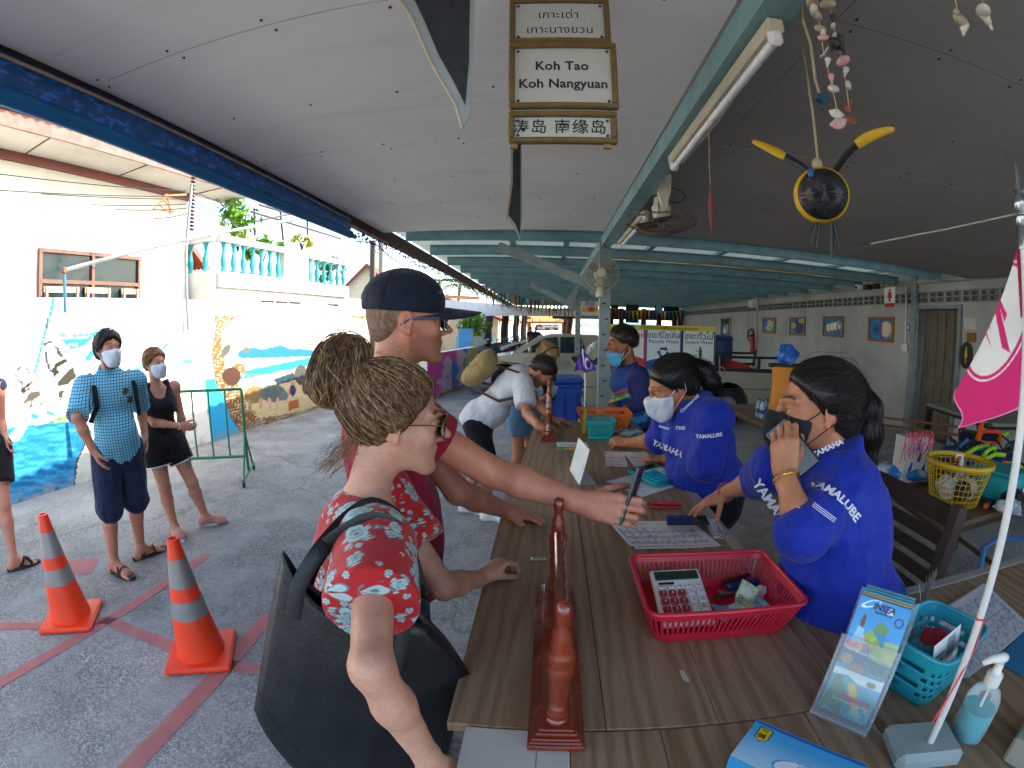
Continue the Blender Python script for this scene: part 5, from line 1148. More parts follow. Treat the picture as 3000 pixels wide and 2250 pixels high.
def head_col(base,V,C,R,s,female=False,beard=0.,brow='2a1c14',eye='3a2416',lip=None,blush=.3):
 q=((V-np.asarray(C))@R)/s;x,y,z=q.T;col=np.tile(np.array(s2l(base)),(len(V),1))
 def mx(m,c):m_=np.clip(m,0,1)[:,None];c=np.array(s2l(c)if isinstance(c,str)else c);col[:]=col*(1-m_)+c*m_
 red=np.array(s2l(base))*np.array([1.12,.78,.74])
 mx(blush*np.exp(-(((np.abs(x)-.04)/.02)**2+((z+.02)/.022)**2))*(y>.03),red);mx(.5*np.exp(-((x/.014)**2+((z+.027)/.014)**2))*(y>.09),red);mx(.45*(np.abs(x)>.07)*(y<.03)*(z>-.05),red)
 if beard:mx(beard*(y>.0)*np.clip((-.028-z)/.02,0,1)*(1-.6*np.exp(-((x/.03)**2+((z+.06)/.014)**2))),brow)
 lp=lip or tuple(np.array(s2l(base))*np.array([.95,.52,.5]));mx(((np.abs(x)<.023)&(y>.08)&(z>-.0745)&(z<-.051))*np.clip((1.15-np.hypot(x/.022,(z+.0625)/.0125))*3,0,.85),lp)
 mx(((y>.08)&(np.abs(x)<.02))*np.exp(-((z+.0612)/.0012)**2)*.7,tuple(np.array(s2l(base))*.25))
 bz=.0275+.004*np.sin((np.abs(x)-.012)/.036*2.6)-.09*np.clip(np.abs(x)-.036,0,1);mx(((np.abs(x)>.011)&(np.abs(x)<.053)&(y>.045))*np.clip(1.3-np.abs(z-bz)/(.0036 if female else .0048),0,1)*.85,brow)
 ex=np.abs(x)-.0315;er=np.sqrt(ex**2+z**2+(y-.0735)**2);on=(er<.01305)&(y>.077)
 mx(on*1.,'d8d0c8');ir=np.hypot(ex,z-.0005);mx(on*(ir<.0058),eye);mx(on*(ir<.0027),'060505');mx(on*(np.abs(z-.0075)<.0022)*.8,'1a1210')
 return col
def hand_prims(W,d,n,t,s=1.,curl=(.35,.4,.45,.5),spread=.06,thumb=(.5,.35,.3),bend2=1.15,each=None):
 """W wrist, d towards the fingers, n palm faces, t thumb side; all unit-ish"""
 d=unit(d);n=unit(np.asarray(n)-d*np.dot(n,d));t_=np.cross(n,d);t_=t_ if np.dot(t_,t)>0 else-t_;W=np.asarray(W,float);L=[]
 P=lambda a,b,c:W+(d*a+t_*b+n*c)*s
 mcp=[(.088,.027,0),(.092,.008,-.003),(.087,-.011,-.001),(.078,-.028,.003)];ln=[(.042,.026,.02),(.046,.03,.021),(.042,.028,.02),(.033,.02,.018)];rr=[.0088,.009,.0085,.0074]
 L.append(RC(P(-.02,0,0),P(.02,0,0),.024*s,.022*s,.015*s))
 for(a,b,c),r in zip(mcp,rr):L.append(RC(P(.012,b*.55,0),P(a-.006,b,c),.0165*s,.0118*s,.010*s))
 L.append(EL(P(.03,-.02,.008),V3(.03,.014,.013)*s,np.stack([d,t_,n],1),.012*s));L.append(EL(P(.034,.02,.009),V3(.03,.015,.015)*s,np.stack([unit(d+.35*t_),unit(t_-.35*d),n],1),.012*s))
 tips=[]
 for i in range(4):
  p=P(*mcp[i]);dr=unit(d+t_*spread*(1.5-i));c=curl[i];angs=each[i]if each else(c,c*bend2,c*.75);r=rr[i]*s;nn_=unit(n-dr*np.dot(n,dr))
  for j in range(3):
   ca,sa=math.cos(angs[j]),math.sin(angs[j]);dr,nn_=dr*ca+nn_*sa,nn_*ca-dr*sa;q=p+dr*ln[i][j]*s
   L.append(RC(p,q,r,r*(.93 if j<2 else .86),.0025*s if j else .006*s));L.append(EL(p,V3(r,r,r)*1.06,None,.003*s));p=q;r*=.93
  tips.append(p)
 sp,fw,cu=thumb;p=P(.018,.02,.006);dr=unit(d*math.cos(sp)+t_*math.sin(sp)+n*fw);r=.0125*s
 for j,l_ in enumerate((.042,.033,.026)):
  q=p+dr*l_*s;L.append(RC(p,q,r,r*.86,.009*s if j==0 else .003*s));p=q;r*=.87;dr=unit(dr+(d*.35+n*.6-t_*.55)*cu)
 tips.append(p);return L,tips
def body_prims(J,b=1.,female=False,belly=0.,bust=0.,wide=1.,legs=True,arms=True,arm=1.,leg=1.):
 """torso, limbs, neck from joints"""
 pv,nb=J['pv'],J['nb'];up=unit(nb-pv);rt=unit(J['SR']-J['SL']);rt=unit(rt-up*np.dot(rt,up));fw=np.cross(up,rt);R=np.stack([rt,fw,up],1);H_=np.linalg.norm(nb-pv)
 at=lambda u,f=0.,r=0.:pv+up*(u*H_)+fw*f+rt*r;L=[]
 w=wide;tg=[]
 L+=[EL(at(.0,-.005),(.158*w,.108*b,.105),R,.06),EL(at(.28,.0),(.132*w,.094*b+belly*.3,.13),R,.06),EL(at(.62,-.005),(.150*w,.108*b,.17),R,.06)]
 if belly:L.append(EL(at(.22,.05+belly*.35),(.12*w,.07+belly,.13),R,.06))
 L+=[RC(at(.86,-.01),J['SR'],.062*b,.052*b,.05),RC(at(.86,-.01),J['SL'],.062*b,.052*b,.05)];neck_i=len(L)
 L+=[RC(at(.9,-.015),J['hc']+(J['hR']@V3(0,-.03,-.05)),.058*b if not female else .05,.052*b if not female else .045,.035)]
 if bust:
  for sg in(-1,1):L.append(EL(at(.6,.075+bust*.3,sg*.068*w),(.058,.04+bust,.056),R,.045))
 if not female:L.append(EL(at(.68,.065),(.11*w,.035,.06),R,.05))
 for sg in(-1,1):L.append(EL(at(-.06,-.065,sg*.07*w),(.078*w,.06,.085),R,.05))
 torso_n=len(L)
 if arms:
  for s_ in 'LR':
   S_,E_,W_=J['S'+s_],J['E'+s_],J['W'+s_]
   L+=[EL(S_,V3(.055,.055,.055)*b*arm,None,.035),RC(S_,E_,.0475*b*arm,.038*b*arm,.03),RC(E_,lerp(E_,W_,.35),.037*b*arm,.0385*b*arm,.02),RC(lerp(E_,W_,.35),W_,.0385*b*arm,.0255*b*arm,.02)]
 if legs:
  for s_ in 'LR':
   Hh,K_,A_=J['H'+s_],J['K'+s_],J['A'+s_];ax=unit(K_-Hh);bk=unit(-fw+ax*np.dot(fw,ax))
   L+=[RC(Hh,K_,.084*leg*(1.05 if female else 1),.054*leg,.04),RC(K_,lerp(K_,A_,.3)+bk*.014,.051*leg,.054*leg,.025),RC(lerp(K_,A_,.3)+bk*.014,A_,.054*leg,.0335*leg,.025)]
 for i_,q_ in enumerate(L):q_.tag='neck' if i_==neck_i else('torso' if i_<torso_n else 'limb')
 return L,R
def torso_of(L):return[q for q in L if getattr(q,'tag','')=='torso']
def neck_hole(J,r=.072,drop=.03,fwd=0.):
 """round neck opening"""
 fw_=J['hR'][:,1];c=J['nb']+V3(fw_[0],fw_[1],0)*(.02+fwd)+V3(0,0,-drop);return[RC(c,c+V3(0,0,.2),r,r*1.35,.008,True)]
def foot_prims(A,toe,s=1.):
 A=np.asarray(A,float);f=unit(V3(toe[0]-A[0],toe[1]-A[1],0));z0=A[2]-.075*s;heel=np.array([*(A[:2]-f[:2]*.035*s),z0+.03*s]);r=V3(f[1],-f[0],0);ball=V3(*(A[:2]+f[:2]*.12*s),z0+.024*s)
 L=[RC(A,heel,.034*s,.03*s,.02),RC(A,ball,.034*s,.024*s,.03),RC(heel,ball,.029*s,.025*s,.03),RC(ball-r*.018*s,ball+r*.02*s,.022*s,.021*s,.02)]
 for i in range(5):
  b0=ball+r*(.03-.0155*i)*s*1.0;L.append(RC(b0,b0+f*(.055-.006*abs(i-.5)*1.2)*s-V3(0,0,.008)*s,(.0125 if i==0 else .0095)*s,(.011 if i==0 else .0075)*s,.004))
 return L,f,ball,heel
def person_body(root,prims,fine,base,colfn=None,res=.0085,side=None):
 """coarse body plus fine patches (head, hands) of the same surface, joined into one mesh"""
 lo,hi=bounds(prims,.03);F,lo=field(prims,lo,hi,res);V,Q=nets(F,lo,res);parts=[]
 cen=V[Q].mean(1);keep=np.ones(len(Q),bool)
 for(c,h,r_)in fine:
  c=np.asarray(c);h=np.asarray(h,float);keep&=~(np.abs(cen-c)<h-res*1.2).all(1)
 Q=Q[keep];parts.append((V,Q))
 for(c,h,r_)in fine:
  c=np.asarray(c);h=np.asarray(h,float);sub=[p for p in prims if np.all(p.box(.05)[0]<c+h)and np.all(p.box(.05)[1]>c-h)]
  F,l2=field(sub,c-h,c+h,r_);V2,Q2=nets(F,l2,r_)
  if len(V2):parts.append((V2,Q2))
 Vs=[];Qs=[];n=0
 for V_,Q_ in parts:
  u,inv=np.unique(Q_,return_inverse=True);Vs.append(V_[u]);Qs.append(inv.reshape(Q_.shape)+n);n+=len(u)
 V=np.concatenate(Vs);Q=np.concatenate(Qs);col=colfn(V)if colfn else np.tile(np.array(s2l(base)),(len(V),1))
 return link_mesh('body',V,Q,SKIN,root,smooth='all',col=col)
def hair_mat(name,c0,c1,rough=.42):
 if name in _mats:return _mats[name]
 m,nt,b=newmat(name);vec=coords(nt);n1=noise(nt,vec,75,4,.6);n2=noise(nt,coords(nt,scale=(1,1,.18)),260,3)
 cc=mixc(nt,ramp(nt,n1,[(.38,0.),(.75,1.)]),s2l(c0),s2l(c1));cc=mixc(nt,1,cc,ramp(nt,n2,[(.3,.55),(.7,1.25)]),'MULTIPLY');nt.links.new(cc,b.inputs['Base Color']);b.inputs['Roughness'].default_value=rough;b.inputs['Specular IOR Level'].default_value=.35;bump(nt,b,n2,.5,.003);_mats[name]=m;return m
def strands(name,V,Q,mat,parent,target,n=500,steps=12,step=.016,r=.0011,seed=1,select=None,lift=.0015,wob=.15,down=0.,colr=None):
 """locks of hair combed over the hair surface towards a point"""
 rg=np.random.default_rng(seed);bvh=BVHTree.FromPolygons([tuple(v)for v in V],[tuple(q)for q in Q]);cand=np.arange(len(V))if select is None else np.where(select(V))[0]
 if not len(cand):return None
 mb=MB()
 for _ in range(n):
  p=V[rg.choice(cand)]+rg.normal(0,.002,3);path=[];w=rg.normal(0,wob,3);lf=lift*rg.uniform(.1,2.2)
  for i in range(steps):
   h=bvh.find_nearest(Vector(p))
   if h[0]is None:break
   nn_=np.array(h[1]);q=np.array(h[0])+nn_*lf*math.sin(PI*(i+.6)/steps);path.append(q);dv=np.asarray(target)-q
   if np.linalg.norm(dv)<.02:break
   dr=unit(dv)+w+V3(0,0,-down);dr=dr-nn_*np.dot(dr,nn_);p=q+unit(dr)*step
  if len(path)>3:k=len(path);mb.tube(path,r*np.sin(np.linspace(.35,PI-.25,k))*rg.uniform(.7,1.4),3,cap=False)
 if not mb.n:return None
 o=mb.build(name,mat,parent,smooth='all');o['kind']='stuff';return o
def hair_cap(C,R,s,line=(.068,.062),steep=.75,nape=-.075,inf=0.,extra=(),res=.005,occ=True):
 P=lambda x,y,z:np.asarray(C)+R@(V3(x,y,z)*s);L=[EL(P(0,-.02,.037),V3(.0835+inf,.1+inf,.082+inf)*s,R,.02),EL(P(0,-.06,-.01)if occ else P(0,-.035,.0),(V3(.066+inf,.055+inf,.075+inf)if occ else V3(.066,.06,.075))*s,R,.03)]+list(extra)
 nr=R@unit(V3(0,1,-steep));clips=[(P(0,line[0]+.004,line[1]),nr,.022),(P(0,-.05,nape-.012),R@V3(0,.25,-1),.04)]
 lo,hi=bounds(L,.02);F,lo=field(L,lo,hi,res,0.,clips);V,Q=nets(F,lo,res);return V,Q
def glasses(parent,C,R,s,lens='10141a',metal='b89a5a',w=.029,h=.024,temple='b89a5a',tr=.0016,rect=False):
 P=lambda x,y,z:np.asarray(C)+R@(V3(x,y,z)*s);a=np.linspace(0,2*PI,26,endpoint=False);o=None;root=None
 fr_=MB();LM=M('dark_lens_'+lens,lens,.06,spec=.8,var=.02)
 lens_pts=[]
 for sg in(-1,1):
  pts=[P(sg*.0335+w*(abs(math.cos(t))**(.6 if rect else .85))*np.sign(math.cos(t)),.105-.35*(abs(sg*.0335+w*math.cos(t))-.0335)**2/.03-.004*abs(math.cos(t)),.0-.002+h*(abs(math.sin(t))**(.6 if rect else .85))*np.sign(math.sin(t))*(1 if math.sin(t)>0 else 1.1))for t in a];lens_pts.append(pts)
  fr_.tube(pts+pts[:1],.001*s,6,cap=False)
  fr_.tube([P(sg*.063,.098,.006),P(sg*.073,.06,.007),P(sg*.079,.0,.004),P(sg*.077,-.025,-.012)],tr*s,6)
 fr_.tube([P(-.008,.107,.004),P(0,.11,.006),P(.008,.107,.004)],.0014*s,6);root=fr_.build('sunglasses',M('eyewear_frame_'+metal,metal,.3,.6),parent,smooth=True)
 for pts in lens_pts:
  k=MB();k.prism(pts,R@V3(0,-.0015,0)*s);k.build('lens',LM,root,smooth=True)
 return root
def mask(parent,C,R,s,mat,strap,kf=False,res=.005):
 """face mask fitted over nose, cheeks and chin; kf = boat-shaped with a centre ridge"""
 P=lambda x,y,z:np.asarray(C)+R@(V3(x,y,z)*s);e=lambda c,r,k=.02:EL(P(*c),V3(*r)*s,R,k*s)
 L=[e((0,.018,-.03),(.057,.066,.08)),e((0,.058,-.057),(.044,.034,.044),.03),e((0,.075,-.098),(.028,.02,.02),.03),RC(P(0,.09,.0),P(0,.112,-.024),.007*s,.012*s,.03),e((.037,.062,-.026),(.02,.02,.022)),e((-.037,.062,-.026),(.02,.02,.022))]
 for sg in(-1,1):L.append(RC(P(sg*.052,.004,-.04),P(sg*.022,.066,-.098),.017*s,.015*s,.03))
 if kf:L+=[RC(P(0,.11,-.03),P(0,.112,-.066),.008*s,.008*s,.04*s),RC(P(0,.112,-.066),P(0,.084,-.108),.008*s,.01*s,.04*s)]
 else:L+=[e((0,.088,-.055),(.034,.026,.04),.03)]
 cl=[(P(0,.1,-.008),R@V3(0,-.22,1),.004),(P(0,.034,-.05),R@V3(0,-1,-.25),.004),(P(0,.06,-.118),R@V3(0,-.3,-1),.004)]
 lo,hi=bounds(L,.03);F,lo=field(L,lo,hi,res,.0065,cl);V,Q=nets(F,lo,res);V=smooth_mesh(V,Q,1);q=(V-np.asarray(C))@R/s
 if not kf:V=V+(R[:,1]*(.0018*np.sin(q[:,2]*420))[:,None])*(q[:,1]>.06)[:,None]
 o=link_mesh('face_mask',V,Q,mat,parent,smooth='all')
 for sg in(-1,1):
  k=MB();k.tube([P(sg*.06,.045,-.024),P(sg*.072,.018,-.004),P(sg*.081,-.01,.03),P(sg*.086,-.03,.016),P(sg*.084,-.026,-.02),P(sg*.072,.008,-.05),P(sg*.054,.04,-.082)],.0015*s,5);k.build('ear_loop',strap,o)
 return o
def add_legs(J,x_off=.095,floor=0.,knee=.47,spread=0.,fwd=(0,1,0),ank=.08):
 """straight standing legs under the pelvis"""
 pv=J['pv'];rt=unit(J['SR']-J['SL']);rt=unit(V3(rt[0],rt[1],0))
 for s_,sg in(('L',-1),('R',1)):
  h=pv+rt*sg*x_off+V3(0,0,-.04);J['H'+s_]=h;a=V3(*(h[:2]+rt[:2]*sg*spread),floor+ank);J['A'+s_]=a;f=unit(V3(*np.asarray(fwd)[:2],0));J['K'+s_]=lerp(h,a,.5)+f*.02;J['T'+s_]=a+f*.2
 return J
# cloth patterns
def floral():
 m,nt,b=newmat('red_floral_print');tc=N(nt,'ShaderNodeTexCoord');sp=N(nt,'ShaderNodeSeparateXYZ');nt.links.new(tc.outputs['Object'],sp.inputs[0])
 base=(.44,.006,.012);cc=None
 def mth(op,a,b_=None):
  n_=N(nt,'ShaderNodeMath',operation=op)
  for i,v in enumerate((a,b_)):
   if v is None:continue
   if isinstance(v,(int,float)):n_.inputs[i].default_value=v
   else:nt.links.new(v,n_.inputs[i])
  return n_.outputs[0]
 cur=None
 for sc_,R_,pet,thr,off in((46,.36,7,.35,3.3),(17,.52,6,.3,0.),(27,.46,9,.45,7.7)):
  cx=N(nt,'ShaderNodeCombineXYZ');nt.links.new(mth('ADD',mth('MULTIPLY',sp.outputs[0],sc_),off),cx.inputs[0]);nt.links.new(mth('ADD',mth('MULTIPLY',sp.outputs[1],sc_),off),cx.inputs[1]);nt.links.new(mth('ADD',mth('MULTIPLY',sp.outputs[2],sc_),off),cx.inputs[2])
  vo=N(nt,'ShaderNodeTexVoronoi',voronoi_dimensions='3D');vo.inputs['Scale'].default_value=1;vo.inputs['Randomness'].default_value=.8;nt.links.new(cx.outputs[0],vo.inputs['Vector'])
  sb=N(nt,'ShaderNodeVectorMath',operation='SUBTRACT');nt.links.new(cx.outputs[0],sb.inputs[0]);nt.links.new(vo.outputs['Position'],sb.inputs[1]);s2=N(nt,'ShaderNodeSeparateXYZ');nt.links.new(sb.outputs[0],s2.inputs[0])
  ang=mth('ARCTAN2',s2.outputs[2],mth('SUBTRACT',mth('MULTIPLY',s2.outputs[0],.93),mth('MULTIPLY',s2.outputs[1],.9)));r=vo.outputs['Distance'];sc3=N(nt,'ShaderNodeSeparateColor');nt.links.new(vo.outputs['Color'],sc3.inputs[0])
  lob=mth('ABSOLUTE',mth('COSINE',mth('ADD',mth('MULTIPLY',ang,pet/2),mth('MULTIPLY',sc3.outputs[1],6.))));edge=mth('MULTIPLY',mth('ADD',mth('MULTIPLY',lob,.45),.6),R_)
  ins=mth('MULTIPLY',mth('LESS_THAN',r,edge),mth('GREATER_THAN',sc3.outputs[0],thr));rel=mth('DIVIDE',r,edge)
  ln=mth('LESS_THAN',mth('ABSOLUTE',mth('SINE',mth('MULTIPLY',ang,pet*2.5))),.16);ring=mth('MAXIMUM',mth('GREATER_THAN',rel,.9),mth('LESS_THAN',mth('ABSOLUTE',mth('SUBTRACT',rel,.5)),.035));ctr=mth('LESS_THAN',rel,.18)
  dark=mth('MAXIMUM',mth('MAXIMUM',mth('MULTIPLY',ln,mth('LESS_THAN',rel,.62)),ring),ctr)
  petal=mixc(nt,rel,(.20,.36,.38),(.42,.57,.59));petal=mixc(nt,mth('MULTIPLY',dark,.75),petal,(.03,.06,.08))
  cur=mixc(nt,ins,cur if cur is not None else(*base,1),petal)
 vec=coords(nt);cur=mixc(nt,1,cur,ramp(nt,noise(nt,vec,9,4),[(.3,.85),(.7,1.08)]),'MULTIPLY')
 nt.links.new(cur,b.inputs['Base Color']);b.inputs['Roughness'].default_value=.8;b.inputs['Sheen Weight'].default_value=.15;bump(nt,b,noise(nt,vec,220,3),.2,.002);return m
def checks():
 m,nt,b=newmat('blue_check_cloth');tc=N(nt,'ShaderNodeTexCoord');mp=N(nt,'ShaderNodeMapping');mp.inputs['Rotation'].default_value=(0,0,-.75);nt.links.new(tc.outputs['Object'],mp.inputs[0]);sp=N(nt,'ShaderNodeSeparateXYZ');nt.links.new(mp.outputs[0],sp.inputs[0])
 f=None
 for o_,sc_ in((0,50.),(2,50.)):
  a=N(nt,'ShaderNodeMath',operation='MULTIPLY');a.inputs[1].default_value=sc_;nt.links.new(sp.outputs[o_],a.inputs[0]);fr_=N(nt,'ShaderNodeMath',operation='FRACT');nt.links.new(a.outputs[0],fr_.inputs[0]);lt=N(nt,'ShaderNodeMath',operation='LESS_THAN');lt.inputs[1].default_value=.2;nt.links.new(fr_.outputs[0],lt.inputs[0])
  if f is None:f=lt.outputs[0]
  else:
   ad=N(nt,'ShaderNodeMath',operation='ADD');nt.links.new(f,ad.inputs[0]);nt.links.new(lt.outputs[0],ad.inputs[1]);f=ad.outputs[0]
 cc=ramp(nt,f,[(0,(.16,.5,.66)),(.5,(.05,.12,.3)),(1,(.02,.03,.1))]);nt.links.new(cc,b.inputs['Base Color']);b.inputs['Roughness'].default_value=.85;bump(nt,b,noise(nt,coords(nt),60,3),.2,.004);return m
def cloth(name,c,rough=.85,bmp=.3,bs=140,var=.12,sheen=.1):
 if name in _mats:return _mats[name]
 m=M(name,c,rough,var=var,scale=7,bmp=bmp,bscale=bs,spec=.25);nt=m.node_tree;b=nt.nodes['Principled BSDF'];b.inputs['Sheen Weight'].default_value=sheen
 wr=noise(nt,coords(nt,scale=(1,1,.6)),11,2,.5);sub_=N(nt,'ShaderNodeMath',operation='SUBTRACT');sub_.inputs[1].default_value=.5;nt.links.new(wr,sub_.inputs[0]);ab=N(nt,'ShaderNodeMath',operation='ABSOLUTE');nt.links.new(sub_.outputs[0],ab.inputs[0]);bn=N(nt,'ShaderNodeBump');bn.inputs['Strength'].default_value=.55;bn.inputs['Distance'].default_value=.05;nt.links.new(ab.outputs[0],bn.inputs['Height'])
 old=b.inputs['Normal'].links[0].from_node if b.inputs['Normal'].is_linked else None
 if old:nt.links.new(bn.outputs[0],old.inputs['Normal'])
 else:nt.links.new(bn.outputs[0],b.inputs['Normal'])
 return m
BLK=cloth('black_cloth','14151a',.9);NAVY=cloth('navy_cloth','18243f',.85);MAROON=cloth('maroon_jersey','8a1a34',.85);ROYAL=cloth('royal_blue_jersey','0c2a9a',.7,.15);WHITEC=cloth('white_cotton','c9c8cc',.85);MASKW=cloth('white_mask','cfd4dc',.8,.15,200,.04);MASKB=cloth('black_mask','1c2022',.75,.2,200);LOOP=M('white_elastic','d8d8d8',.7);LOOPB=M('black_elastic','16171a',.7);LETT=M('white_print','d6d8dc',.6)
HB=hair_mat('brown_hair','5e4230','a07c56');HB2=hair_mat('light_brown_hair','8f6c48','d4b080');HB3=hair_mat('deep_brown_hair','3a2618','6a4a32');HK2=hair_mat('black_brown_hair','171210','44352c',.3);HBLK=hair_mat('black_hair','0b0a0b','231b18',.35);HBLON=hair_mat('blond_hair','8a6638','cfae74');HDK=hair_mat('dark_brown_hair','1c1310','4a3426');HAUB=hair_mat('auburn_hair','5a3318','b0743a')
def hframe(f,tilt=0.,roll=0.):
 """head axes from the horizontal facing, pitched up by tilt, rolled"""
 f=unit(f);R=frame(f);R=R@rotm('X',tilt)@rotm('Y',roll);return R
def bvh_of(V,Q):return BVHTree.FromPolygons([tuple(v)for v in V],[tuple(q)for q in Q])
# woman in the red floral dress
def P1():
 f=unit(V3(.93,.36,0));hR=hframe(f,-.12);s=.99;rt=hR[:,0]
 ear=AD(1154,1256,.96);hc=ear-hR@(V3(.077,-.01,-.004)*s);rb=unit(V3(f[1],-f[0],0))
 nb=hc+V3(-.06,-.02,-.17);pv=nb+V3(-.10,-.05,-.46);J=dict(hc=hc,hR=hR,nb=nb,pv=pv)
 J['SR']=nb+rb*.165+V3(0,0,-.045);J['SL']=nb-rb*.165+f*.02+V3(0,0,-.045)
 J['ER']=reach(J['SR'],1088,1955,.285);J['WR']=reach(J['ER'],1262,2232,.245,True)
 J['WL']=AZ(1412,1690,T+.025);J['EL']=reach(J['SL'],1300,1720,.27,True)
 add_legs(J,.09,fwd=f)
 root=thing('person','woman in red floral dress with sunglasses, hair bun and black tote bag','person',(pv[0],pv[1],0))
 L,R=body_prims(J,.9,True,0,.012,.92,arm=.93);hp=head_prims(hc,hR,s,True)
 hl,_=hand_prims(J['WL'],unit(AZ(1490,1625,T+.05)-J['WL']),V3(.15,-.1,-1),V3(.3,-1,0),.92,(.7,.8,.85,.9),.04,(.45,.5,.35))
 hr,_=hand_prims(J['WR'],unit(J['WR']-J['ER'])+V3(0,0,-.2),V3(-.3,.9,0),f,.92,(.3,.35,.4,.45));fl_,fr2=foot_prims(J['AL'],J['TL'])[0],foot_prims(J['AR'],J['TR'])[0]
 base='c49680'
 def cf(V):return np.where((np.abs(V-hc)<.16).all(1)[:,None],head_col(base,V,hc,hR,s,True,0,'2a1c14'),np.array(s2l(base)))
 person_body(root,L+hp+hl+hr+fl_+fr2,[(hc,(.15,.15,.16),.0032),(J['WL']+unit(AZ(1490,1625,T+.05)-J['WL'])*.075,(.13,.13,.1),.003),(J['WR'],(.12,.12,.13),.004)],base,cf)
 up=unit(nb-pv);sl=[sleeve(J['SR'],J['ER'],J['WR'],.56,.064,.074,.04),sleeve(J['SL'],J['EL'],J['WL'],.6,.062,.07,.04)]
 tor=torso_of(L)+[RC(pv+V3(0,0,-.02),pv+V3(0,0,-.5),.16,.19,.05)]
 FLO=floral()
 garment('dress',tor+sl+neck_hole(J,.085,.035,.035),.012,FLO,root,(),.008,.006,(16,16,8),3)
 garment('leggings',[RC(J['H'+k],J['K'+k],.088,.06,.03)for k in 'LR']+[RC(J['K'+k],lerp(J['K'+k],J['A'+k],.8),.058,.045,.03)for k in 'LR'],.008,cloth('denim','2f4a6a'),root,(),.012,.004)
 bun=AD(1000,1078,1.035);V,Q=hair_cap(hc,hR,s,(.066,.066),.72,-.055,.011,[EL(hc+hR@V3(0,-.075,.045),(.05,.05,.05),None,.03),RC(hc+hR@V3(0,-.085,.05),bun,.042,.045,.03)],.005,occ=False)
 ho=link_mesh('hair',V,Q,HB,root,smooth='all');loc=lambda V_:(V_-hc)@hR
 for sd,(hm_,n_,r_)in enumerate(((HB,1100,.001),(HB2,800,.0008),(HB3,800,.0009))):strands('hair_locks',V,Q,hm_,ho,bun+hR@V3(0,.03,.0),n_,17,.0115,r_,4+sd,lambda V_:loc(V_)[:,1]>-.06,.003,.13)
 strands('flyaway_hairs',V,Q,HB2,ho,bun+hR@V3(0,.05,.05),90,12,.012,.00035,14,None,.012,.35)
 k=MB();rg=np.random.default_rng(11);rgc=hR
 bv=[EL(bun,(.058,.055,.066),hR,.02),EL(bun+hR@V3(.012,-.02,-.03),(.045,.042,.045),hR,.02),EL(bun+hR@V3(-.01,.015,.035),(.045,.04,.038),hR,.02)];lo,hi=bounds(bv,.02);F,lo=field(bv,lo,hi,.005);Vb,Qb=nets(F,lo,.005);bo=link_mesh('bun',Vb,Qb,HB,root,smooth='all')
 [strands('bun_locks',Vb,Qb,hm_,bo,bun+hR@V3(.02,-.02,-.12),500,14,.0125,.0011,5+sd,None,.006,.35,.3)for sd,hm_ in enumerate((HB,HB2,HB3))];strands('bun_wisps',Vb,Qb,HB,bo,bun+hR@V3(0,-.12,.05),60,9,.012,.0005,8,None,.007,.5)
 k.tube([bun+hR@(V3(.0,.052,-.012)+V3(.036*math.cos(a),.004,.036*math.sin(a)))for a in np.linspace(0,2*PI,20)],.006,6);k.build('hair_tie',BLK,bo)
 k=MB()
 for i in range(70):
  a=rg.uniform(-1,1);p0=hc+hR@(V3(.055*a,-.085+rg.normal(0,.01),-.045+rg.normal(0,.015)));pts=[p0+hR@(V3(rg.normal(0,.004),-.012*j,-.013*j)+rg.normal(0,.003,3))for j in range(6)];k.tube(pts,.0005,3,cap=False)
 wo_=k.build('nape_wisps',HB,ho);wo_['kind']='stuff'
 glasses(root,hc,hR,s,'181c14','8a7038',.030,.027)
 pl=lambda px,py,o=0.:APL(px,py,pv+rb*(.205+o),rb)
 bag=thing('tote_bag','large black leather tote bag hanging from the floral dressed woman shoulder','bag',pl(1000,2050));LEA=M('black_leather','15191c',.42,var=.1,scale=5,bmp=.25,bscale=120,spec=.45)
 tlc,blc,trc,brc=pl(830,1622),pl(738,2065),pl(1372,1960),pl(1240,2440);blc=pl(748,2075);n_=26;U_,V_=np.meshgrid(np.linspace(0,1,n_),np.linspace(0,1,n_),indexing='ij')
 base_=tlc+(trc-tlc)*U_[...,None]*(1-V_[...,None])+(blc-tlc)*V_[...,None]*(1-U_[...,None])+(brc-tlc)*(U_*V_)[...,None]
 bl2=pl(900,2330);base_=(tlc*(1-U_[...,None])+trc*U_[...,None])*(1-V_[...,None])+V_[...,None]*((1-U_[...,None])**2*blc+2*U_[...,None]*(1-U_[...,None])*bl2+U_[...,None]**2*brc)
 rim=np.array([pl(*q)for q in((829,1619),(868,1690),(930,1748),(1020,1785),(1130,1792),(1232,1800),(1312,1880),(1374,1968))]);rt_=np.linspace(0,1,len(rim));rimu=np.stack([np.interp(np.linspace(0,1,n_),rt_,rim[:,i])for i in range(3)],1);base_=base_+(rimu-base_[:,0])[:,None]*((1-V_)**2)[...,None]
 bul=(np.sin(PI*U_)**.6*(.35+.65*np.sin(PI*np.clip(V_*.9+.1,0,1))));wr=.006*(vnoise(U_*6,V_*5,3)-.5)+.004*(vnoise(U_*13,V_*4,5)-.5)
 for sg,nm in((1,'front_panel'),(-1,'back_panel')):
  k=MB();k.grid(base_+rb*(sg*(.006+(.05 if sg>0 else .03)*bul)+wr)[...,None]);k.build(nm,LEA,bag,smooth='all',solid=.003)
 G1,G2=base_+rb*(.006+.05*bul+wr)[...,None],base_+rb*(-.006-.03*bul+wr)[...,None]
 for e_,nm in((np.stack([G1[0],G2[0]]),'gusset'),(np.stack([G1[-1],G2[-1]]),'gusset'),(np.stack([G1[:,-1],G2[:,-1]]),'bottom')):
  k=MB();k.grid(e_);k.build(nm,LEA,bag,solid=.003)
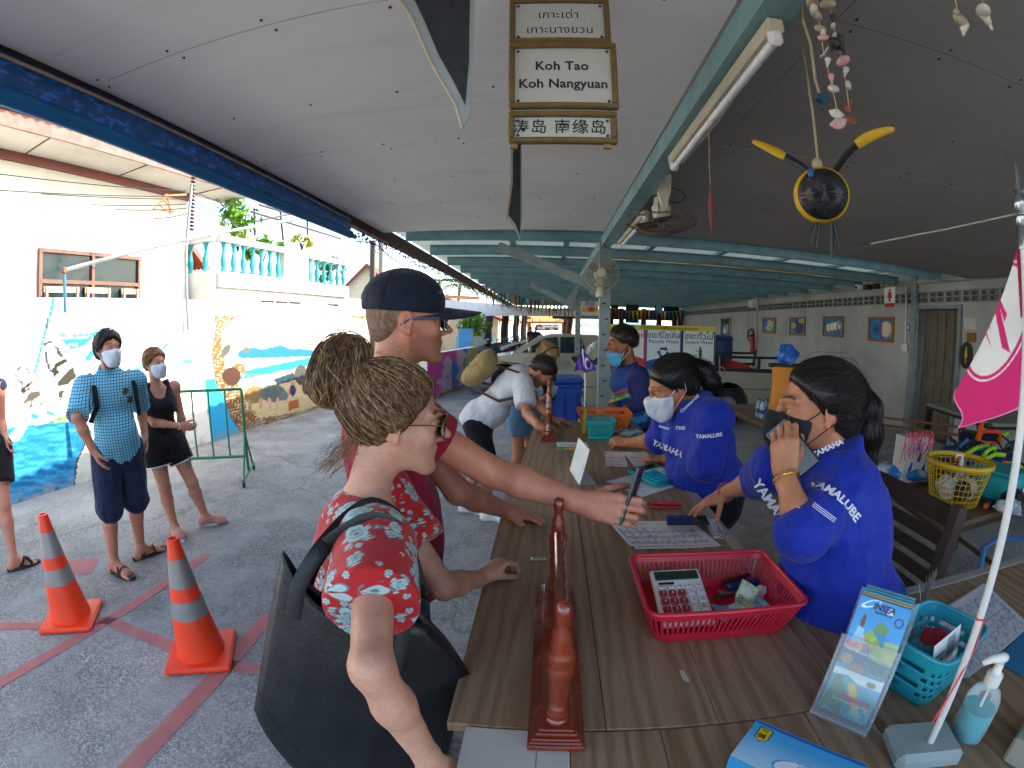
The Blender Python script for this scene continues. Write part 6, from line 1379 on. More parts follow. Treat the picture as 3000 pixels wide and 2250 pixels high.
 for j_,nm in((21,'seam'),):
  k=MB();k.tube(G1[:,j_]+rb*.001,.0016,5);k.build(nm,M('black_thread','060708',.8),bag)
 k=MB();k.tube(G1[:,0]+rb*.001,.0025,5);k.build('rim',LEA,bag,smooth=True);k=MB();k.tube(G1[:,2]+rb*.001,.0009,4);k.build('stitching',M('black_thread','060708',.8),bag)
 top=J['SR']+V3(0,0,.075)
 for off,sgn,a0,a1 in((.014,1,.16,.66),(-.012,-1,.2,.7)):
  i0,i1=int(a0*25),int(a1*25);g=G1 if sgn>0 else G2
  pts=[g[i0,4]+rb*.004*sgn,g[i0,0]+rb*.004*sgn,lerp(g[i0,0],top,.55)-f*.035+rb*.02,top-f*.05+V3(0,0,-.02)+rb*.012-rb*off*2.2,top-rb*off*3+V3(0,0,.004),top+f*.055+V3(0,0,-.03)-rb*off*2,J['SR']+f*.085+rb*.03+V3(0,0,-.12),lerp(J['SR']+f*.085,g[i1,0],.5)+rb*.035,g[i1,0]+rb*.004*sgn,g[i1,4]+rb*.004*sgn]
  pts=np.array(pts);tt=np.linspace(0,len(pts)-1,44);sm=np.stack([np.interp(tt,np.arange(len(pts)),pts[:,i])for i in range(3)],1)
  for _ in range(3):sm[1:-1]=(sm[:-2]+2*sm[1:-1]+sm[2:])/4
  k=MB();k.tube(sm,.015,8,up=rb,flat=.17);k.build('strap',LEA,bag,smooth=True)
P1()
# man with cap and maroon shirt holding out a phone
def P2():
 f=unit(V3(.93,.37,0));hR=hframe(f,-.02);s=1.08;rb=unit(V3(f[1],-f[0],0));ear=AD(1190,943,1.30);hc=ear-hR@(V3(.077,-.01,-.004)*s)
 nb=hc+V3(-.05,-.02,-.19);pv=nb+V3(-.03,-.0,-.52);J=dict(hc=hc,hR=hR,nb=nb,pv=pv);J['SR']=nb+rb*.19+f*.01+V3(0,0,-.05);J['SL']=nb-rb*.195+V3(0,0,-.05)
 J['ER']=reach(J['SR'],1440,1383,.30,True);J['WR']=reach(J['ER'],1712,1474,.27)
 J['WL']=AZ(1485,1497,T+.03);J['EL']=reach(J['SL'],1340,1440,.3,True);add_legs(J,.1,fwd=f)
 root=thing('person','man in navy cap and maroon shirt reaching out with a phone','person',(pv[0],pv[1],0));L,R=body_prims(J,1.05,False,.02,0,1.03,arm=1.05);hp=head_prims(hc,hR,s,False,1.12)
 dR=unit(AD(1800,1490,np.linalg.norm(J['WR']-CAMP)-.02)-J['WR']);vd=unit(J['WR']-CAMP);upc=np.cross(dR,vd);upc=upc if upc[2]>0 else-upc
 ph=None
 hr,tipsR=hand_prims(J['WR'],dR,unit(vd*.75-upc*.05),upc,1.06,(.5,.5,.5,.5),.035,(.75,.55,.25),each=[(.35,1.05,.6),(.45,1.1,.6),(.5,1.1,.6),(.35,.7,.4)])
 dL=unit(AZ(1580,1512,T+.02)-J['WL']);hl,_=hand_prims(J['WL'],dL,V3(0,0,-1),V3(.2,-1,0),1.05,(.35,.4,.45,.5),.05,(.5,.3,.3));ft=foot_prims(J['AL'],J['TL'])[0]+foot_prims(J['AR'],J['TR'])[0]
 base='bf826a'
 def cf(V):return np.where((np.abs(V-hc)<.16).all(1)[:,None],head_col(base,V,hc,hR,s,False,.3,'3a2c24'),np.array(s2l(base)))
 person_body(root,L+hp+hr+hl+ft,[(hc,(.16,.16,.16),.0035),(J['WR']+dR*.08,(.13,.13,.13),.003),(J['WL']+dL*.07,(.13,.13,.09),.0035)],base,cf)
 tor=torso_of(L)+[EL(nb+V3(0,0,-.12),(.16,.12,.12),R,.05)]+[sleeve(J['S'+k],J['E'+k],J['W'+k],.45,.062,.064)for k in 'LR']+[RC(pv,pv+V3(0,0,-.12),.155,.15,.05)]
 garment('shirt',tor+neck_hole(J,.07,.02),.012,MAROON,root,[(pv+V3(0,0,-.14),V3(0,0,-1),.01)],.009,.008,(14,14,5),5)
 garment('jeans',[RC(J['H'+k],J['K'+k],.095,.07,.04)for k in 'LR']+[RC(J['K'+k],lerp(J['K'+k],J['A'+k],.9),.068,.06,.03)for k in 'LR']+[EL(pv,(.17,.12,.1),R,.05)],.008,cloth('denim','2f4a6a'),root,(),.012,.005)
 V,Q=hair_cap(hc,hR,s,(.05,.05),.6,-.05,-.0085,(),.006);link_mesh('hair',V,Q,hair_mat('cropped_grey_hair','7a5c4a','9a7c68',.8),root,smooth='all')
 P=lambda x,y,z:hc+hR@(V3(x,y,z)*s);CAP=cloth('dark_navy_cap','121a2c',.75,.25,160)
 cl=[EL(P(0,-.012,.048),V3(.089,.113,.092)*s,hR,.01)];lo,hi=bounds(cl,.02);F,lo=field(cl,lo,hi,.006,0,[(P(0,0,.022),hR@V3(0,-.06,-1),.004)]);V,Q=nets(F,lo,.006);co=link_mesh('cap',V,Q,CAP,root,smooth='all')
 rows=[]
 for t in np.linspace(0,1,8):
  rows.append([P(.074*x*(1-.12*t*t),(.02+.082*math.sqrt(max(1-x*x,0))*1.0)*(1-t)+t*(.06+.143*math.sqrt(max(1-(x*.93)**2,0))),.03-.004*t-.028*abs(x)**2*(1-.2*t)+.006*(1-t))for x in np.linspace(-1,1,19)])
 k=MB();k.grid(np.array(rows));k.build('brim',CAP,co,smooth='all',solid=.004)
 for a in np.linspace(0,PI,4)[:-1]:
  pts=[P(.0897*math.sin(a)*math.sin(t),-.012+.1137*math.cos(a)*math.sin(t),.048+.0927*math.cos(t))for t in np.linspace(-1.5,1.5,17)];k=MB();k.tube(pts,.0011,4);k.build('seam',BLK,co)
 k=MB();k.tube([P(.06,.072,.075),P(.052,.08,.07),P(.044,.083,.078)],.0012,5);k.build('logo',M('silver_logo','9aa0a8',.4,.5),co)
 glasses(root,hc,hR,s,'14141c','6d7c88',.031,.023,'6d7c88',.0032,True)
 pc=J['WR']+dR*.112*1.06+unit(vd)*.028+upc*.03;pu=unit(upc*.98+dR*.12-vd*.1);pn=unit(np.cross(pu,unit(dR*.25+vd)));
 phone('black smartphone held upright by the man with the cap',pc+pu*.012,pu,unit(np.cross(pu,pn)),pn)
def phone(label,c,up,rt,n_,L=.15,W=.072,col='14171a',scr='0b0d12'):
 o=thing('smartphone',label,'phone',c);R=np.stack([unit(rt),unit(up),unit(n_)],1);k=MB();k.box(c,(W,L,.009),R,bev=.003);k.build('case',M('phone_case_'+col,col,.3,spec=.6),o)
 k=MB();k.box(np.asarray(c)+R@V3(0,0,.0047),(W*.93,L*.96,.0006),R);k.build('screen',M('phone_screen_'+scr,scr,.08,spec=.8),o)
 for i in range(3):k=MB();k.lathe([(.006,0),(.006,.0015)],np.asarray(c)+R@V3(W*.3,L*.42-.015*i,-.006),10,R);k.build('camera_lens',M('black_plastic','151515',.4),o)
 return o
P2()
# clerk with black mask and phone at her mouth
def jersey_text(o,V,Q,items):
 bv=bvh_of(V,Q)
 for body,c,u,v,size,kw in items:
  n_=np.cross(unit(u),unit(v));text_on('lettering',body,np.asarray(c),u,v,size,kw.pop('mat',LETT),o,bvh=bv,off=.0018,**kw)
def P3():
 f=unit(V3(-.97,.24,0));hR=hframe(f,-.04,.02);s=1.07;ear=AD(2433,1214,1.29);hc=ear-hR@(V3(-.077,-.01,-.004)*s)
 bf=unit(V3(-.85,-.45,0));nb=AD(2437,1350,1.375);pv=AD(2455,1770,1.5);J=dict(hc=hc,hR=hR,nb=nb,pv=pv);J['SL']=AD(2488,1428,1.33);J['SR']=AD(2268,1368,1.5)
 J['EL']=AD(2350,1560,1.18);J['WL']=AD(2300,1392,1.22);J['WR']=AD(2122,1444,1.84);J['ER']=AD(2222,1405,1.68);rb=unit(J['SR']-J['SL']);rb=unit(V3(rb[0],rb[1],0));bf=V3(-rb[1],rb[0],0)
 for k_,sg in(('R',1),('L',-1)):
  h=pv+rb*sg*.1+V3(0,0,-.1);J['H'+k_]=h;J['K'+k_]=h+bf*.33+V3(0,0,-.2);J['A'+k_]=J['K'+k_]+V3(.05,0,-.42);J['A'+k_][2]=max(J['A'+k_][2],.1);J['T'+k_]=J['A'+k_]+bf*.2
 root=thing('person','clerk in royal blue jersey with black face mask holding a phone to her mouth','person',(pv[0],pv[1],0));L,R=body_prims(J,.96,True,.025,.02,1.0,arm=.98);hp=head_prims(hc,hR,s*1.0,True,1.08)
 dLh=unit(AD(2300,1318,np.linalg.norm(J['WL']-CAMP))-J['WL']);vd=unit(J['WL']-CAMP);hl,_=hand_prims(J['WL'],dLh,unit(unit(hc+hR@V3(0,.1,-.1)-J['WL'])*.6+vd*.6),-bf*1.0+V3(0,0,.3),.95,(.5,)*4,.04,(.5,.4,.35),each=[(.5,.9,.5),(.55,.95,.5),(.6,1.,.5),(.65,1.,.5)])
 dRh=unit(AD(2050,1480,1.84)-J['WR']);hr,_=hand_prims(J['WR'],dRh,V3(-.05,.0,-1),V3(.2,-1,0),.95,(.4,)*4,.09,(.95,.5,.2),each=[(.2,.5,.5),(.15,.45,.5),(.2,.5,.5),(.3,.6,.5)]);ft=foot_prims(J['AL'],J['TL'])[0]+foot_prims(J['AR'],J['TR'])[0]
 base='b67d5c'
 def cf(V):return np.where((np.abs(V-hc)<.16).all(1)[:,None],head_col(base,V,hc,hR,s,True,0,'1a1210','1c100a'),np.array(s2l(base)))
 person_body(root,L+hp+hl+hr+ft,[(hc,(.15,.15,.16),.003),(J['WL']+dLh*.06,(.12,.12,.12),.003),(J['WR']+dRh*.07,(.13,.13,.1),.003)],base,cf)
 tor=torso_of(L)+[sleeve(J['SL'],J['EL'],J['WL'],1.2,.056,.042),sleeve(J['SR'],J['ER'],J['WR'],1.1,.056,.046)]+[GR([RC(nb+V3(0,0,-.04),nb+V3(.005,0,.08),.066,.058,.03)],[(nb+V3(0,0,.05),V3(bf[0]*.45,bf[1]*.45,1),.006)],.03),EL(pv+V3(0,0,.02),(.17,.14,.12),R,.05)]
 go,V,Q=garment('jersey',tor,.013,ROYAL,root,[(pv+V3(0,0,-.1),V3(0,0,-1),.01)],.0085,.008,(20,20,13),9)
 garment('trousers',[RC(J['H'+k],J['K'+k],.1,.075,.04)for k in 'LR']+[RC(J['K'+k],lerp(J['K'+k],J['A'+k],.9),.07,.06,.03)for k in 'LR']+[EL(pv+V3(0,0,-.1),(.18,.14,.12),R,.05)],.01,cloth('black_trousers','0e0f12',.9),root,(),.012,.005)
 vd=ray(2440,1590);r_=lambda px,py:AD(px,py,np.linalg.norm(J['SL']-CAMP)-.05);cu=lambda a,b_:unit(r_(*b_)-r_(*a))
 u1=cu((2400,1448),(2475,1510));u2=cu((2395,1325),(2445,1302));vv=lambda u:unit(np.cross(RM[:,2],u))
 items=[('YAMALUBE',r_(2437,1474),u1,vv(u1),.03,dict(bold=.03,shear=.1)),('YAMAHA',r_(2424,1313),u2,vv(u2),.0205,dict(bold=.03))]
 u3=cu((2270,1395),(2262,1340));items+=[('YAMAHA',r_(2268,1375),-u3,vv(-u3),.015,dict(bold=.03)),('YAMAHA',r_(2262,1480),cu((2250,1455),(2285,1505)),vv(cu((2250,1455),(2285,1505))),.036,dict(bold=.03))]
 jersey_text(go,V,Q,items);bv=bvh_of(V,Q)
 for i in range(3):
  pts=[r_(lerp(2385,2450,t)-3*i,lerp(1472,1520,t)+5*i)for t in np.linspace(0,1,12)];out=[]
  for p in pts:
   h=bv.ray_cast(Vector(CAMP),Vector(unit(p-CAMP)),3)
   if h[0]is not None:out.append(np.array(h[0])-unit(p-CAMP)*.001)
  if len(out)>3:k=MB();k.tube(out,.0011,4);k.build('stripe',LETT,go)
 h=bv.ray_cast(Vector(CAMP),Vector(ray(2388,1334)),3)
 if h[0]is not None:
  c=np.array(h[0]);nn=np.array(h[1]);Rr=frame(np.cross(nn,V3(0,0,1)),nn);k=MB();a=np.linspace(0,2*PI,22);k.tube([c+nn*.002+.011*(Rr[:,1]*math.cos(t)+np.cross(nn,Rr[:,1])*math.sin(t))for t in a],.0012,4)
  for q_ in range(3):t=q_*2*PI/3+PI/2;k.tube([c+nn*.002,c+nn*.002+.009*(Rr[:,1]*math.cos(t)+np.cross(nn,Rr[:,1])*math.sin(t))],.0013,4)
  k.build('emblem',LETT,go)
 h=[bv.ray_cast(Vector(CAMP),Vector(ray(x,y)),3)[0]for x,y in((2340,1325),(2346,1365),(2352,1400),(2356,1430))];h=[np.array(q)-unit(np.array(q)-CAMP)*.001 for q in h if q is not None]
 if len(h)>2:k=MB();k.tube(h,.0016,5);k.build('zip',M('dark_zip','0c1030',.5),go)
 V,Q=hair_cap(hc,hR,s,(.07,.066),.95,-.07,.006,[EL(hc+hR@V3(0,-.1,.03),(.045,.04,.045),hR,.03)],.005);ho=link_mesh('hair',V,Q,HBLK,root,smooth='all');tie=hc+hR@V3(0,-.13,.03)
 [strands('hair_locks',V,Q,hm_,ho,tie,800,15,.012,.0008,6+sd,lambda V_:((V_-hc)@hR)[:,1]>-.07,.0024,.08)for sd,hm_ in enumerate((HBLK,HK2))];strands('flyaway_hairs',V,Q,HK2,ho,tie+V3(0,0,.05),60,11,.012,.00035,15,None,.01,.35)
 tl=[hc+hR@V3(0,-.125,.04),hc+hR@V3(.0,-.15,.0),hc+hR@V3(.0,-.155,-.07),hc+hR@V3(.0,-.15,-.15),hc+hR@V3(0,-.145,-.23)];pr_=[RC(tl[i],tl[i+1],[.03,.036,.034,.026][i],[.036,.034,.026,.012][i],.02)for i in range(4)];lo,hi=bounds(pr_,.02);F,lo=field(pr_,lo,hi,.005);Vt,Qt=nets(F,lo,.005);po=link_mesh('ponytail',Vt,Qt,HBLK,root,smooth='all');strands('tail_locks',Vt,Qt,HBLK,po,tl[-1]+V3(0,0,-.1),350,16,.014,.0012,2,None,.004,.1)
 mask(root,hc,hR,s*1.02,MASKB,LOOPB,True)
 c=hc+hR@V3(-.02,.145,-.115);pu=unit(unit(r_(2302,1262+20)-r_(2345,1345))*1+f*.1);pn=unit(np.cross(pu,unit(rb+f*.5)));c=AD(2322,1312,np.linalg.norm(J['WL']-CAMP)+.03)
 phone('dark phone held to the mouth of the clerk with black mask',c,pu,unit(np.cross(pu,unit(c-CAMP))),unit(c-CAMP)-f*.4,.14,.068,'101216')
 def ring(c,ax,r,rr_,nm,mt,wav=0.,label=None):
  ax=unit(ax);u=unit(np.cross(ax,(0.3,.2,1)));w=np.cross(ax,u);pts=[c+(u*math.cos(t)+w*math.sin(t))*(r+wav*math.sin(t*16))+ax*wav*math.cos(t*16)for t in np.linspace(0,2*PI,90)];k=MB();k.tube(pts,rr_,6,cap=False);k.build(nm,mt,root,smooth=True)
 ring(lerp(J['WL'],J['EL'],.06),J['WL']-J['EL'],.0325,.0022,'gold_bracelet',M('gold','c89a28',.25,.9),.0008);ring(lerp(J['WL'],J['EL'],.0),J['WL']-J['EL'],.0315,.001,'silver_bracelet',M('chrome_grey','8f9498',.2,.9));ring(lerp(J['WR'],J['ER'],.04),J['WR']-J['ER'],.034,.0026,'coil_bracelet',M('pink_coil','b04a62',.4),.0035)
 o=phone('black smartphone with blue grey edge under the clerk spread fingers',V3(.515,1.57,T+.03),unit(V3(-.95,.12,-.03)),unit(V3(.12,.95,0)),V3(0,0,1),.155,.075,'1c2a30','222c3a')
P3()
# writing clerk with white mask
def P4():
 s=1.06;f=unit(V3(-.95,-.1,0));hR=hframe(f,-.42,-.05);ear=AD(1994,1138,2.1);hc=ear-hR@(V3(-.077,-.01,-.004)*s)
 nb=AD(2040,1192,2.17);pv=AD(2070,1410,2.35);J=dict(hc=hc,hR=hR,nb=nb,pv=pv);J['SL']=AD(2092,1225,2.05);J['SR']=AD(1962,1225,2.33);J['EL']=AD(2068,1362,2.06);J['WL']=AZ(1948,1343,T+.035);J['ER']=AD(1932,1290,2.4);J['WR']=AZ(1842,1296,T+.045)
 rb=unit(J['SR']-J['SL']);rb=unit(V3(rb[0],rb[1],0));bf=V3(-rb[1],rb[0],0)
 for k_,sg in(('R',1),('L',-1)):
  h=pv+rb*sg*.1+V3(0,0,-.1);J['H'+k_]=h;J['K'+k_]=h+bf*.33+V3(0,0,-.2);J['A'+k_]=J['K'+k_]+V3(.05,0,-.42);J['A'+k_][2]=max(J['A'+k_][2],.1);J['T'+k_]=J['A'+k_]+bf*.2
 root=thing('person','clerk in royal blue jersey with white mask bending over to write on forms','person',(pv[0],pv[1],0));L,R=body_prims(J,1.0,True,.04,.025,1.1,arm=1.02);hp=head_prims(hc,hR,s,True,1.08)
 dl=unit(AZ(1885,1342,T+.02)-J['WL']);hl,_=hand_prims(J['WL'],dl,V3(0,0,-1),V3(-.3,1,0),.95,(.3,.35,.4,.4),.06,(.6,.3,.3));dr=unit(AZ(1795,1290,T+.05)-J['WR']);hr,tips=hand_prims(J['WR'],dr,V3(0.2,.5,-.8),V3(-.2,.2,1),.95,(.8,.9,1.,1.),.02,(.5,.6,.4));ft=foot_prims(J['AL'],J['TL'])[0]+foot_prims(J['AR'],J['TR'])[0]
 base='a9704e'
 def cf(V):return np.where((np.abs(V-hc)<.16).all(1)[:,None],head_col(base,V,hc,hR,s,True,0,'1a1210','1c100a'),np.array(s2l(base)))
 person_body(root,L+hp+hl+hr+ft,[(hc,(.15,.15,.16),.004),(J['WL']+dl*.07,(.12,.12,.09),.004),(J['WR']+dr*.07,(.12,.12,.09),.004)],base,cf,.01)
 tor=torso_of(L)+[sleeve(J['SL'],J['EL'],J['WL'],1.18,.062,.05),sleeve(J['SR'],J['ER'],J['WR'],1.05,.058,.05)]+[GR([RC(nb+V3(0,0,-.04),nb+V3(-.01,0,.08),.068,.06,.03)],[(nb+V3(0,0,.05),V3(bf[0]*.45,bf[1]*.45,1),.006)],.03),EL(pv+V3(0,0,.02),(.18,.15,.12),R,.05),EL(J['SL'],(.064,)*3,None,.04),EL(J['SR'],(.062,)*3,None,.04)]
 go,V,Q=garment('jersey',tor,.013,ROYAL,root,[(pv+V3(0,0,-.1),V3(0,0,-1),.01)],.01,.009,(18,18,12),4)
 garment('trousers',[RC(J['H'+k],J['K'+k],.1,.075,.04)for k in 'LR']+[RC(J['K'+k],lerp(J['K'+k],J['A'+k],.9),.07,.06,.03)for k in 'LR']+[EL(pv+V3(0,0,-.04),(.19,.15,.13),R,.05)],.01,cloth('black_trousers','0e0f12',.9),root,(),.014,.005)
 r_=lambda px,py:AD(px,py,2.0);cu=lambda a,b_:unit(r_(*b_)-r_(*a));vv=lambda u:unit(np.cross(RM[:,2],u));u1=cu((2055,1278),(2100,1273));u2=cu((2005,1200),(2038,1168));u3=cu((1935,1300),(1985,1325))
 jersey_text(go,V,Q,[('YAMALUBE',r_(2077,1275),u1,vv(u1),.022,dict(bold=.03)),('Commercial',r_(2020,1182),u2,vv(u2),.02,dict(bold=.02)),('F300',r_(1988,1268),u1,vv(u1),.022,dict(bold=.03,shear=.3)),('MARINE',r_(1945,1252),cu((1935,1250),(1955,1256)),vv(cu((1935,1250),(1955,1256))),.014,dict(bold=.03)),('YAMAHA',r_(1955,1310),u3,vv(u3),.036,dict(bold=.03))])
 V,Q=hair_cap(hc,hR,s,(.07,.06),.8,-.07,.008,[EL(hc+hR@V3(0,-.1,.05),(.05,.05,.05),hR,.03)],.006);ho=link_mesh('hair',V,Q,HBLK,root,smooth='all');tie=hc+hR@V3(0,-.13,.05);strands('hair_locks',V,Q,HK2,ho,tie,700,13,.014,.001,6,lambda V_:((V_-hc)@hR)[:,1]>-.05,.0025,.12)
 tl=[tie,AD(2060,1085,2.2),AD(2085,1120,2.2),AD(2092,1150,2.2)];pr_=[RC(tl[i],tl[i+1],[.03,.042,.036][i],[.042,.036,.016][i],.02)for i in range(3)];lo,hi=bounds(pr_,.02);F,lo=field(pr_,lo,hi,.006);Vt,Qt=nets(F,lo,.006);po=link_mesh('ponytail',Vt,Qt,HBLK,root,smooth='all');strands('tail_locks',Vt,Qt,HBLK,po,tl[-1]+V3(.03,0,-.1),200,14,.015,.0014,2,None,.005,.15)
 k=MB();k.tube([tie+hR@V3(-.035,.03,.0),tie+hR@V3(-.045,.0,-.02),tie+hR@V3(-.04,-.02,-.05)],.006,6);k.build('hair_clip',M('pale_clip','b0a090',.4),ho)
 mask(root,hc,hR,s*1.03,MASKW,LOOP,True);pen(tips[0]+V3(-.005,.02,-.03),tips[0]+V3(.03,-.02,.08),.004,M('black_plastic','151515',.4),'black pen in the hand of the writing clerk')
P4()
# man in rainbow striped boat jersey
def jersey_stripes(V,c0,up,fw):
 z=(V-c0)@up;y=(V-c0)@fw;x=(V-c0)@np.cross(fw,up);col=np.tile(np.array(s2l('143a78')),(len(V),1));vz=z-.35*np.abs(x)*1.0;front=(y>-.02)&(np.abs(x)<.17)
 def st(a,b_,c):m=(vz>a)&(vz<b_)&front;col[m]=s2l(c)
 w=vnoise3(V*np.array([6,6,30]),3);col[(w>.55)&(vz<-.02)]=s2l('2a7fb8');col[z<-.22]=s2l('101c48');st(.005,.022,'c03a4a');st(-.02,-.003,'2f9a5a');st(-.044,-.027,'d0c02a');col[(vz>-.003)&(vz<.005)&front]=s2l('0f2a60');side=(np.abs(x)>.16);col[side]=s2l('16225a');return col
def P5():
 s=1.06;f=unit(V3(-.95,-.18,0));hR=hframe(f,-.18);ear=AD(1834,1006,3.62);hc=ear-hR@(V3(-.077,-.01,-.004)*s);nb=hc+V3(.06,.02,-.185);pv=nb+V3(.13,.06,-.5);rb=unit(V3(f[1],-f[0],0));J=dict(hc=hc,hR=hR,nb=nb,pv=pv);J['SR']=nb+rb*.19+V3(0,0,-.05);J['SL']=nb-rb*.19+V3(.02,0,-.05)
 J['WR']=AD(1795,1196,3.72);J['ER']=lerp(J['SR'],J['WR'],.5)+V3(.05,.03,-.06);J['WL']=AD(1835,1198,3.55);J['EL']=lerp(J['SL'],J['WL'],.5)+V3(.08,.0,-.07);add_legs(J,.1,fwd=f)
 root=thing('person','man in blue jersey with rainbow chest stripes and mask pulled under his chin','person',(pv[0],pv[1],0));L,R=body_prims(J,1.05,False,.02,0,1.02);hp=head_prims(hc,hR,s,False,1.1);h1,_=hand_prims(J['WR'],V3(-.8,-.4,-.5),V3(0,0,-1),V3(0,-1,0),1.);h2,_=hand_prims(J['WL'],V3(-.8,-.3,-.45),V3(0,0,-1),V3(0,1,0),1.);base='8a5638';ft=foot_prims(J['AL'],J['TL'])[0]+foot_prims(J['AR'],J['TR'])[0]
 def cf(V):return np.where((np.abs(V-hc)<.16).all(1)[:,None],head_col(base,V,hc,hR,s,False,.15,'15100e','1c100a'),np.array(s2l(base)))
 person_body(root,L+hp+h1+h2+ft,[(hc,(.15,.15,.16),.005),(J['WR'],(.1,.1,.1),.005),(J['WL'],(.1,.1,.1),.005)],base,cf,.012)
 tor=torso_of(L)+[EL(nb+V3(0,0,-.12),(.16,.12,.12),R,.05)]+[sleeve(J['S'+k],J['E'+k],J['W'+k],1.92,.058,.038)for k in 'LR']+[RC(pv,pv+V3(0,0,-.1),.155,.15,.05),GR([RC(nb+V3(0,0,-.05),nb+V3(0,0,.05),.068,.06,.03)],[(nb+V3(0,0,.01),V3(f[0]*.6,f[1]*.6,1),.006)],.03)]
 up=unit(nb-pv);fw=np.cross(up,rb);c0=lerp(pv,nb,.62)
 garment('jersey',tor,.012,VC('striped_jersey',.75,.2,120),root,[(pv+V3(0,0,-.14),V3(0,0,-1),.01)],.01,.006,(9,9,6),6,colfn=lambda V:jersey_stripes(V,c0,up,fw))
 garment('trousers',[RC(J['H'+k],J['K'+k],.095,.07,.04)for k in 'LR']+[RC(J['K'+k],lerp(J['K'+k],J['A'+k],.9),.068,.06,.03)for k in 'LR']+[EL(pv,(.17,.12,.1),R,.05)],.008,cloth('black_trousers','0e0f12',.9),root,(),.016,.005)
 V,Q=hair_cap(hc,hR,s,(.066,.062),.75,-.03,.008,[EL(hc+hR@V3(0,-.06,.1),(.03,.04,.02),hR,.03)],.007);ho=link_mesh('hair',V,Q,HDK,root,smooth='all');strands('hair_locks',V,Q,HDK,ho,hc+hR@V3(0,-.12,.09),260,9,.014,.0018,6,None,.006,.3)
 mo=mask(root,hc+hR@V3(0,-.004,-.05),hR,s*.95,cloth('blue_surgical_mask','4f9fc0',.8,.15),LOOP);k=MB();k.tube([hc+hR@V3(-.06,.03,-.11),hc+hR@V3(-.078,-.0,-.04),hc+hR@V3(-.083,-.02,.02)],.0022,5);k.build('ear_loop',LOOP,mo)
P5()
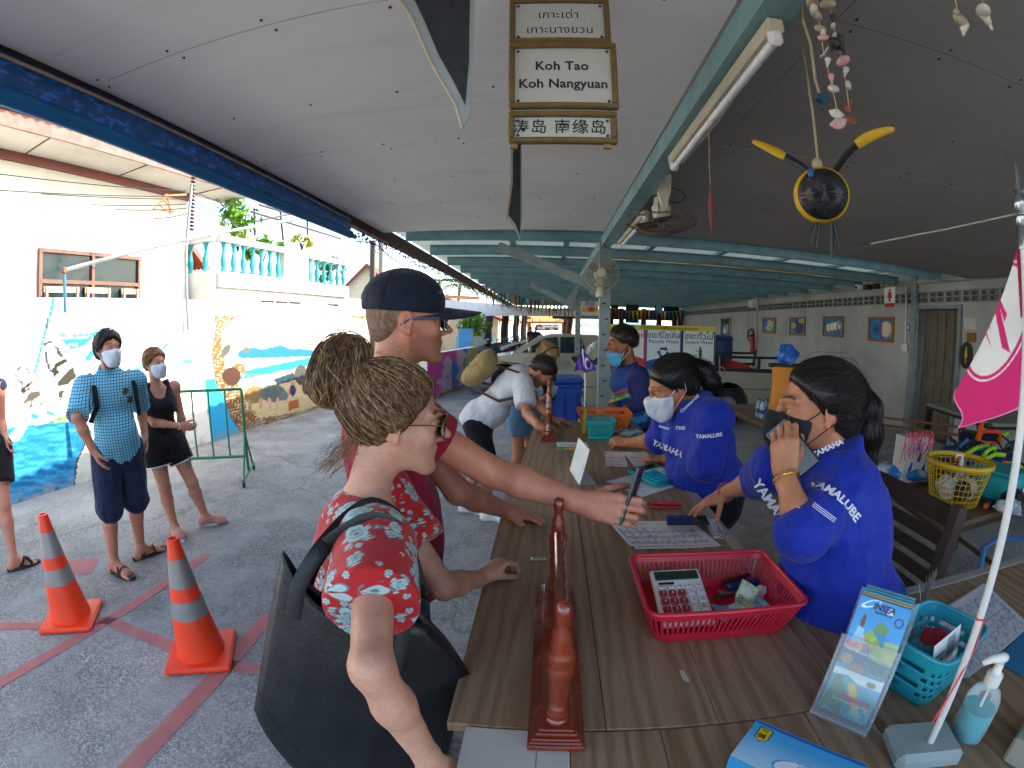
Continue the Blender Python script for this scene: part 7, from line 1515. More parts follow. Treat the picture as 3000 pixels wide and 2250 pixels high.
# bent man with backpack, woman behind him
def P6():
 s=1.03;f=unit(V3(.93,-.12,0));hR=hframe(f,-1.0);hc=AD(1590,1088,3.85);nb=AD(1548,1088,3.92);pv=AD(1404,1222,4.12);rb=unit(V3(f[1],-f[0],0));J=dict(hc=hc,hR=hR,nb=nb,pv=pv);J['SR']=AD(1530,1125,3.74);J['SL']=nb-rb*.19+V3(-.02,0,-.03);J['WR']=AZ(1582,1250,T+.04);J['ER']=reach(J['SR'],1545,1212,.27);J['WL']=J['WR']+V3(.08,.25,.0);J['EL']=lerp(J['SL'],J['WL'],.5)+V3(-.05,.05,-.06)
 for k_,sg in(('R',1),('L',-1)):
  h=pv+rb*sg*.09+V3(.0,0,-.05);J['H'+k_]=h
 J['AR']=AZ(1430,1500,.08);J['AR'][2]=.08;J['AL']=J['AR']+V3(-.22,.16,0);J['KR']=lerp(J['HR'],J['AR'],.5)+V3(.05,0,0);J['KL']=lerp(J['HL'],J['AL'],.5)+V3(.04,0,0);J['TR']=J['AR']+f*.2;J['TL']=J['AL']+f*.2
 root=thing('person','man in white T-shirt and black shorts bent over the far counter with a backpack','person',(pv[0],pv[1],0));L,R=body_prims(J,1.05,False,.03,0,1.05);hp=head_prims(hc,hR,s,False,1.1);h1,_=hand_prims(J['WR'],f+V3(0,0,-.1),V3(0,0,-1),V3(0,1,0),1.,(.6,)*4);h2,_=hand_prims(J['WL'],f,V3(0,0,-1),V3(0,-1,0),1.);base='b0785a'
 def cf(V):return np.where((np.abs(V-hc)<.16).all(1)[:,None],head_col(base,V,hc,hR,s,False,.5,'1c1410'),np.array(s2l(base)))
 sh=foot_prims(J['AL'],J['TL'])[0]+foot_prims(J['AR'],J['TR'])[0];person_body(root,L+hp+h1+h2+sh,[(hc,(.15,.15,.15),.005),(J['WR'],(.1,.1,.1),.006)],base,cf,.012)
 up=unit(nb-pv);tor=torso_of(L)+[EL(lerp(pv,nb,.8),(.165,.115,.12),R,.05)]+[sleeve(J['S'+k],J['E'+k],J['W'+k],.75,.066,.072)for k in 'LR']+[EL(pv+up*.03,(.165,.125,.12),R,.05)]
 garment('t_shirt',tor,.014,WHITEC,root,[(nb+up*.035,up,.01),(pv-up*.10,-up,.01)],.01,.009,(8,8,8),2)
 garment('shorts',[sleeve(J['H'+k],J['K'+k],J['A'+k],.82,.1,.085)for k in 'LR']+[EL(pv+V3(0,0,-.02),(.175,.135,.13),R,.05)],.01,BLK,root,(),.011,.006)
 for k_ in 'LR':garment('shoe',foot_prims(J['A'+k_],J['T'+k_])[0],.006,M('white_shoe','c8c8c8',.6),root,[(V3(0,0,.1),V3(0,0,1),.005)],.012,0)
 V,Q=hair_cap(hc,hR,s,(.07,.06),.7,-.05,.004,(),.006);ho=link_mesh('hair',V,Q,HDK,root,smooth='all');strands('hair_locks',V,Q,HDK,ho,hc+hR@V3(0,.1,.12),260,6,.012,.0018,3,None,.005,.5)
 fw=np.cross(up,rb);bk=-np.cross(up,unit(J['SR']-J['SL']));bk=-R[:,1];bp=thing('backpack','khaki canvas rucksack with brown leather straps on the bent man back','backpack',lerp(pv,nb,.6));KH=cloth('khaki_canvas','9a8256',.9,.4,60);LB=M('brown_leather','4a2a1c',.55,var=.2)
 c=AD(1412,1082,3.98);Rb=np.stack([R[:,0],bk,up],1)
 go,V,Q=garment('bag_body',[EL(c-up*.02,(.15,.085,.16),Rb,.04),EL(c-up*.1+bk*.03,(.13,.07,.09),Rb,.04),EL(c+up*.1,(.12,.07,.07),Rb,.04)],0,KH,bp,(),.009,.01,(9,9,9),7)
 garment('flap',[EL(c+up*.09+bk*.03,(.14,.075,.09),Rb,.03),EL(c+up*.03+bk*.07,(.11,.03,.08),Rb,.03)],.004,KH,bp,(),.009,.006,(9,9,9),8)
 for sx in(-.05,.05):
  k=MB();k.tube([c+up*.13+bk*.08+Rb[:,0]*sx,c+up*.04+bk*.115+Rb[:,0]*sx,c-up*.08+bk*.12+Rb[:,0]*sx],.01,6,up=bk,flat=.3);k.build('buckle_strap',LB,bp)
 k=MB();k.tube([c+up*.16-Rb[:,0]*.04,c+up*.2+bk*.02,c+up*.16+Rb[:,0]*.04],.008,6);k.build('handle',LB,bp)
 sR,sL=J['SR'],J['SL']
 for S_,sg in((sR,1),(sL,-1)):
  k=MB();k.tube([c+up*.14-bk*.06+Rb[:,0]*sg*.07,S_+bk*.085+up*.03-Rb[:,0]*sg*.05,S_+up*.085-Rb[:,0]*sg*.04,S_-bk*.08-up*.06-Rb[:,0]*sg*.03,lerp(pv,nb,.5)-bk*.0+Rb[:,0]*sg*.19,c-up*.14-bk*.05+Rb[:,0]*sg*.1],.013,6,up=bk,flat=.35);k.build('shoulder_strap',LB,bp,smooth=True)
P6()
def P7():
 s=.98;f=unit(V3(.75,-.6,0));hR=hframe(f,-.75);hc=AD(1607,1045,4.55);nb=hc+V3(-.1,.08,-.12);pv=AD(1533,1205,4.75);rb=unit(V3(f[1],-f[0],0));J=dict(hc=hc,hR=hR,nb=nb,pv=pv);J['SR']=nb+rb*.16+V3(0,0,-.05);J['SL']=nb-rb*.16+V3(0,0,-.05);J['WR']=AD(1582,1170,4.4);J['ER']=lerp(J['SR'],J['WR'],.5)+V3(-.08,0,-.12);J['WL']=AD(1600,1160,4.5);J['EL']=lerp(J['SL'],J['WL'],.5)+V3(.05,.05,-.12);add_legs(J,.09,fwd=f)
 root=thing('person','blond woman with dark headband in denim shorts looking down at a phone','person',(pv[0],pv[1],0));L,R=body_prims(J,.92,True,0,.012,.95);hp=head_prims(hc,hR,s,True);h1,_=hand_prims(J['WR'],V3(.7,-.3,.1),V3(0,.2,1),V3(0,-1,0),.92,(.5,)*4);h2,_=hand_prims(J['WL'],V3(.5,-.6,.1),V3(0,.2,1),V3(0,1,0),.92,(.5,)*4);base='b87c60';ft=foot_prims(J['AL'],J['TL'])[0]+foot_prims(J['AR'],J['TR'])[0]
 def cf(V):return np.where((np.abs(V-hc)<.16).all(1)[:,None],head_col(base,V,hc,hR,s,True),np.array(s2l(base)))
 person_body(root,L+hp+h1+h2+ft,[(hc,(.15,.15,.15),.006)],base,cf,.012)
 gm=M('green_leaf_print','1d4a3a',.8,var=.9,scale=60);garment('top',torso_of(L)+neck_hole(J,.07,.03)+[sleeve(J['S'+k],J['E'+k],J['W'+k],.4,.055,.06)for k in 'LR']+[EL(lerp(pv,nb,.75),(.15,.11,.12),R,.05)],.012,gm,root,[(pv,V3(0,0,-1),.01)],.012,.006)
 garment('denim_shorts',[sleeve(J['H'+k],J['K'+k],J['A'+k],.55,.1,.09)for k in 'LR']+[EL(pv+V3(0,0,-.02),(.165,.125,.12),R,.05)],.01,cloth('light_denim','5f86a8',.9),root,[(pv+V3(0,0,.07),V3(0,0,1),.006)],.011,.005)
 V,Q=hair_cap(hc,hR,s,(.068,.062),.75,-.07,.01,[EL(hc+hR@V3(0,-.11,.06),(.035,.035,.035),hR,.02),RC(hc+hR@V3(.03,-.09,-.02),hc+hR@V3(.05,-.05,-.17),.03,.012,.03)],.007);ho=link_mesh('hair',V,Q,HBLON,root,smooth='all');strands('hair_locks',V,Q,HBLON,ho,hc+hR@V3(0,-.13,.03),240,10,.016,.0018,3,None,.005,.2)
 k=MB();k.tube([hc+hR@(V3(.094*math.cos(t),-.02+.02*math.sin(t),.03+.094*math.sin(t)))for t in np.linspace(-.3,PI+.3,18)],.014,8,flat=.4);k.build('headband',M('dark_headband','2a2f44',.8,var=.5,scale=60),ho,smooth=True)
 phone('dark phone held by the blond woman behind the white shirt',lerp(J['WR'],J['WL'],.5)+V3(.1,-.06,.05),V3(.3,.3,.9),V3(.7,-.6,0),V3(-.6,-.5,.5))
P7()
# standing couple by the mural
def P8():
 s=1.03;g0=(AZ(348,1672,0)+AZ(426,1622,0))/2;D=np.linalg.norm(g0[:2]);f=unit(V3(.93,-.38,0));hR=hframe(unit(V3(.97,-.25,0)),.02);hc=AD(318,1020,1)-CAMP;hc=CAMP+hc*(D/math.hypot(*hc[:2]));nb=hc+V3(-.02,.01,-.19);pv=nb+V3(.0,.0,-.53);rb=unit(V3(f[1],-f[0],0));J=dict(hc=hc,hR=hR,nb=nb,pv=pv);J['SR']=nb+rb*.2+V3(0,0,-.06);J['SL']=nb-rb*.2+V3(0,0,-.06)
 J['ER']=reach(J['SR'],226,1222,.29);J['WR']=reach(J['ER'],272,1318,.24,True);J['EL']=reach(J['SL'],412,1190,.28,True);J['WL']=reach(J['EL'],424,1275,.24);J['HR']=pv+rb*.1;J['HL']=pv-rb*.1;J['AR']=AZ(335,1650,.08);J['AL']=AZ(412,1606,.08);J['KR']=lerp(J['HR'],J['AR'],.5)+f*.03;J['KL']=lerp(J['HL'],J['AL'],.5)+f*.03;J['TR']=AZ(358,1685,0);J['TL']=AZ(450,1622,0)
 root=thing('person','man in blue checked shirt and navy shorts with white mask and backpack straps','person',(pv[0],pv[1],0));L,R=body_prims(J,1.03,False,.04,0,1.04,arm=1.02,leg=1.0);hp=head_prims(hc,hR,s,False,1.12);h1,_=hand_prims(J['WR'],J['WR']-J['ER'],-rb,f,1.,(.3,)*4);h2,_=hand_prims(J['WL'],J['WL']-J['EL'],rb,f,1.,(.35,)*4);ft1,f1,b1,e1=foot_prims(J['AR'],J['TR'],1.1);ft2,f2,b2,e2=foot_prims(J['AL'],J['TL'],1.1);base='b9806a'
 def cf(V):return np.where((np.abs(V-hc)<.16).all(1)[:,None],head_col(base,V,hc,hR,s,False,.75,'3a241a'),np.array(s2l(base)))
 person_body(root,L+hp+h1+h2+ft1+ft2,[(hc,(.15,.15,.16),.004),(J['WR'],(.1,.1,.12),.005),(J['WL'],(.1,.1,.12),.005),(J['AR']+f1*.08+V3(0,0,-.03),(.16,.16,.09),.005),(J['AL']+f2*.08+V3(0,0,-.03),(.16,.16,.09),.005)],base,cf,.011)
 tor=torso_of(L)+[EL(lerp(pv,nb,.8),(.165,.115,.13),R,.05),EL(pv,(.17,.135,.14),R,.05),GR([RC(nb+V3(0,0,-.05),nb+V3(0,0,.08),.075,.064,.03)],[(nb+V3(0,0,.045),V3(f[0]*.7,f[1]*.7,1),.008)],.03)]+[sleeve(J['S'+k],J['E'+k],J['W'+k],.98,.066,.06)for k in 'LR']
 CK=checks();go,V,Q=garment('checked_shirt',tor,.016,CK,root,[(pv+V3(0,0,-.12),V3(0,0,-1),.01)],.0095,.008,(15,15,9),3)
 for k_ in 'LR':k=MB();e=lerp(J['S'+k_],J['E'+k_],.96);ax=unit(J['E'+k_]-J['S'+k_]);u=unit(np.cross(ax,f));w=np.cross(ax,u);k.tube([e+(u*math.cos(t)+w*math.sin(t))*.072 for t in np.linspace(0,2*PI,24)],.01,8,cap=False,flat=1.);k.build('rolled_cuff',CK,go,smooth=True)
 garment('shorts',[sleeve(J['H'+k],J['K'+k],J['A'+k],1.04,.098,.086)for k in 'LR']+[EL(pv+V3(0,0,-.03),(.172,.135,.13),R,.05)],.01,NAVY,root,(),.011,.008,(14,14,7),2)
 V,Q=hair_cap(hc,hR,s,(.068,.06),.75,-.07,.012,(),.006);ho=link_mesh('hair',V,Q,HDK,root,smooth='all');strands('hair_locks',V,Q,HDK,ho,hc+hR@V3(.05,.03,-.1),420,9,.013,.0016,3,None,.006,.4)
 mask(root,hc,hR,s*1.05,MASKW,LOOP)
 for sg in(-1,1):
  S_=J['SR']if sg>0 else J['SL'];o_=-rb*sg*.05;k=MB();k.tube([S_+o_-f*.11+V3(0,0,-.05),S_+o_+V3(0,0,.085),S_+o_+f*.115+V3(0,0,-.02),S_+o_+f*.135+V3(0,0,-.13),S_+o_*.2+f*.05+V3(0,0,-.24)],.018,8,up=f,flat=.35);k.build('backpack_strap',BLK,root,smooth=True)
 bv=bvh_of(*[np.asarray(x)for x in(go.data and[v.co[:]for v in go.data.vertices],[tuple(p.vertices)for p in go.data.polygons])])if False else None
 c_=AD(372,1158,np.linalg.norm(nb-CAMP)-.24);k=MB();
 for dy in(0,1):k=MB();k.lathe([(.001,.006),(.02,.004),(.026,0),(.02,-.004)],AD(367+13*dy,1146+24*dy,np.linalg.norm(nb-CAMP)-.2),14,frame(f)@rotm('X',PI/2));k.build('hanging_sunglass_lens',M('chrome_lens','5a6068',.1,.7),root)
 for(A_,fd,ball,heel)in((J['AR'],f1,b1,e1),(J['AL'],f2,b2,e2)):
  r=V3(fd[1],-fd[0],0);cc=lerp(heel,ball,.62);k=MB();a=np.linspace(0,2*PI,28,endpoint=False);k.prism([V3(*(cc+fd*.155*math.cos(t)+r*(.048+.006*math.cos(t))*math.sin(t))[:2],.003)for t in a],(0,0,.026));so_=k.build('sandal',M('dark_sole','1c1f22',.7),root)
  for st in([(.1,.05),(.1,0),(.1,-.05)],[(.1,-.05),(.04,0),(0,.045)],[(.1,.05),(.04,0),(0,-.045)],[(-.02,.045),(.02,0),(-.02,-.045)]):
   zz=[.035,.085 if st[1][0]>.05 else .105,.035];pts=[V3(*(A_+fd*u_+r*v_)[:2],z_)for(u_,v_),z_ in zip(st,zz)];tt=np.linspace(0,1,9);P_=np.array([(1-t)**2*pts[0]+2*t*(1-t)*(pts[1]+V3(0,0,.03))+t*t*pts[2]for t in tt]);k=MB();k.tube(P_,.009,6,up=(0,0,1),flat=.3);k.build('sandal_strap',M('brown_strap','2e1c18',.8),so_)
P8()
def P9():
 s=.97;g0=(AZ(512,1562,0)+AZ(602,1535,0))/2;D=np.linalg.norm(g0[:2]);f=unit(V3(.9,-.42,0));hR=hframe(unit(V3(.98,-.2,0)),.0);hc=ray(455,1062);hc=CAMP+hc*(D/math.hypot(*hc[:2]));nb=hc+V3(-.02,.01,-.17);pv=nb+V3(.02,.0,-.48);rb=unit(V3(f[1],-f[0],0));J=dict(hc=hc,hR=hR,nb=nb,pv=pv);J['SR']=nb+rb*.165+V3(0,0,-.045);J['SL']=nb-rb*.165+V3(0,0,-.045)
 J['ER']=reach(J['SR'],452,1238,.27);J['WR']=reach(J['ER'],530,1248,.23);J['EL']=reach(J['SL'],533,1225,.27,True);J['WL']=reach(J['EL'],537,1306,.22);J['HR']=pv+rb*.085;J['HL']=pv-rb*.085;J['AR']=AZ(510,1540,.085);J['AL']=AZ(602,1512,.085);J['KR']=lerp(J['HR'],J['AR'],.52)+f*.02;J['KL']=lerp(J['HL'],J['AL'],.52)+f*.05;J['TR']=AZ(528,1580,0);J['TL']=AZ(665,1530,0)
 root=thing('person','woman in black tank top and white trimmed running shorts with white mask','person',(pv[0],pv[1],0));L,R=body_prims(J,.88,True,0,.012,.9,arm=.9);hp=head_prims(hc,hR,s,True);h1,_=hand_prims(J['WR'],unit(J['WR']-J['ER'])-f*.1,unit(J['EL']-J['WR']),V3(0,0,1),.92,(.6,)*4);h2,_=hand_prims(J['WL'],V3(0,0,-1)+f*.2,rb,f,.92,(.6,)*4);ft1,f1,b1,e1=foot_prims(J['AR'],J['TR'],.98);ft2,f2,b2,e2=foot_prims(J['AL'],J['TL'],.98);base='c08a72'
 def cf(V):return np.where((np.abs(V-hc)<.16).all(1)[:,None],head_col(base,V,hc,hR,s,True,0,'5a3a24'),np.array(s2l(base)))
 person_body(root,L+hp+h1+h2+ft1+ft2,[(hc,(.15,.15,.16),.004),(J['WR'],(.1,.1,.1),.005),(J['WL'],(.1,.1,.12),.005)],base,cf,.0105)
 st=[RC(nb+rb*sg*.085+f*.06+V3(0,0,-.14),nb+rb*sg*.085+V3(0,0,-.015),.045,.02,.03)for sg in(-1,1)]+[RC(nb+rb*sg*.085-f*.06+V3(0,0,-.14),nb+rb*sg*.085+V3(0,0,-.015),.045,.02,.03)for sg in(-1,1)]
 garment('tank_top',[L[0],L[1],GR([L[2]],[(nb+V3(0,0,-.12),V3(0,0,1),.03)],.03)]+[q for q in L if isinstance(q,EL)and abs(q.r[0]-.058)<1e-6]+st,.01,BLK,root,[(pv+V3(0,0,-.06),V3(0,0,-1),.01)],.0095,.004)
 garment('running_shorts',[sleeve(J['H'+k],J['K'+k],J['A'+k],.5,.1,.096)for k in 'LR']+[EL(pv+V3(0,0,-.03),(.165,.13,.12),R,.05)],.012,BLK,root,(),.01,.005)
 for k_ in 'LR':
  e=lerp(J['H'+k_],J['K'+k_],.5);ax=unit(J['K'+k_]-J['H'+k_]);u=unit(np.cross(ax,f));w=np.cross(ax,u);k=MB();k.tube([e+(u*math.cos(t)+w*math.sin(t))*.107 for t in np.linspace(0,2*PI,30)],.0055,6,cap=False);k.build('white_trim',LOOP,root)
 V,Q=hair_cap(hc,hR,s,(.07,.058),.8,-.06,.01,[EL(hc+hR@V3(0,-.11,-.02),(.025,.025,.03),hR,.02)],.006);ho=link_mesh('hair',V,Q,HAUB,root,smooth='all');strands('hair_locks',V,Q,HAUB,ho,hc+hR@V3(0,-.12,-.03),420,9,.014,.0014,3,None,.005,.3)
 mask(root,hc,hR,s*1.05,MASKW,LOOP)
 go_=MB();go_.tube([hc+hR@(V3(.03*sg+.026*math.cos(t),.045,.105+.016*math.sin(t)))for sg in(1,)for t in np.linspace(0,2*PI,16)],.004,5);go_.build('sunglasses_on_hair',M('tortoise','6a3a1a',.3),ho)
 for sg in(-1,1):
  S_=nb+rb*sg*.1;k=MB();k.tube([S_-f*.1+V3(0,0,-.1),S_+V3(0,0,.022),S_+f*.095+V3(0,0,-.1),S_+f*.09+rb*sg*.03+V3(0,0,-.24)],.016,8,up=f,flat=.35);k.build('backpack_strap',M('plum_strap','3f1f2c',.8),root,smooth=True)
 k=MB();w_=J['WL'];k.tube([w_+V3(0,0,.035)+(rb*math.cos(t)+f*math.sin(t))*.03 for t in np.linspace(0,2*PI,18)],.008,6,cap=False);k.build('smart_watch',M('dark_blue_plastic','16305f',.35),root);k=MB();k.tube([J['WR']+unit(J['ER']-J['WR'])*.02+(V3(0,0,1)*math.cos(t)+f*math.sin(t))*.029 for t in np.linspace(0,2*PI,18)],.003,5,cap=False);k.build('bracelet',LOOP,root)
 for ft_ in(ft1,ft2):garment('shoe',ft_,.008,M('peach_knit_shoe','b98474',.8,bmp=.4,bscale=200),root,[(V3(0,0,.085),V3(0,0,1),.006)],.008,0)
 for(fd,b_,h_)in((f1,b1,e1),(f2,b2,e2)):
  r=V3(fd[1],-fd[0],0);cc=lerp(h_,b_,.66);k=MB();a=np.linspace(0,2*PI,24,endpoint=False);k.prism([V3(*(cc+fd*.138*math.cos(t)+r*.043*math.sin(t))[:2],.002)for t in a],(0,0,.02));k.build('sole',M('white_shoe','c8c8c8',.6),root)
  for i in range(3):q=lerp(h_,b_,.6+.14*i)+V3(0,0,.045-.011*i);k=MB();k.tube([q-r*.022,q+V3(0,0,.008),q+r*.022],.003,5);k.build('lace',M('dark_lace','3a2f4a',.8),root)
 c=J['WL']+V3(0,0,-.11)+f*.035;k=MB();k.box(c,(.025,.16,.1),frame(f+V3(0,0,-.3)),bev=.006);tag(k.build('wallet',M('grey_green_wallet','6f7a70',.5)),'grey green travel wallet held by the woman in running shorts','wallet')
P9()
def P10():
 A_=AZ(40,1640,.08);f=unit(V3(.8,-.6,0));rb=unit(V3(f[1],-f[0],0));pv=V3(A_[0]-.22,A_[1]+.1,.9);nb=pv+V3(-.02,0,.5);hc=nb+V3(0,0,.19);J=dict(hc=hc,hR=hframe(f),nb=nb,pv=pv);J['SR']=nb+rb*.17+V3(0,0,-.05);J['SL']=nb-rb*.17+V3(0,0,-.05);J['WL']=AX(15,1280,float(pv[0])+.12);J['EL']=lerp(J['SL'],J['WL'],.55)+V3(-.04,0,-.06);J['WR']=J['SR']+V3(.05,-.05,-.5);J['ER']=J['SR']+V3(0,0,-.27)
 J['HR']=pv+rb*.09;J['HL']=pv-rb*.09;J['AL']=A_;J['AR']=V3(A_[0]-.2,A_[1]-.15,.08);J['KL']=lerp(J['HL'],J['AL'],.5)+f*.03;J['KR']=lerp(J['HR'],J['AR'],.5)+f*.03;J['TL']=AZ(75,1660,0);J['TR']=J['AR']+f*.2
 root=thing('person','person in black shorts and black slide sandals beside the mural wave','person',(pv[0],pv[1],0));L,R=body_prims(J,.95,True,0,.01,.95);hp=head_prims(hc,J['hR'],1.,True);base='b9806a';ft1,f1,b1,e1=foot_prims(J['AL'],J['TL']);ft2=foot_prims(J['AR'],J['TR'])[0];h1,_=hand_prims(J['WL'],J['WL']-J['EL'],-rb,f,.95);h2,_=hand_prims(J['WR'],J['WR']-J['ER'],rb,f,.95)
 person_body(root,L+hp+ft1+ft2+h1+h2,[(J['AL']+f1*.08,(.15,.15,.12),.006)],base,lambda V:np.where((np.abs(V-hc)<.16).all(1)[:,None],head_col(base,V,hc,J['hR'],1.,True),np.array(s2l(base))),.012)
 V,Q=hair_cap(hc,J['hR'],1.,(.068,.06),.75,-.07,.01,(),.008);link_mesh('hair',V,Q,HDK,root,smooth='all');garment('top',torso_of(L)+neck_hole(J),.012,NAVY,root,(),.014,.005);garment('shorts',[sleeve(J['H'+k],J['K'+k],J['A'+k],.62,.1,.098)for k in 'LR']+[EL(pv+V3(0,0,-.02),(.17,.13,.12),R,.05)],.01,BLK,root,(),.011,.006)
 r=V3(f1[1],-f1[0],0)
 for A__,f_,b_,h_ in((J['AL'],f1,b1,e1),):
  cc=lerp(h_,b_,.66);k=MB();k.prism([V3(*(cc+f_*.145*math.cos(t)+r*.047*math.sin(t))[:2],.002)for t in np.linspace(0,2*PI,24,endpoint=False)],(0,0,.02));so_=k.build('slide_sandal',M('dark_sole','1c1f22',.7),root)
  for st in(((.14,.045),(.04,-.05)),((.14,-.045),(.04,.05))):
   p0,p1=[V3(*(A__+f_*u_+r*v_)[:2],.025)for u_,v_ in st];k=MB();k.tube([lerp(p0,p1,t)+V3(0,0,.055*math.sin(PI*t))for t in np.linspace(0,1,9)],.022,6,up=(0,0,1),flat=.2);k.build('sandal_strap',BLK,so_)
P10()
# street things: cones, barrier, poles and wires
CONE=M('fluorescent_orange_plastic','f0401a',.45,var=.06,scale=8);REFL=M('grey_reflective_band','8d8b8a',.35,.2,var=.15,scale=10)
def cone(px,py,label,rz):
 c=AZ(px,py,0);o=thing('traffic_cone',label,'traffic cone',c,'traffic cones on the street');R=rotm('Z',rz);k=MB();k.box(c+V3(0,0,.018),(.36,.36,.034),R,bev=.012);k.build('base',CONE,o)
 rz_=lambda z:.135-(.135-.03)*z/.66
 bands=[(.034,.27,CONE,'lower_shell'),(.27,.37,REFL,'reflective_band'),(.37,.44,CONE,'middle_shell'),(.44,.59,REFL,'reflective_band'),(.59,.69,CONE,'tip')]
 for a,b_,mt,nm in bands:k=MB();e_=.0012 if mt is REFL else 0;k.lathe([(rz_(a-.034)+e_,a),(rz_(b_-.034)+e_,b_)]+([(rz_(b_-.034)-.012,b_),(rz_(b_-.034)-.014,b_-.05)]if nm=='tip' else[]),c,32,cap=False);k.build(nm,mt,o,smooth=True,solid=0.)
cone(212,1812,'orange traffic cone on the red line crossing, beside the sandals',.62);cone(593,1916,'orange traffic cone beside the black tote bag',.5)
GRN=M('green_painted_tube','1f7a52',.5,var=.15,scale=8,dirt=.15)
br_=thing('crowd_barrier','green tube crowd barrier on castors behind the couple','barrier',AZ(690,1400,0));g1=AZ(738,1380,.0);
pA,pB=AZ(715,1335,.1),AZ(430,1385,.1);pA=AZ(728,1376,.1);dB=unit(V3(*(AZ(420,1388,.1)-pA)[:2],0));Lb=1.75;pB=pA+dB*Lb
tA=pA+V3(0,0,.92);tB=pB+V3(0,0,.92);lA=pA+V3(0,0,.16);lB=pB+V3(0,0,.16)
for nm,a,b_ in(('top_tube',tA,tB),('bottom_tube',lA,lB),('end_post',pA+V3(0,0,-.02),tA),('end_post',pB+V3(0,0,-.02),tB)):k=MB();k.tube([a,b_],.017,10);k.build(nm,GRN,br_,smooth=True)
for i in range(1,9):k=MB();q=lerp(lA,lB,i/9);k.tube([q,q+V3(0,0,.76)],.0105,8);k.build('bar',GRN,br_,smooth=True)
pr=V3(-dB[1],dB[0],0)
for e_ in(pA,pB):
 k=MB();k.tube([e_+pr*.36+V3(0,0,-.02),e_-pr*.36+V3(0,0,-.02)],.016,8);k.build('foot',GRN,br_)
 for sg in(-1,1):
  k=MB();k.tube([e_+pr*.3*sg+V3(0,0,-.02),e_+V3(0,0,.42)],.0115,8);k.build('brace',GRN,br_);k=MB();c=e_+pr*.34*sg;c[2]=.032;k.lathe([(.012,-.012),(.03,-.011),(.032,0),(.03,.011),(.012,.012)],c,14,frame(dB)@rotm('X',PI/2));k.build('castor',M('black_rubber','1a1a1a',.7),br_);k=MB();k.bar(c,V3(c[0],c[1],.085),.02,.012);k.build('castor_fork',GAL2,br_)
pol=thing('service_pole','galvanised service pole with a brown insulator coil on the mural wall','pole',APW(552,968,.06));pt=APW(549,535,.06);pb_=APW(552,968,.06);k=MB();k.tube([pb_,lerp(pb_,pt,.5),V3(*pb_[:2],pt[2])],.022,10);k.build('pole',GAL2,pol,smooth=True)
k=MB();c0=APW(567,522,.05);c1=APW(562,672,.05);n_=15
for i in range(n_):
 k=MB();q=lerp(c0,c1,i/(n_-1));k.lathe([(.012,-.02),(.042,-.012),(.046,0),(.042,.012),(.012,.02)],q,12);k.build('insulator',M('brown_porcelain','4a1f1a',.3),pol,smooth=True)
arm=thing('awning_arm','grey steel awning arm reaching across in front of the balcony','bracket',APW(190,800,.25));a0,a1=APW(188,792,.25),APW(885,640,.9);k=MB();k.tube([a0,a1],.024,8);k.build('arm',GAL2,arm);k=MB();k.tube([a0+V3(0,0,.03),APW(192,915,.2)],.02,8);k.build('drop_pipe',M('teal_pipe','2f6a80',.5),arm)
k=MB();k.box(a0,(.06,.06,.07),bev=.01);k.build('joint',M('rusty_iron','7a4a30',.8),arm)
for i,(p,q,sag)in enumerate((((-40,505),(545,560),.05),((-40,555),(545,575),.05),((120,568),(545,583),.03),((270,600),(545,598),.02),((340,614),(545,610),.02),((450,640),(548,625),.02),((565,560),(890,655),.08),((565,585),(800,690),.08),((568,600),(720,668),.05))):
 A_,B_=APW(*p,.05),APW(*q,.05);k=MB();k.tube([lerp(A_,B_,t)-V3(0,0,sag*4*t*(1-t))for t in np.linspace(0,1,12)],.006,5);tag(k.build('overhead_wire',M('black_cable','15161a',.5)),['overhead wire just under the house eave','second overhead wire crossing the white house wall','third wire across the white house wall','fourth wire above the clothes hanger','fifth wire level with the clothes hanger','short lowest wire beside the insulator coil','wire from the insulator coil over the balcony','middle wire from the coil to the balcony rail','low wire from the coil to the balcony corner'][i],'wire','overhead wires by the white house')
hg=thing('clothes_hanger','bundle of wire clothes hangers under the house eave','hanger',APW(478,600,-.9));k=MB();cc=APW(478,600,-.9)
k=MB();k.tube([cc+we*a+V3(0,0,b_)for a,b_ in((0,.16),(.03,.12),(0,.08),(-.2,-.1),(.22,-.08),(0,.08))],.014,6);k.build('wire',M('orange_wire','a06a2a',.6),hg)
k=MB();k.tube([cc+we*a+wn_*.08+V3(0,0,b_)for a,b_ in((0,.16),(-.16,-.04),(.1,-.14),(.02,.1))],.014,6);k.build('wire',M('orange_wire','a06a2a',.6),hg)
k=MB();k.tube([cc+V3(0,0,.14),APW(545,570,-.9)],.018,6);k.build('rail',M('orange_wire','a06a2a',.6),hg)
def leaf_mat(name,c):
 return M(name,c,.6,var=.5,scale=3,spec=.3)
def foliage(name,c,r,n,size,mat,parent,seed=0,shape=1.):
 rg=np.random.default_rng(seed);k=MB();r=np.broadcast_to(np.asarray(r,float),(3,))
 cl=rg.normal(0,.45,(max(n//60,4),3))
 for i in range(n):
  d=cl[rg.integers(len(cl))]+rg.normal(0,.22,3);d=d/max(1,np.linalg.norm(d));p=np.asarray(c)+d*r;a,b_=unit(rg.normal(size=3)),None;b_=unit(np.cross(a,rg.normal(size=3)));s_=size*rg.uniform(.6,1.3)
  k.add([p-a*s_,p+b_*s_*.45,p+a*s_,p-b_*s_*.45],[(0,1,2,3)])
 o=k.build(name,mat,parent);o['kind']='stuff';return o
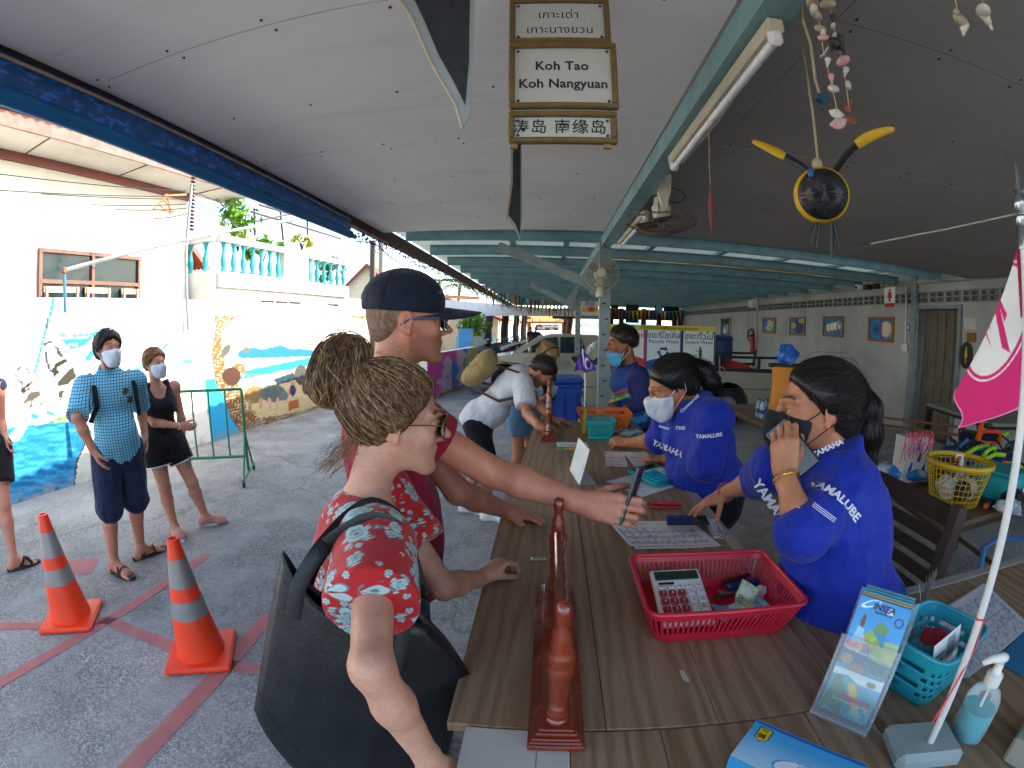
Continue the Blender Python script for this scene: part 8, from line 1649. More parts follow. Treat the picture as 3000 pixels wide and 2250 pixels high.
def shrub(label,c,r,n,size,mat,seed,name='shrub'):
 o=thing(name,label,'plant',c);k=MB();c=np.asarray(c,float)
 for i in range(5):a=i*1.3;k=MB();k.tube([c-V3(0,0,r[2]if not np.isscalar(r)else r),c+V3(.4*math.cos(a),.4*math.sin(a),.3)*(r[0]if not np.isscalar(r)else r)],[.02,.008],5);k.build('stem',M('brown_stem','4a3524',.8),o)
 foliage('leaves',c,r,n,size,mat,o,seed);return o
LG=leaf_mat('fresh_green_leaf','5a8a2a');DG=leaf_mat('dark_green_leaf','2f5a24')
shrub('climbing green vine over the balcony rail corner',HP(700,640,-1.6),(.55,.6,.7),420,.09,LG,2,'vine');shrub('leafy pot plant behind the balcony balusters',HP(770,725,-2.2),(.5,.5,.4),260,.1,LG,3);shrub('low green plant behind the far balusters',HP(960,790,-2.2),(.8,.6,.35),260,.09,DG,4);shrub('yellow leaved plant on the balcony ledge',HP(885,705,-1.8),(.3,.3,.25),120,.07,leaf_mat('yellow_leaf','9a9a3a'),5)
pg=thing('pergola','thin dark pergola frame above the balcony plants','pergola',HP(800,680,-2.5))
for a,b_ in(((735,620),(1000,700)),((760,600),(960,660)),((820,605),(830,705)),((745,610),(747,690)),((900,640),(902,720)),((700,660),(860,625))):k=MB();k.tube([HP(*a,-2.5),HP(*b_,-2.5)],.03,6);k.build('bar',M('dark_iron','22262c',.6),pg)
for i,(px,h,c_,lb)in enumerate(((1093,3.9,'4a4038','dark timber post past the end of the mural'),(1118,4.2,'8a8a86','pale concrete post past the end of the mural'))):
 p=AY(px,1000,11.6+i);k=MB();k.box((p[0],11.6+i,h/2),(.13,.13,h),bev=.01);tag(k.build('street_post',M('post_'+c_,c_,.8,var=.2)),lb,'post')
for i in range(3):p=AY(1105+9*i,1000,12.6);k=MB();k.tube([(p[0],12.6,0),(p[0],12.6,2.3)],.04,8);tag(k.build('bollard',TEAL),['turquoise pipe bollard nearest the mural end','middle turquoise pipe bollard','turquoise pipe bollard beside the painted wall'][i],'bollard')
pw1=thing('painted_low_wall','low street wall splashed with pink blue and yellow paint','wall',AZ(1340,1160,0));A_,B_=AZ(1255,1180,0),AZ(1400,1118,0)
panel('painted_face',A_,B_,A_+V3(0,0,1.05),90,40,lambda U,W:(lambda p:(p.mix((fbm(U*6,W*4,3,1)>.4)*(U<.5),'d84aa8'),p.mix((fbm(U*5,W*3,3,2)>.45)*(U>.4)*(U<.75),'2a6ac0'),p.mix((fbm(U*8,W*5,3,3)>.45)*(U>.68),'a8a43a'),p.rect(0,0,1,.1,'8a5a44'),p.c)[-1])(Paint(U,W,'c8a8c0')),VC('mural_paint',.75,.15,30,.25),pw1)
k=MB();nrm=unit(np.cross(B_-A_,(0,0,1)));k.prism([A_-nrm*.01,B_-nrm*.01,B_-nrm*.2,A_-nrm*.2],(0,0,1.05));k.build('core',M('wall_render','d9d6cf',.85,bmp=.2),pw1)
A_,B_=AY(1350,1060,19),AY(1445,1040,26);bw=thing('blue_wall','pale blue garden wall below the hedge','wall',(A_[0],19,0));k=MB();k.prism([(A_[0],19,0),(B_[0],27,0),(B_[0]-.2,27,0),(A_[0]-.2,19,0)],(0,0,1.25));k.build('core',M('pale_blue_wall','8fb4bc',.8,var=.2,dirt=.3),bw)
p=AY(1365,1010,18.4);pl_=thing('blue_planter','tall blue square planter at the wall end','planter',(p[0],18.4,0));k=MB();k.lathe([(.3,0),(.36,1.5),(.38,1.5),(.38,1.56)],(p[0],18.4,0),4,rotm('Z',PI/4));k.build('tub',M('planter_blue','3f8fc0',.6,var=.2),pl_)
p=AY(1390,955,20);shrub('clipped bright green hedge bush over the blue wall',(p[0],20,1.75),(.75,.9,.5),1500,.075,LG,9,'hedge')
gable('low red tiled house behind the hedge','house',V3(-7.5,33,0),(1,.0,0),8,2.2,1.5,8,M('cream_wall','d9c9a8',.8),TILE)
npv=thing('neighbour_pavilion','white fronted thatched pavilion roof on tree trunk posts','pavilion',(-3,22,0));y_=21.;a,b_,c_,d_=AY(1315,855,y_),AY(1690,890,y_),AY(1690,908,y_),AY(1345,912,y_)
k=MB();k.prism([(a[0]-3,y_,3.1),(b_[0],y_,2.35),(b_[0],y_,2.12),(a[0]-3,y_,2.12)],(0,.1,0));k.build('fascia',M('white_fascia','d8d6d2',.8,dirt=.1),npv)
k=MB();k.prism([(a[0]-3,y_-.05,3.1),(a[0]-3,y_-.05,3.24),(a[0]+1.4,y_-.05,2.98),(a[0]+1.4,y_-.05,2.84)],(0,.2,0));k.build('ridge_trim',ORW,npv)
k=MB();k.prism([(a[0]-3,y_+.12,3.0),(b_[0],y_+.12,2.3),(b_[0],y_+11,2.3),(a[0]-3,y_+11,3.0)],(0,0,.06));k.build('roof',M('thatch','5a4a36',.95,bmp=.6),npv)
for px,y2,w_,c_ in((1432,21.2,.17,'4a3240'),(1479,24,.19,'4a4038'),(1512,27,.17,'3a4a48'),(1535,29,.18,'5a4436'),(1658,29,.18,'5a4436'),(1670,25,.14,'6a4a34')):
 p=AY(px,960,y2);k=MB();k.tube([(p[0]+.04*math.sin(t*9),y2,2.5*t)for t in np.linspace(0,1,9)],w_,10);k.build('trunk_post',M('trunk_'+c_,c_,.85,var=.3,bmp=.5,bscale=20),npv,smooth=True)
for i in range(9):
 p=AY(1368+24*i,950,20.5+i*.8);k=MB();k.tube([(p[0],p[1],1.1),(p[0],p[1],2.15)],.02,6);k.build('pale_pole',M('bamboo','c0a878',.7),npv)
gt=thing('pier_gate','thatched wooden pier gate framing the sea','gate',(-.3,36,0));y_=36.
for px in(1550,1651):p=AY(px,980,y_);k=MB();k.box((p[0],y_,1.2),(.28,.28,2.4));k.build('post',M('gate_wood','8a5a3a',.8,var=.2),gt)
a,b_=AY(1535,950,y_),AY(1662,950,y_);k=MB();k.prism([(a[0]-.4,y_-.4,2.0),(b_[0]+.4,y_-.4,2.0),(b_[0]-.2,y_+.6,2.75),(a[0]+.2,y_+.6,2.75)],(0,.1,.1));k.build('roof',M('straw_thatch','c89a5a',.9,var=.25,bmp=.6),gt)
k=MB();k.bar((a[0]-.3,y_-.42,1.95),(b_[0]+.3,y_-.42,1.95),.1,.14);k.build('eave_board',M('gate_wood','8a5a3a',.8,var=.2),gt)
sg_=thing('pier_sign','brown wooden sign with white lettering hanging in the pier gate','sign',(-.3,35.5,1.4));A_,B_=AY(1570,968,35),AY(1637,951,35);c=(A_+B_)/2;k=MB();k.box(c,(B_[0]-A_[0],.06,(B_[2]-A_[2])),bev=.02);k.build('board',M('sign_brown','6e3f28',.8,var=.2),sg_)
text_on('lettering','Speedboat',c+V3(.25,-.031,.1),(1,0,0),(0,0,1),.3,wht,sg_,.02);text_on('lettering','ท่าเรือ',c+V3(-.45,-.031,-.05),(1,0,0),(0,0,1),.24,wht,sg_,.02);text_on('lettering','Pier',c+V3(.35,-.031,-.13),(1,0,0),(0,0,1),.2,wht,sg_,.02)
for px in(1580,1628):p=AY(px,951,35);k=MB();k.tube([p,p+V3(0,0,.5)],.02,6);k.build('chain',M('black_cable','15161a',.5),sg_)
def tiny_person(px,py,y_,label,lean):
 p=AY(px,py,y_);x_=p[0];f=V3(.3,-1,0);nb=V3(x_,y_,1.35);J=dict(hc=nb+V3(lean,0,.2),hR=hframe(f),nb=nb,pv=V3(x_,y_,.85));rb=V3(1,0,0);J['SR'],J['SL']=nb+V3(-.18,0,-.05),nb+V3(.18,0,-.05);J['ER'],J['WR']=nb+V3(-.22,-.05,-.3),nb+V3(-.2,-.1,-.52);J['EL'],J['WL']=nb+V3(.38,-.1,-.2),nb+V3(.6,-.15,-.22);add_legs(J,.09,fwd=f)
 root=thing('person',label,'person',(x_,y_,0));L,R=body_prims(J,1.);person_body(root,L+head_prims(J['hc'],J['hR'],1.)+foot_prims(J['AL'],J['TL'])[0]+foot_prims(J['AR'],J['TR'])[0],[],'5a3a2a',None,.03);garment('shirt',torso_of(L)+[sleeve(J['S'+k],J['E'+k],J['W'+k],.6,.06,.065)for k in 'LR'],.015,cloth('dark_blue_shirt','1c2a40'),root,(),.03,0)
 garment('trousers',[RC(J['H'+k],lerp(J['K'+k],J['A'+k],.8),.1,.07,.03)for k in 'LR'],.01,BLK,root,(),.03,0)
tiny_person(1557,970,26,'distant person in dark shirt standing by the pier gate',-.05);tiny_person(1568,972,25.6,'distant person holding out an arm by the pier gate',.05)
def palm(px,py,y_,label,seed):
 c=AY(px,py,y_);o=thing('palm_tree',label,'palm tree',(c[0],c[1],0));k=MB();k.tube([(c[0]+.3*t*t-.3,c[1],c[2]*t)for t in np.linspace(0,1,8)],[.16-.06*t for t in np.linspace(0,1,8)],8);k.build('trunk',M('palm_trunk','6a5844',.9,bmp=.5),o);rg=np.random.default_rng(seed)
 for i in range(13):
  a=i*2*PI/13+rg.uniform(-.2,.2);L_=rg.uniform(1.6,2.3);k=MB();pts=[c+V3(math.cos(a)*L_*t,math.sin(a)*L_*t,.9*t-1.7*t*t)for t in np.linspace(0,1,12)]
  k.tube(pts,.02,4)
  for j in range(1,12):
   d=unit(pts[j]-pts[j-1]);sd=unit(np.cross(d,(0,0,1)));l_=.5*math.sin(PI*(j/12)**.7)
   for sg in(-1,1):k.add([pts[j],pts[j]+d*.06,pts[j]+d*.25+sd*sg*l_-V3(0,0,l_*.5)],[(0,1,2)])
  k.build('frond',DG,o)
palm(1290,825,27,'palm tree crown showing over the neighbouring roof',1);palm(1348,838,34,'smaller palm crown beside the pavilion eave',2)
def bunting(label,pts,n,seed,sz):
 o=thing('bunting',label,'bunting',pts[0]);rg=np.random.default_rng(seed);P=[]
 for t in np.linspace(0,1,n+1):i=min(int(t*(len(pts)-1)),len(pts)-2);P.append(lerp(pts[i],pts[i+1],t*(len(pts)-1)-i)-V3(0,0,.08*math.sin(PI*((t*3)%1))))
 k=MB();k.tube(P,.008,5);k.build('string',M('bamboo','c0a878',.7),o);cols_=['2a62b0','d8a81c','d08a5a','2a8a3a','d8a81c','d8d0b8','2a62b0','c8522a']
 for i in range(n):
  if rg.random()<.12:continue
  a,b_=P[i],P[i+1];d=b_-a;w=d*.62;tip=(a+b_)/2-V3(0,0,sz*rg.uniform(.75,1.15))+V3(rg.normal(0,.03),rg.normal(0,.03),0);k=MB();q0,q1=a+d*.1,a+d*.1+w;mid=lerp((q0+q1)/2,tip,.5)+V3(0,rg.normal(0,.03),0);k.add([q0,q1,lerp(q1,tip,.5)+V3(0,.02,0),tip,lerp(q0,tip,.5)-V3(0,.02,0)],[(0,1,2,3,4)]);k.build('flag',bmat(cols_[int(rg.integers(len(cols_)))]),o)
def bmat(c):return M('bunting_'+c,c,.8,var=.1)
bunting('colourful triangle bunting strung along the eave towards the posts',[AY(1412,836,11.5),AY(1500,858,12.5),AY(1600,878,13.5),AY(1690,900,14.5)],26,3,.42)
bunting('second strand of small bunting below the eave strand',[AY(1440,855,14),AY(1540,885,16),AY(1660,905,19)],24,5,.38)
bunting('bunting strung across behind the waste sign',[AY(1700,898,16),AY(1850,905,16.5),AY(2010,908,17)],28,7,.42)
def flat(name,label,cat,px0,py0,px1,py1,y_,fn,res=(50,40)):
 A_,B_=AY(px0,py1,y_),AY(px1,py0,y_);o=thing(name,label,cat,A_);k=MB();k.box((A_+B_)/2+V3(0,.03,0),(B_[0]-A_[0],.04,B_[2]-A_[2]));k.build('backing',M('dark_backing','2a2c30',.6),o);panel('print',V3(A_[0],y_,A_[2]),V3(B_[0],y_,A_[2]),V3(A_[0],y_,B_[2]),*res,fn,VC('sign_print',.5),o);return o,A_,B_
o,A_,B_=flat('poster','purple and yellow printed poster hung behind the thin post','poster',1702,883,1753,930,15.5,lambda U,W:(lambda p:(p.rect(.05,.35,.95,.62,'d8b040'),p.rect(0,0,1,.12,'3a6a9a'),p.ell((.6,.5),(.2,.15),'c0502a'),p.c)[-1])(Paint(U,W,'d8d4c8')))
text_on('lettering','ทัวร์',V3((A_[0]+B_[0])/2,15.49,lerp(A_[2],B_[2],.82)),(1,0,0),(0,0,1),.2,M('purple_ink','8a3a9a',.6),o,.02)
for i,(a,b_,c_,d_)in enumerate(((1833,893,1872,945),(1918,880,1942,925),(1944,890,1990,928),(1790,893,1812,925))):flat('screen',['large black hanging screen behind the jersey man','small lit blue screen in the dark roof end','wide dark screen beside the grey wall end','narrow black loudspeaker box under the bunting'][i],'screen',a,b_,c_,d_,21+i*.3,lambda U,W,i=i:(lambda p:(p.rect(.1,.2,.9,.9,'5f9fb0' if i==1 else '14161a'),p.c)[-1])(Paint(U,W,'101214')),(12,10))
for i,px in enumerate((1790,1820,1885,1930,1975,1992)):p=AY(px,960,23);k=MB();k.box((p[0],23,1.3),(.22,.22,2.6));tag(k.build('timber_post',M('dark_timber','3a2c24',.8,var=.2)),'dark timber post at the seaward end of the pavilion','post','seaward timber posts')
k=MB();k.box((3.2,23.2,2.3),(6,.3,.5));tag(k.build('end_beam',M('dark_timber','3a2c24',.8,var=.2)),'dark timber beam closing the seaward roof end','beam')
# pickup trucks
TYRE=M('tyre_rubber','1b1b1c',.85);RIM=M('steel_rim','8a8c8c',.4,.6);CGL=M('car_glass','1a2c34',.08,spec=.8,var=.15);BUMP=M('black_plastic_trim','1c1d1f',.6)
def wheel(o,c,r=.33,w=.2):
 k=MB();k.lathe([(r*.62,-w/2),(r*.93,-w/2),(r,-w*.3),(r,w*.3),(r*.93,w/2),(r*.62,w/2)],c,24,rotm('X',PI/2),cap=False);wo=k.build('wheel',TYRE,o,smooth=True)
 k=MB();k.lathe([(r*.64,-w*.3),(r*.6,-w*.42),(r*.3,-w*.3),(r*.12,-w*.42),(r*.02,-w*.42)],c,20,rotm('X',PI/2)@rotm('X',PI),cap=False);k.build('rim',RIM,wo,smooth=True);k=MB();k.lathe([(r*.64,-w*.3),(r*.6,-w*.42),(r*.3,-w*.3),(r*.12,-w*.42),(r*.02,-w*.42)],c,20,rotm('X',PI/2),cap=False);k.build('rim',RIM,wo,smooth=True)
def pickup(label,x0,y0,paint,bed=True,z=0.):
 """side-on pickup facing -x; x0 nose, y0 near side"""
 o=thing('pickup_truck' if bed else 'parked_car',label,'pickup truck' if bed else 'car',(x0+2.3,y0+.8,0));W=1.6;X=lambda x:x0+x
 low=[(0,.42),(.02,.72),(.12,.86),(1.02,.98),(1.25,1.0),(4.75,.94)if bed else(4.2,.95),(4.8,.9)if bed else(4.3,.8),(4.8,.42)if bed else(4.3,.42),(4.25,.4)if bed else(3.95,.4)]
 def arch(xc):return[(xc+.42*math.cos(t),.36+.42*math.sin(t))for t in np.linspace(0,PI,9)]
 rx=3.75 if bed else 3.35;prof_=low[:-1]+[(rx+.45,.4)]+arch(rx)+[(rx-.45,.36),(1.32,.36)]+arch(.87)+[(.42,.36)]
 n_=len(prof_);k=MB();V=[(X(x),y0,zz)for x,zz in prof_]+[(X(x),y0+W,zz)for x,zz in prof_]
 top=list(range(0,6));k.add(V,[tuple(range(n_)),tuple(range(2*n_-1,n_-1,-1))]+[(i,n_+i,n_+(i+1)%n_,(i+1)%n_)for i in range(n_)if not(bed and i==4)]);bo=k.build('body',paint,o)
 cab=[(1.05,.985),(1.75,1.5),(1.95,1.56),(2.75,1.56),(2.95,1.5),(3.0,.97)]if bed else[(1.05,.985),(1.8,1.42),(2.0,1.47),(3.1,1.47),(3.9,.98)]
 k=MB();m_=len(cab);ins=.12;V=[(X(x),y0+(.04 if zz<1.1 else ins),zz)for x,zz in cab]+[(X(x),y0+W-(.04 if zz<1.1 else ins),zz)for x,zz in cab];k.add(V,[tuple(range(m_)),tuple(range(2*m_-1,m_-1,-1))]+[(i,m_+i,m_+i+1,i+1)for i in range(m_-1)]);k.build('cab',paint,o)
 sh=lambda pts,yo:[(X(x),y0+yo+(.075*(zz-.98)/.5),zz)for x,zz in pts]
 for nm,pts in(('side_window',[(1.28,1.03),(1.84,1.44),(2.15,1.48),(2.15,1.03)]),('side_window',[(2.21,1.03),(2.21,1.48),(2.7,1.48),(2.86,1.03)])):
  if not bed:pts=[(x,1.03+(zz-1.03)*.85)for x,zz in pts]
  k=MB();k.prism(sh(pts,.028),(0,.01,0));k.build(nm,CGL,o)
 zt=cab[1][1]-.04;k=MB();k.add([(X(1.1),y0+.1,1.02),(X(1.1),y0+W-.1,1.02),(X(1.7),y0+W-.17,zt),(X(1.7),y0+.17,zt)],[(0,1,2,3)]);pv_=k.arr();k.v=[pv_+V3(-.02,0,.02)];k.build('windscreen',CGL,o,solid=.01)
 for yy in(.11,W-.11):k=MB();k.bar((X(1.06),y0+yy-(.04 if yy<1 else-.04),.99),(X(1.76),y0+yy+(.03 if yy<1 else-.03),zt+.06),.05,.04);k.build('pillar',paint,o)
 for t in(.2,.55):k=MB();q=V3(X(1.08),y0+.25+t,1.03);k.tube([q,q+V3(.12,.3,.1),q+V3(.16,.5,.13)],.012,5);k.build('wiper',BUMP,o)
 k=MB();k.ball((X(1.5),y0-.06,1.1),(.06,.1,.085),8);k.build('mirror',paint,o,smooth=True)
 for yy in(.2,W-.2):k=MB();k.box((X(.03),y0+yy,.72),(.06,.32,.14),bev=.02);k.build('headlight',M('headlight_glass','b8bcbc',.1,spec=.8),o)
 k=MB();k.box((X(0),y0+W/2,.5),(.12,W,.18),bev=.03);k.build('bumper',BUMP,o)
 k=MB();k.bar((X(2.2),y0-.003,.4),(X(2.2),y0-.003,1.0),.012,.006,up=(0,1,0));k.build('door_gap',BUMP,o);k=MB();k.box((X(2.55),y0-.012,.88),(.14,.025,.03),bev=.006);k.build('door_handle',BUMP,o)
 k=MB();k.box((X(2.4),y0-.002,.66),(4.4 if bed else 3.8,.008,.012));k.build('body_crease',BUMP,o)
 for xc in(.87,rx):
  for yy in(.1,W-.1):wheel(o,V3(X(xc),y0+yy,.33))
 return o
BEIGE=M('beige_metallic_paint','8f8a78',.35,.25,var=.08,coat=.3);SILV=M('champagne_paint','9a9484',.35,.25,var=.08,coat=.3)
XT,YT=-.62,7.86
tr=pickup('beige pickup truck with black bed rails parked behind the clerks',XT,YT,BEIGE);pickup('champagne car parked beyond the pickup truck',XT-1.3,11.3,SILV,False)
BLKS=M('black_steel','17181a',.5,.3)
for y_ in(YT+.06,YT+1.54):
 for z_ in(1.2,.98):k=MB();k.bar((XT+3.1,y_,z_),(XT+4.95,y_,z_+.01),.045,.045);k.build('bed_rail',BLKS,tr)
 for x_ in(3.12,3.7,4.35,4.9):k=MB();k.bar((XT+x_,y_,.94),(XT+x_+(.06 if x_>4.8 else 0),y_,1.27 if x_>4.8 else 1.2),.04,.04);k.build('rail_post',BLKS,tr)
k=MB();k.box((XT+3.95,YT+.8,.6),(1.8,1.45,.04));k.build('bed_floor',BUMP,tr)
p_=V3(XT+3.55,YT-.03,0);k=MB();k.tube([p_+V3(0,0,1.22),p_+V3(.02,0,1.0),p_+V3(0,0,.6),p_+V3(.01,0,.34)],.012,6);k.tube([p_+V3(.0,0,1.05),p_+V3(.1,0,1.02),p_+V3(.14,0,.88)],.01,6);tag(k.build('rope',M('pale_rope','a89a78',.9)),'pale rope tied to the truck bed rail hanging down','rope')
ba=thing('blue_barrel','dark blue plastic barrel standing in the truck bed','barrel',(XT+3.85,YT+.9,.62));k=MB();k.lathe([(.28,0),(.3,.03),(.3,.3),(.31,.33),(.3,.36),(.3,.62),(.31,.65),(.3,.68),(.29,.92),(.25,.95)],(XT+3.85,YT+.9,.625),24);k.build('drum',M('barrel_blue','1b3a66',.5),ba,smooth=True);k=MB();k.lathe([(.305,.86),(.315,.88),(.305,.9)],(XT+3.85,YT+.9,.625),24,cap=False);k.build('hoop',M('barrel_blue','1b3a66',.5),ba)
rg_=np.random.default_rng(5)
for i,(c_,lb,nm)in enumerate((('8a8a84','crumpled grey sack in the truck bed','sack'),('6a5a3c','tan sack slumped by the truck tailgate','sack'),('b02a22','red plastic crate in the truck bed','crate'),('c8c4ba','flattened white carton against the waste sign','carton'),('2a3a4a','dark bundle of netting in the truck bed','bundle'))):
 c=V3(XT+3.35+.33*i if i!=3 else XT+3.3,YT+.35+.15*(i%2),.78 if i!=2 else 1.0)
 k=MB()
 if nm in('crate','carton'):k.box(c+V3(0,0,.15 if nm=='carton' else 0),(.42,.3,.22)if nm=='crate' else(.36,.05,.26),rotm('Y',.25),bev=.01)
 else:k.ball(c,(.22,.18,.17),9);pv_=k.arr();k.v=[pv_+rg_.normal(0,.012,pv_.shape)]
 tag(k.build(nm,M('load_'+c_,c_,.85,var=.2)),lb,nm)
wsn=thing('waste_sign','waste separation board with red blue and white panels behind the pickup bed','sign',(2.0,YT+.15,1.));yS=YT-.1
A_,B_=AY(1782,1085,yS),AY(2097,958,yS);L0,R0,Zb,Zt=A_[0],B_[0],.98,B_[2]
Wd,Hd=R0-L0,Zt-Zb
def ws_fn(U,W):
 p=Paint(U,W,'d8d8d4');p.rect(0,0,.333,1,'c4242c');p.rect(.333,0,.675,1,'1c4a9a');p.rect(.675,0,1,1,'1a1c20')
 def rr(x0,x1):
  y0,y1,r=.18,.86,.045;q=np.maximum(np.abs(U-(x0+x1)/2)-(x1-x0)/2+r,0),np.maximum(np.abs(W-(y0+y1)/2)-(y1-y0)/2+r,0);p.mix(np.hypot(q[0],q[1]*Hd/Wd*1.)<r,'d4d9dc')
 rr(.015,.318);rr(.35,.66);rr(.69,.985)
 p.mix((W<.23+.07*np.sin((U-.1)*14))&(U<.333),'c4242c');p.mix((W<.2+.05*np.sin((U)*17))&(U>.333)&(U<.675),'1c4a9a');p.mix((W<.2+.06*np.sin((U)*16+1))&(U>.675),'1a1c20');p.mix((np.abs(W-.21-.06*np.sin(U*16+1))<.012)&(U>.675),'d8d8d4')
 p.rect(0,.885,1,1,'c8b81c');p.ell((.09,.3),(.04,.09),'2a8a3a');p.ell((.06,.42),(.02,.05),'4aaa3a')
 cx,cy=.502,.385
 for a in(PI/2,PI/2+2*PI/3,PI/2+4*PI/3):
  c_,s_=math.cos(a),math.sin(a);t=np.array([-s_,c_]);kx=Hd/Wd
  P_=lambda u,v:(cx+(c_*u-s_*v)*kx,cy+(s_*u+c_*v));p.poly([P_(.115,-.07),P_(.115,.07),P_(.06,.085),P_(.06,-.02)],'1c3f8a');p.poly([P_(.06,-.11),P_(.145,-.06),P_(.04,-.02)],'1c3f8a')
 fg='1c2026';fx=.855;p.ell((fx,.50),(.011,.03),fg);p.poly([(fx-.01,.47),(fx+.018,.465),(fx+.016,.34),(fx+.02,.2),(fx+.008,.2),(fx,.32),(fx-.008,.2),(fx-.02,.2),(fx-.01,.34)],fg);p.line([(fx,.45),(fx-.04,.43)],.012,fg);p.poly([(fx-.075,.35),(fx-.03,.35),(fx-.035,.19),(fx-.07,.19)],'3a3e44')
 for i in range(4):p.line([(fx-.073+.0105*i,.35),(fx-.069+.0095*i,.19)],.004,'d4d9dc')
 for i in range(3):p.rect(fx-.075,.22+.04*i,fx-.03,.228+.04*i,'d4d9dc')
 return p.c
panel('board_face',(L0,yS,Zb),(R0,yS,Zb),(L0,yS,Zt),260,110,ws_fn,VC('sign_print',.5),wsn);k=MB();k.box(((L0+R0)/2,yS+.02,(Zb+Zt)/2),(Wd,.035,Hd));k.build('backing',M('dark_backing','2a2c30',.6),wsn)
for x_ in(L0+.1,R0-.1):k=MB();k.bar((x_,yS+.045,Zb-.12),(x_,yS+.045,Zb+.5),.05,.02);k.build('bracket',BLKS,wsn)
S3=lambda u,v:V3(L0+Wd*u,yS,Zb+Hd*v);blu=M('sign_blue_ink','1c3f8a',.6);bki=M('black_ink','16161a',.5);kw=dict(off=.003)
text_on('lettering','ขยะรีไซเคิล',S3(.505,.77),(1,0,0),(0,0,1),.135,blu,wsn,.01,**kw);text_on('lettering','Recycle Waste',S3(.505,.635),(1,0,0),(0,0,1),.085,blu,wsn,.005,**kw);text_on('lettering','ขยะทั่วไป',S3(.84,.77),(1,0,0),(0,0,1),.15,bki,wsn,.01,**kw);text_on('lettering','General Waste',S3(.838,.635),(1,0,0),(0,0,1),.08,bki,wsn,.005,**kw);text_on('lettering','ถังคัดแยกขยะ',S3(.42,.942),(1,0,0),(0,0,1),.085,bki,wsn,.0,**kw);text_on('lettering','Waste separation',S3(.66,.942),(1,0,0),(0,0,1),.085,bki,wsn,.0,**kw);text_on('lettering','ขยะอันตราย',S3(.17,.77),(1,0,0),(0,0,1),.12,M('red_ink','a0303a',.6),wsn,.01,**kw)
BINB=M('blue_bin_plastic','0f3f9a',.45,var=.08);bx_=V3(.2,6.3,0);wb=thing('wheelie_bin','royal blue wheeled rubbish bin behind the far counter end','bin',bx_)
k=MB();G=np.array([[(bx_[0]+sx*(.19+.06*t),bx_[1]+sy*(.2+.06*t),.08+.84*t)for sx,sy in((-1,-1),(1,-1),(1,1),(-1,1))]for t in(0,.5,1)]);k.grid(G,close_v=True);k.add(G[0],[(0,1,2,3)]);k.build('tub',BINB,wb)
for i in range(3):k=MB();k.box((bx_[0]-.16+.16*i,bx_[1]-.25,.5),(.02,.02,.62),rotm('X',.07));k.build('rib',BINB,wb)
k=MB();k.box(bx_+V3(0,0,.9),(.53,.56,.05),bev=.015);k.build('rim',BINB,wb);k=MB();k.box(bx_+V3(0,-.02,.965),(.54,.6,.07),bev=.03);k.build('lid',BINB,wb);k=MB();k.bar(bx_+V3(-.2,.3,.93),bx_+V3(.2,.3,.93),.04,.04);k.build('handle',BINB,wb)
for sx in(-.2,.2):k=MB();k.lathe([(.04,-.03),(.1,-.028),(.1,.028),(.04,.03)],bx_+V3(sx,.22,.1),14,rotm('Y',PI/2));k.build('wheel',TYRE,wb)
# motorbikes parked in a row
def motorbike(label,x,y,yaw,col,seed):
 o=thing('motorbike',label,'motorbike',(x,y,0),'motorbikes parked in a row');R=rotm('Z',yaw);c=V3(x,y,0);P=lambda a,b_,z:c+R@V3(a,b_,z);pt=M('bike_'+col,col,.3,coat=.4);dk=M('black_plastic','151515',.4)
 for a,nm in((.62,'front'),(-.6,'rear')):
  k=MB();k.lathe([(.2,-.035),(.26,-.045),(.29,0),(.26,.045),(.2,.035)],P(a,0,.29),18,R@rotm('X',PI/2),cap=False);w=k.build('wheel',TYRE,o,smooth=True);k=MB()
  k.lathe([(.2,-.03),(.19,0),(.2,.03)],P(a,0,.29),18,R@rotm('X',PI/2),cap=False)
  for j in range(5):t=j*2*PI/5;k.bar(P(a,0,.29),P(a+.2*math.cos(t),0,.29+.2*math.sin(t)),.03,.02)
  k.build('rim',RIM,w)
 k=MB();k.prism([P(.5,-.09,.75),P(.35,-.1,.85),P(.15,-.12,.45),P(-.15,-.13,.4),P(-.75,-.1,.72),P(-.6,-.1,.8),P(-.1,-.12,.7),P(.1,-.1,.55),P(.3,-.09,.5)],R@V3(0,.2,0));k.build('fairing',pt,o)
 k=MB();k.tube([P(.08,0,.72),P(-.2,0,.76),P(-.5,0,.8),P(-.78,0,.84)],[.08,.12,.12,.06],8,flat=.5);k.build('seat',dk,o,smooth=True);k=MB();k.tube([P(.62,0,.29),P(.45,0,.78),P(.38,0,.98)],.03,6);k.build('fork',M('steel_grey','8a8a8e',.35,.7),o)
 k=MB();k.tube([P(.28,-.34,1.02),P(.38,-.15,.98),P(.38,.15,.98),P(.28,.34,1.02)],.018,6);k.build('handlebar',dk,o);k=MB();k.ball(P(.5,0,.88),(.08,.09,.08),7);k.build('headlight',M('headlight_glass','b8bcbc',.1,spec=.8),o,smooth=True)
 for sg in(-1,1):k=MB();k.tube([P(.34,sg*.22,1.0),P(.36,sg*.28,1.12)],.008,5);k.build('mirror_stem',dk,o);k=MB();k.ball(P(.36,sg*.29,1.16),(.02,.06,.04),6,R);k.build('mirror',dk,o)
 k=MB();k.prism([P(.88,-.05,.5),P(.62,-.06,.64),P(.36,-.05,.5),P(.62,-.05,.6)],R@V3(0,.1,0));k.build('mudguard',pt,o);k=MB();k.tube([P(.0,-.1,.28),P(-.4,-.14,.32),P(-.85,-.16,.4)],.045,8);k.build('exhaust',M('steel_grey','8a8a8e',.35,.7),o);k=MB();k.box(P(-.05,0,.36),(.4,.22,.26),R,bev=.04);k.build('engine',M('engine_grey','4a4a4c',.5,.4),o);k=MB();k.box(P(-.85,0,.72),(.05,.14,.08),R);k.build('tail_light',M('red_lens','9a1414',.2),o)
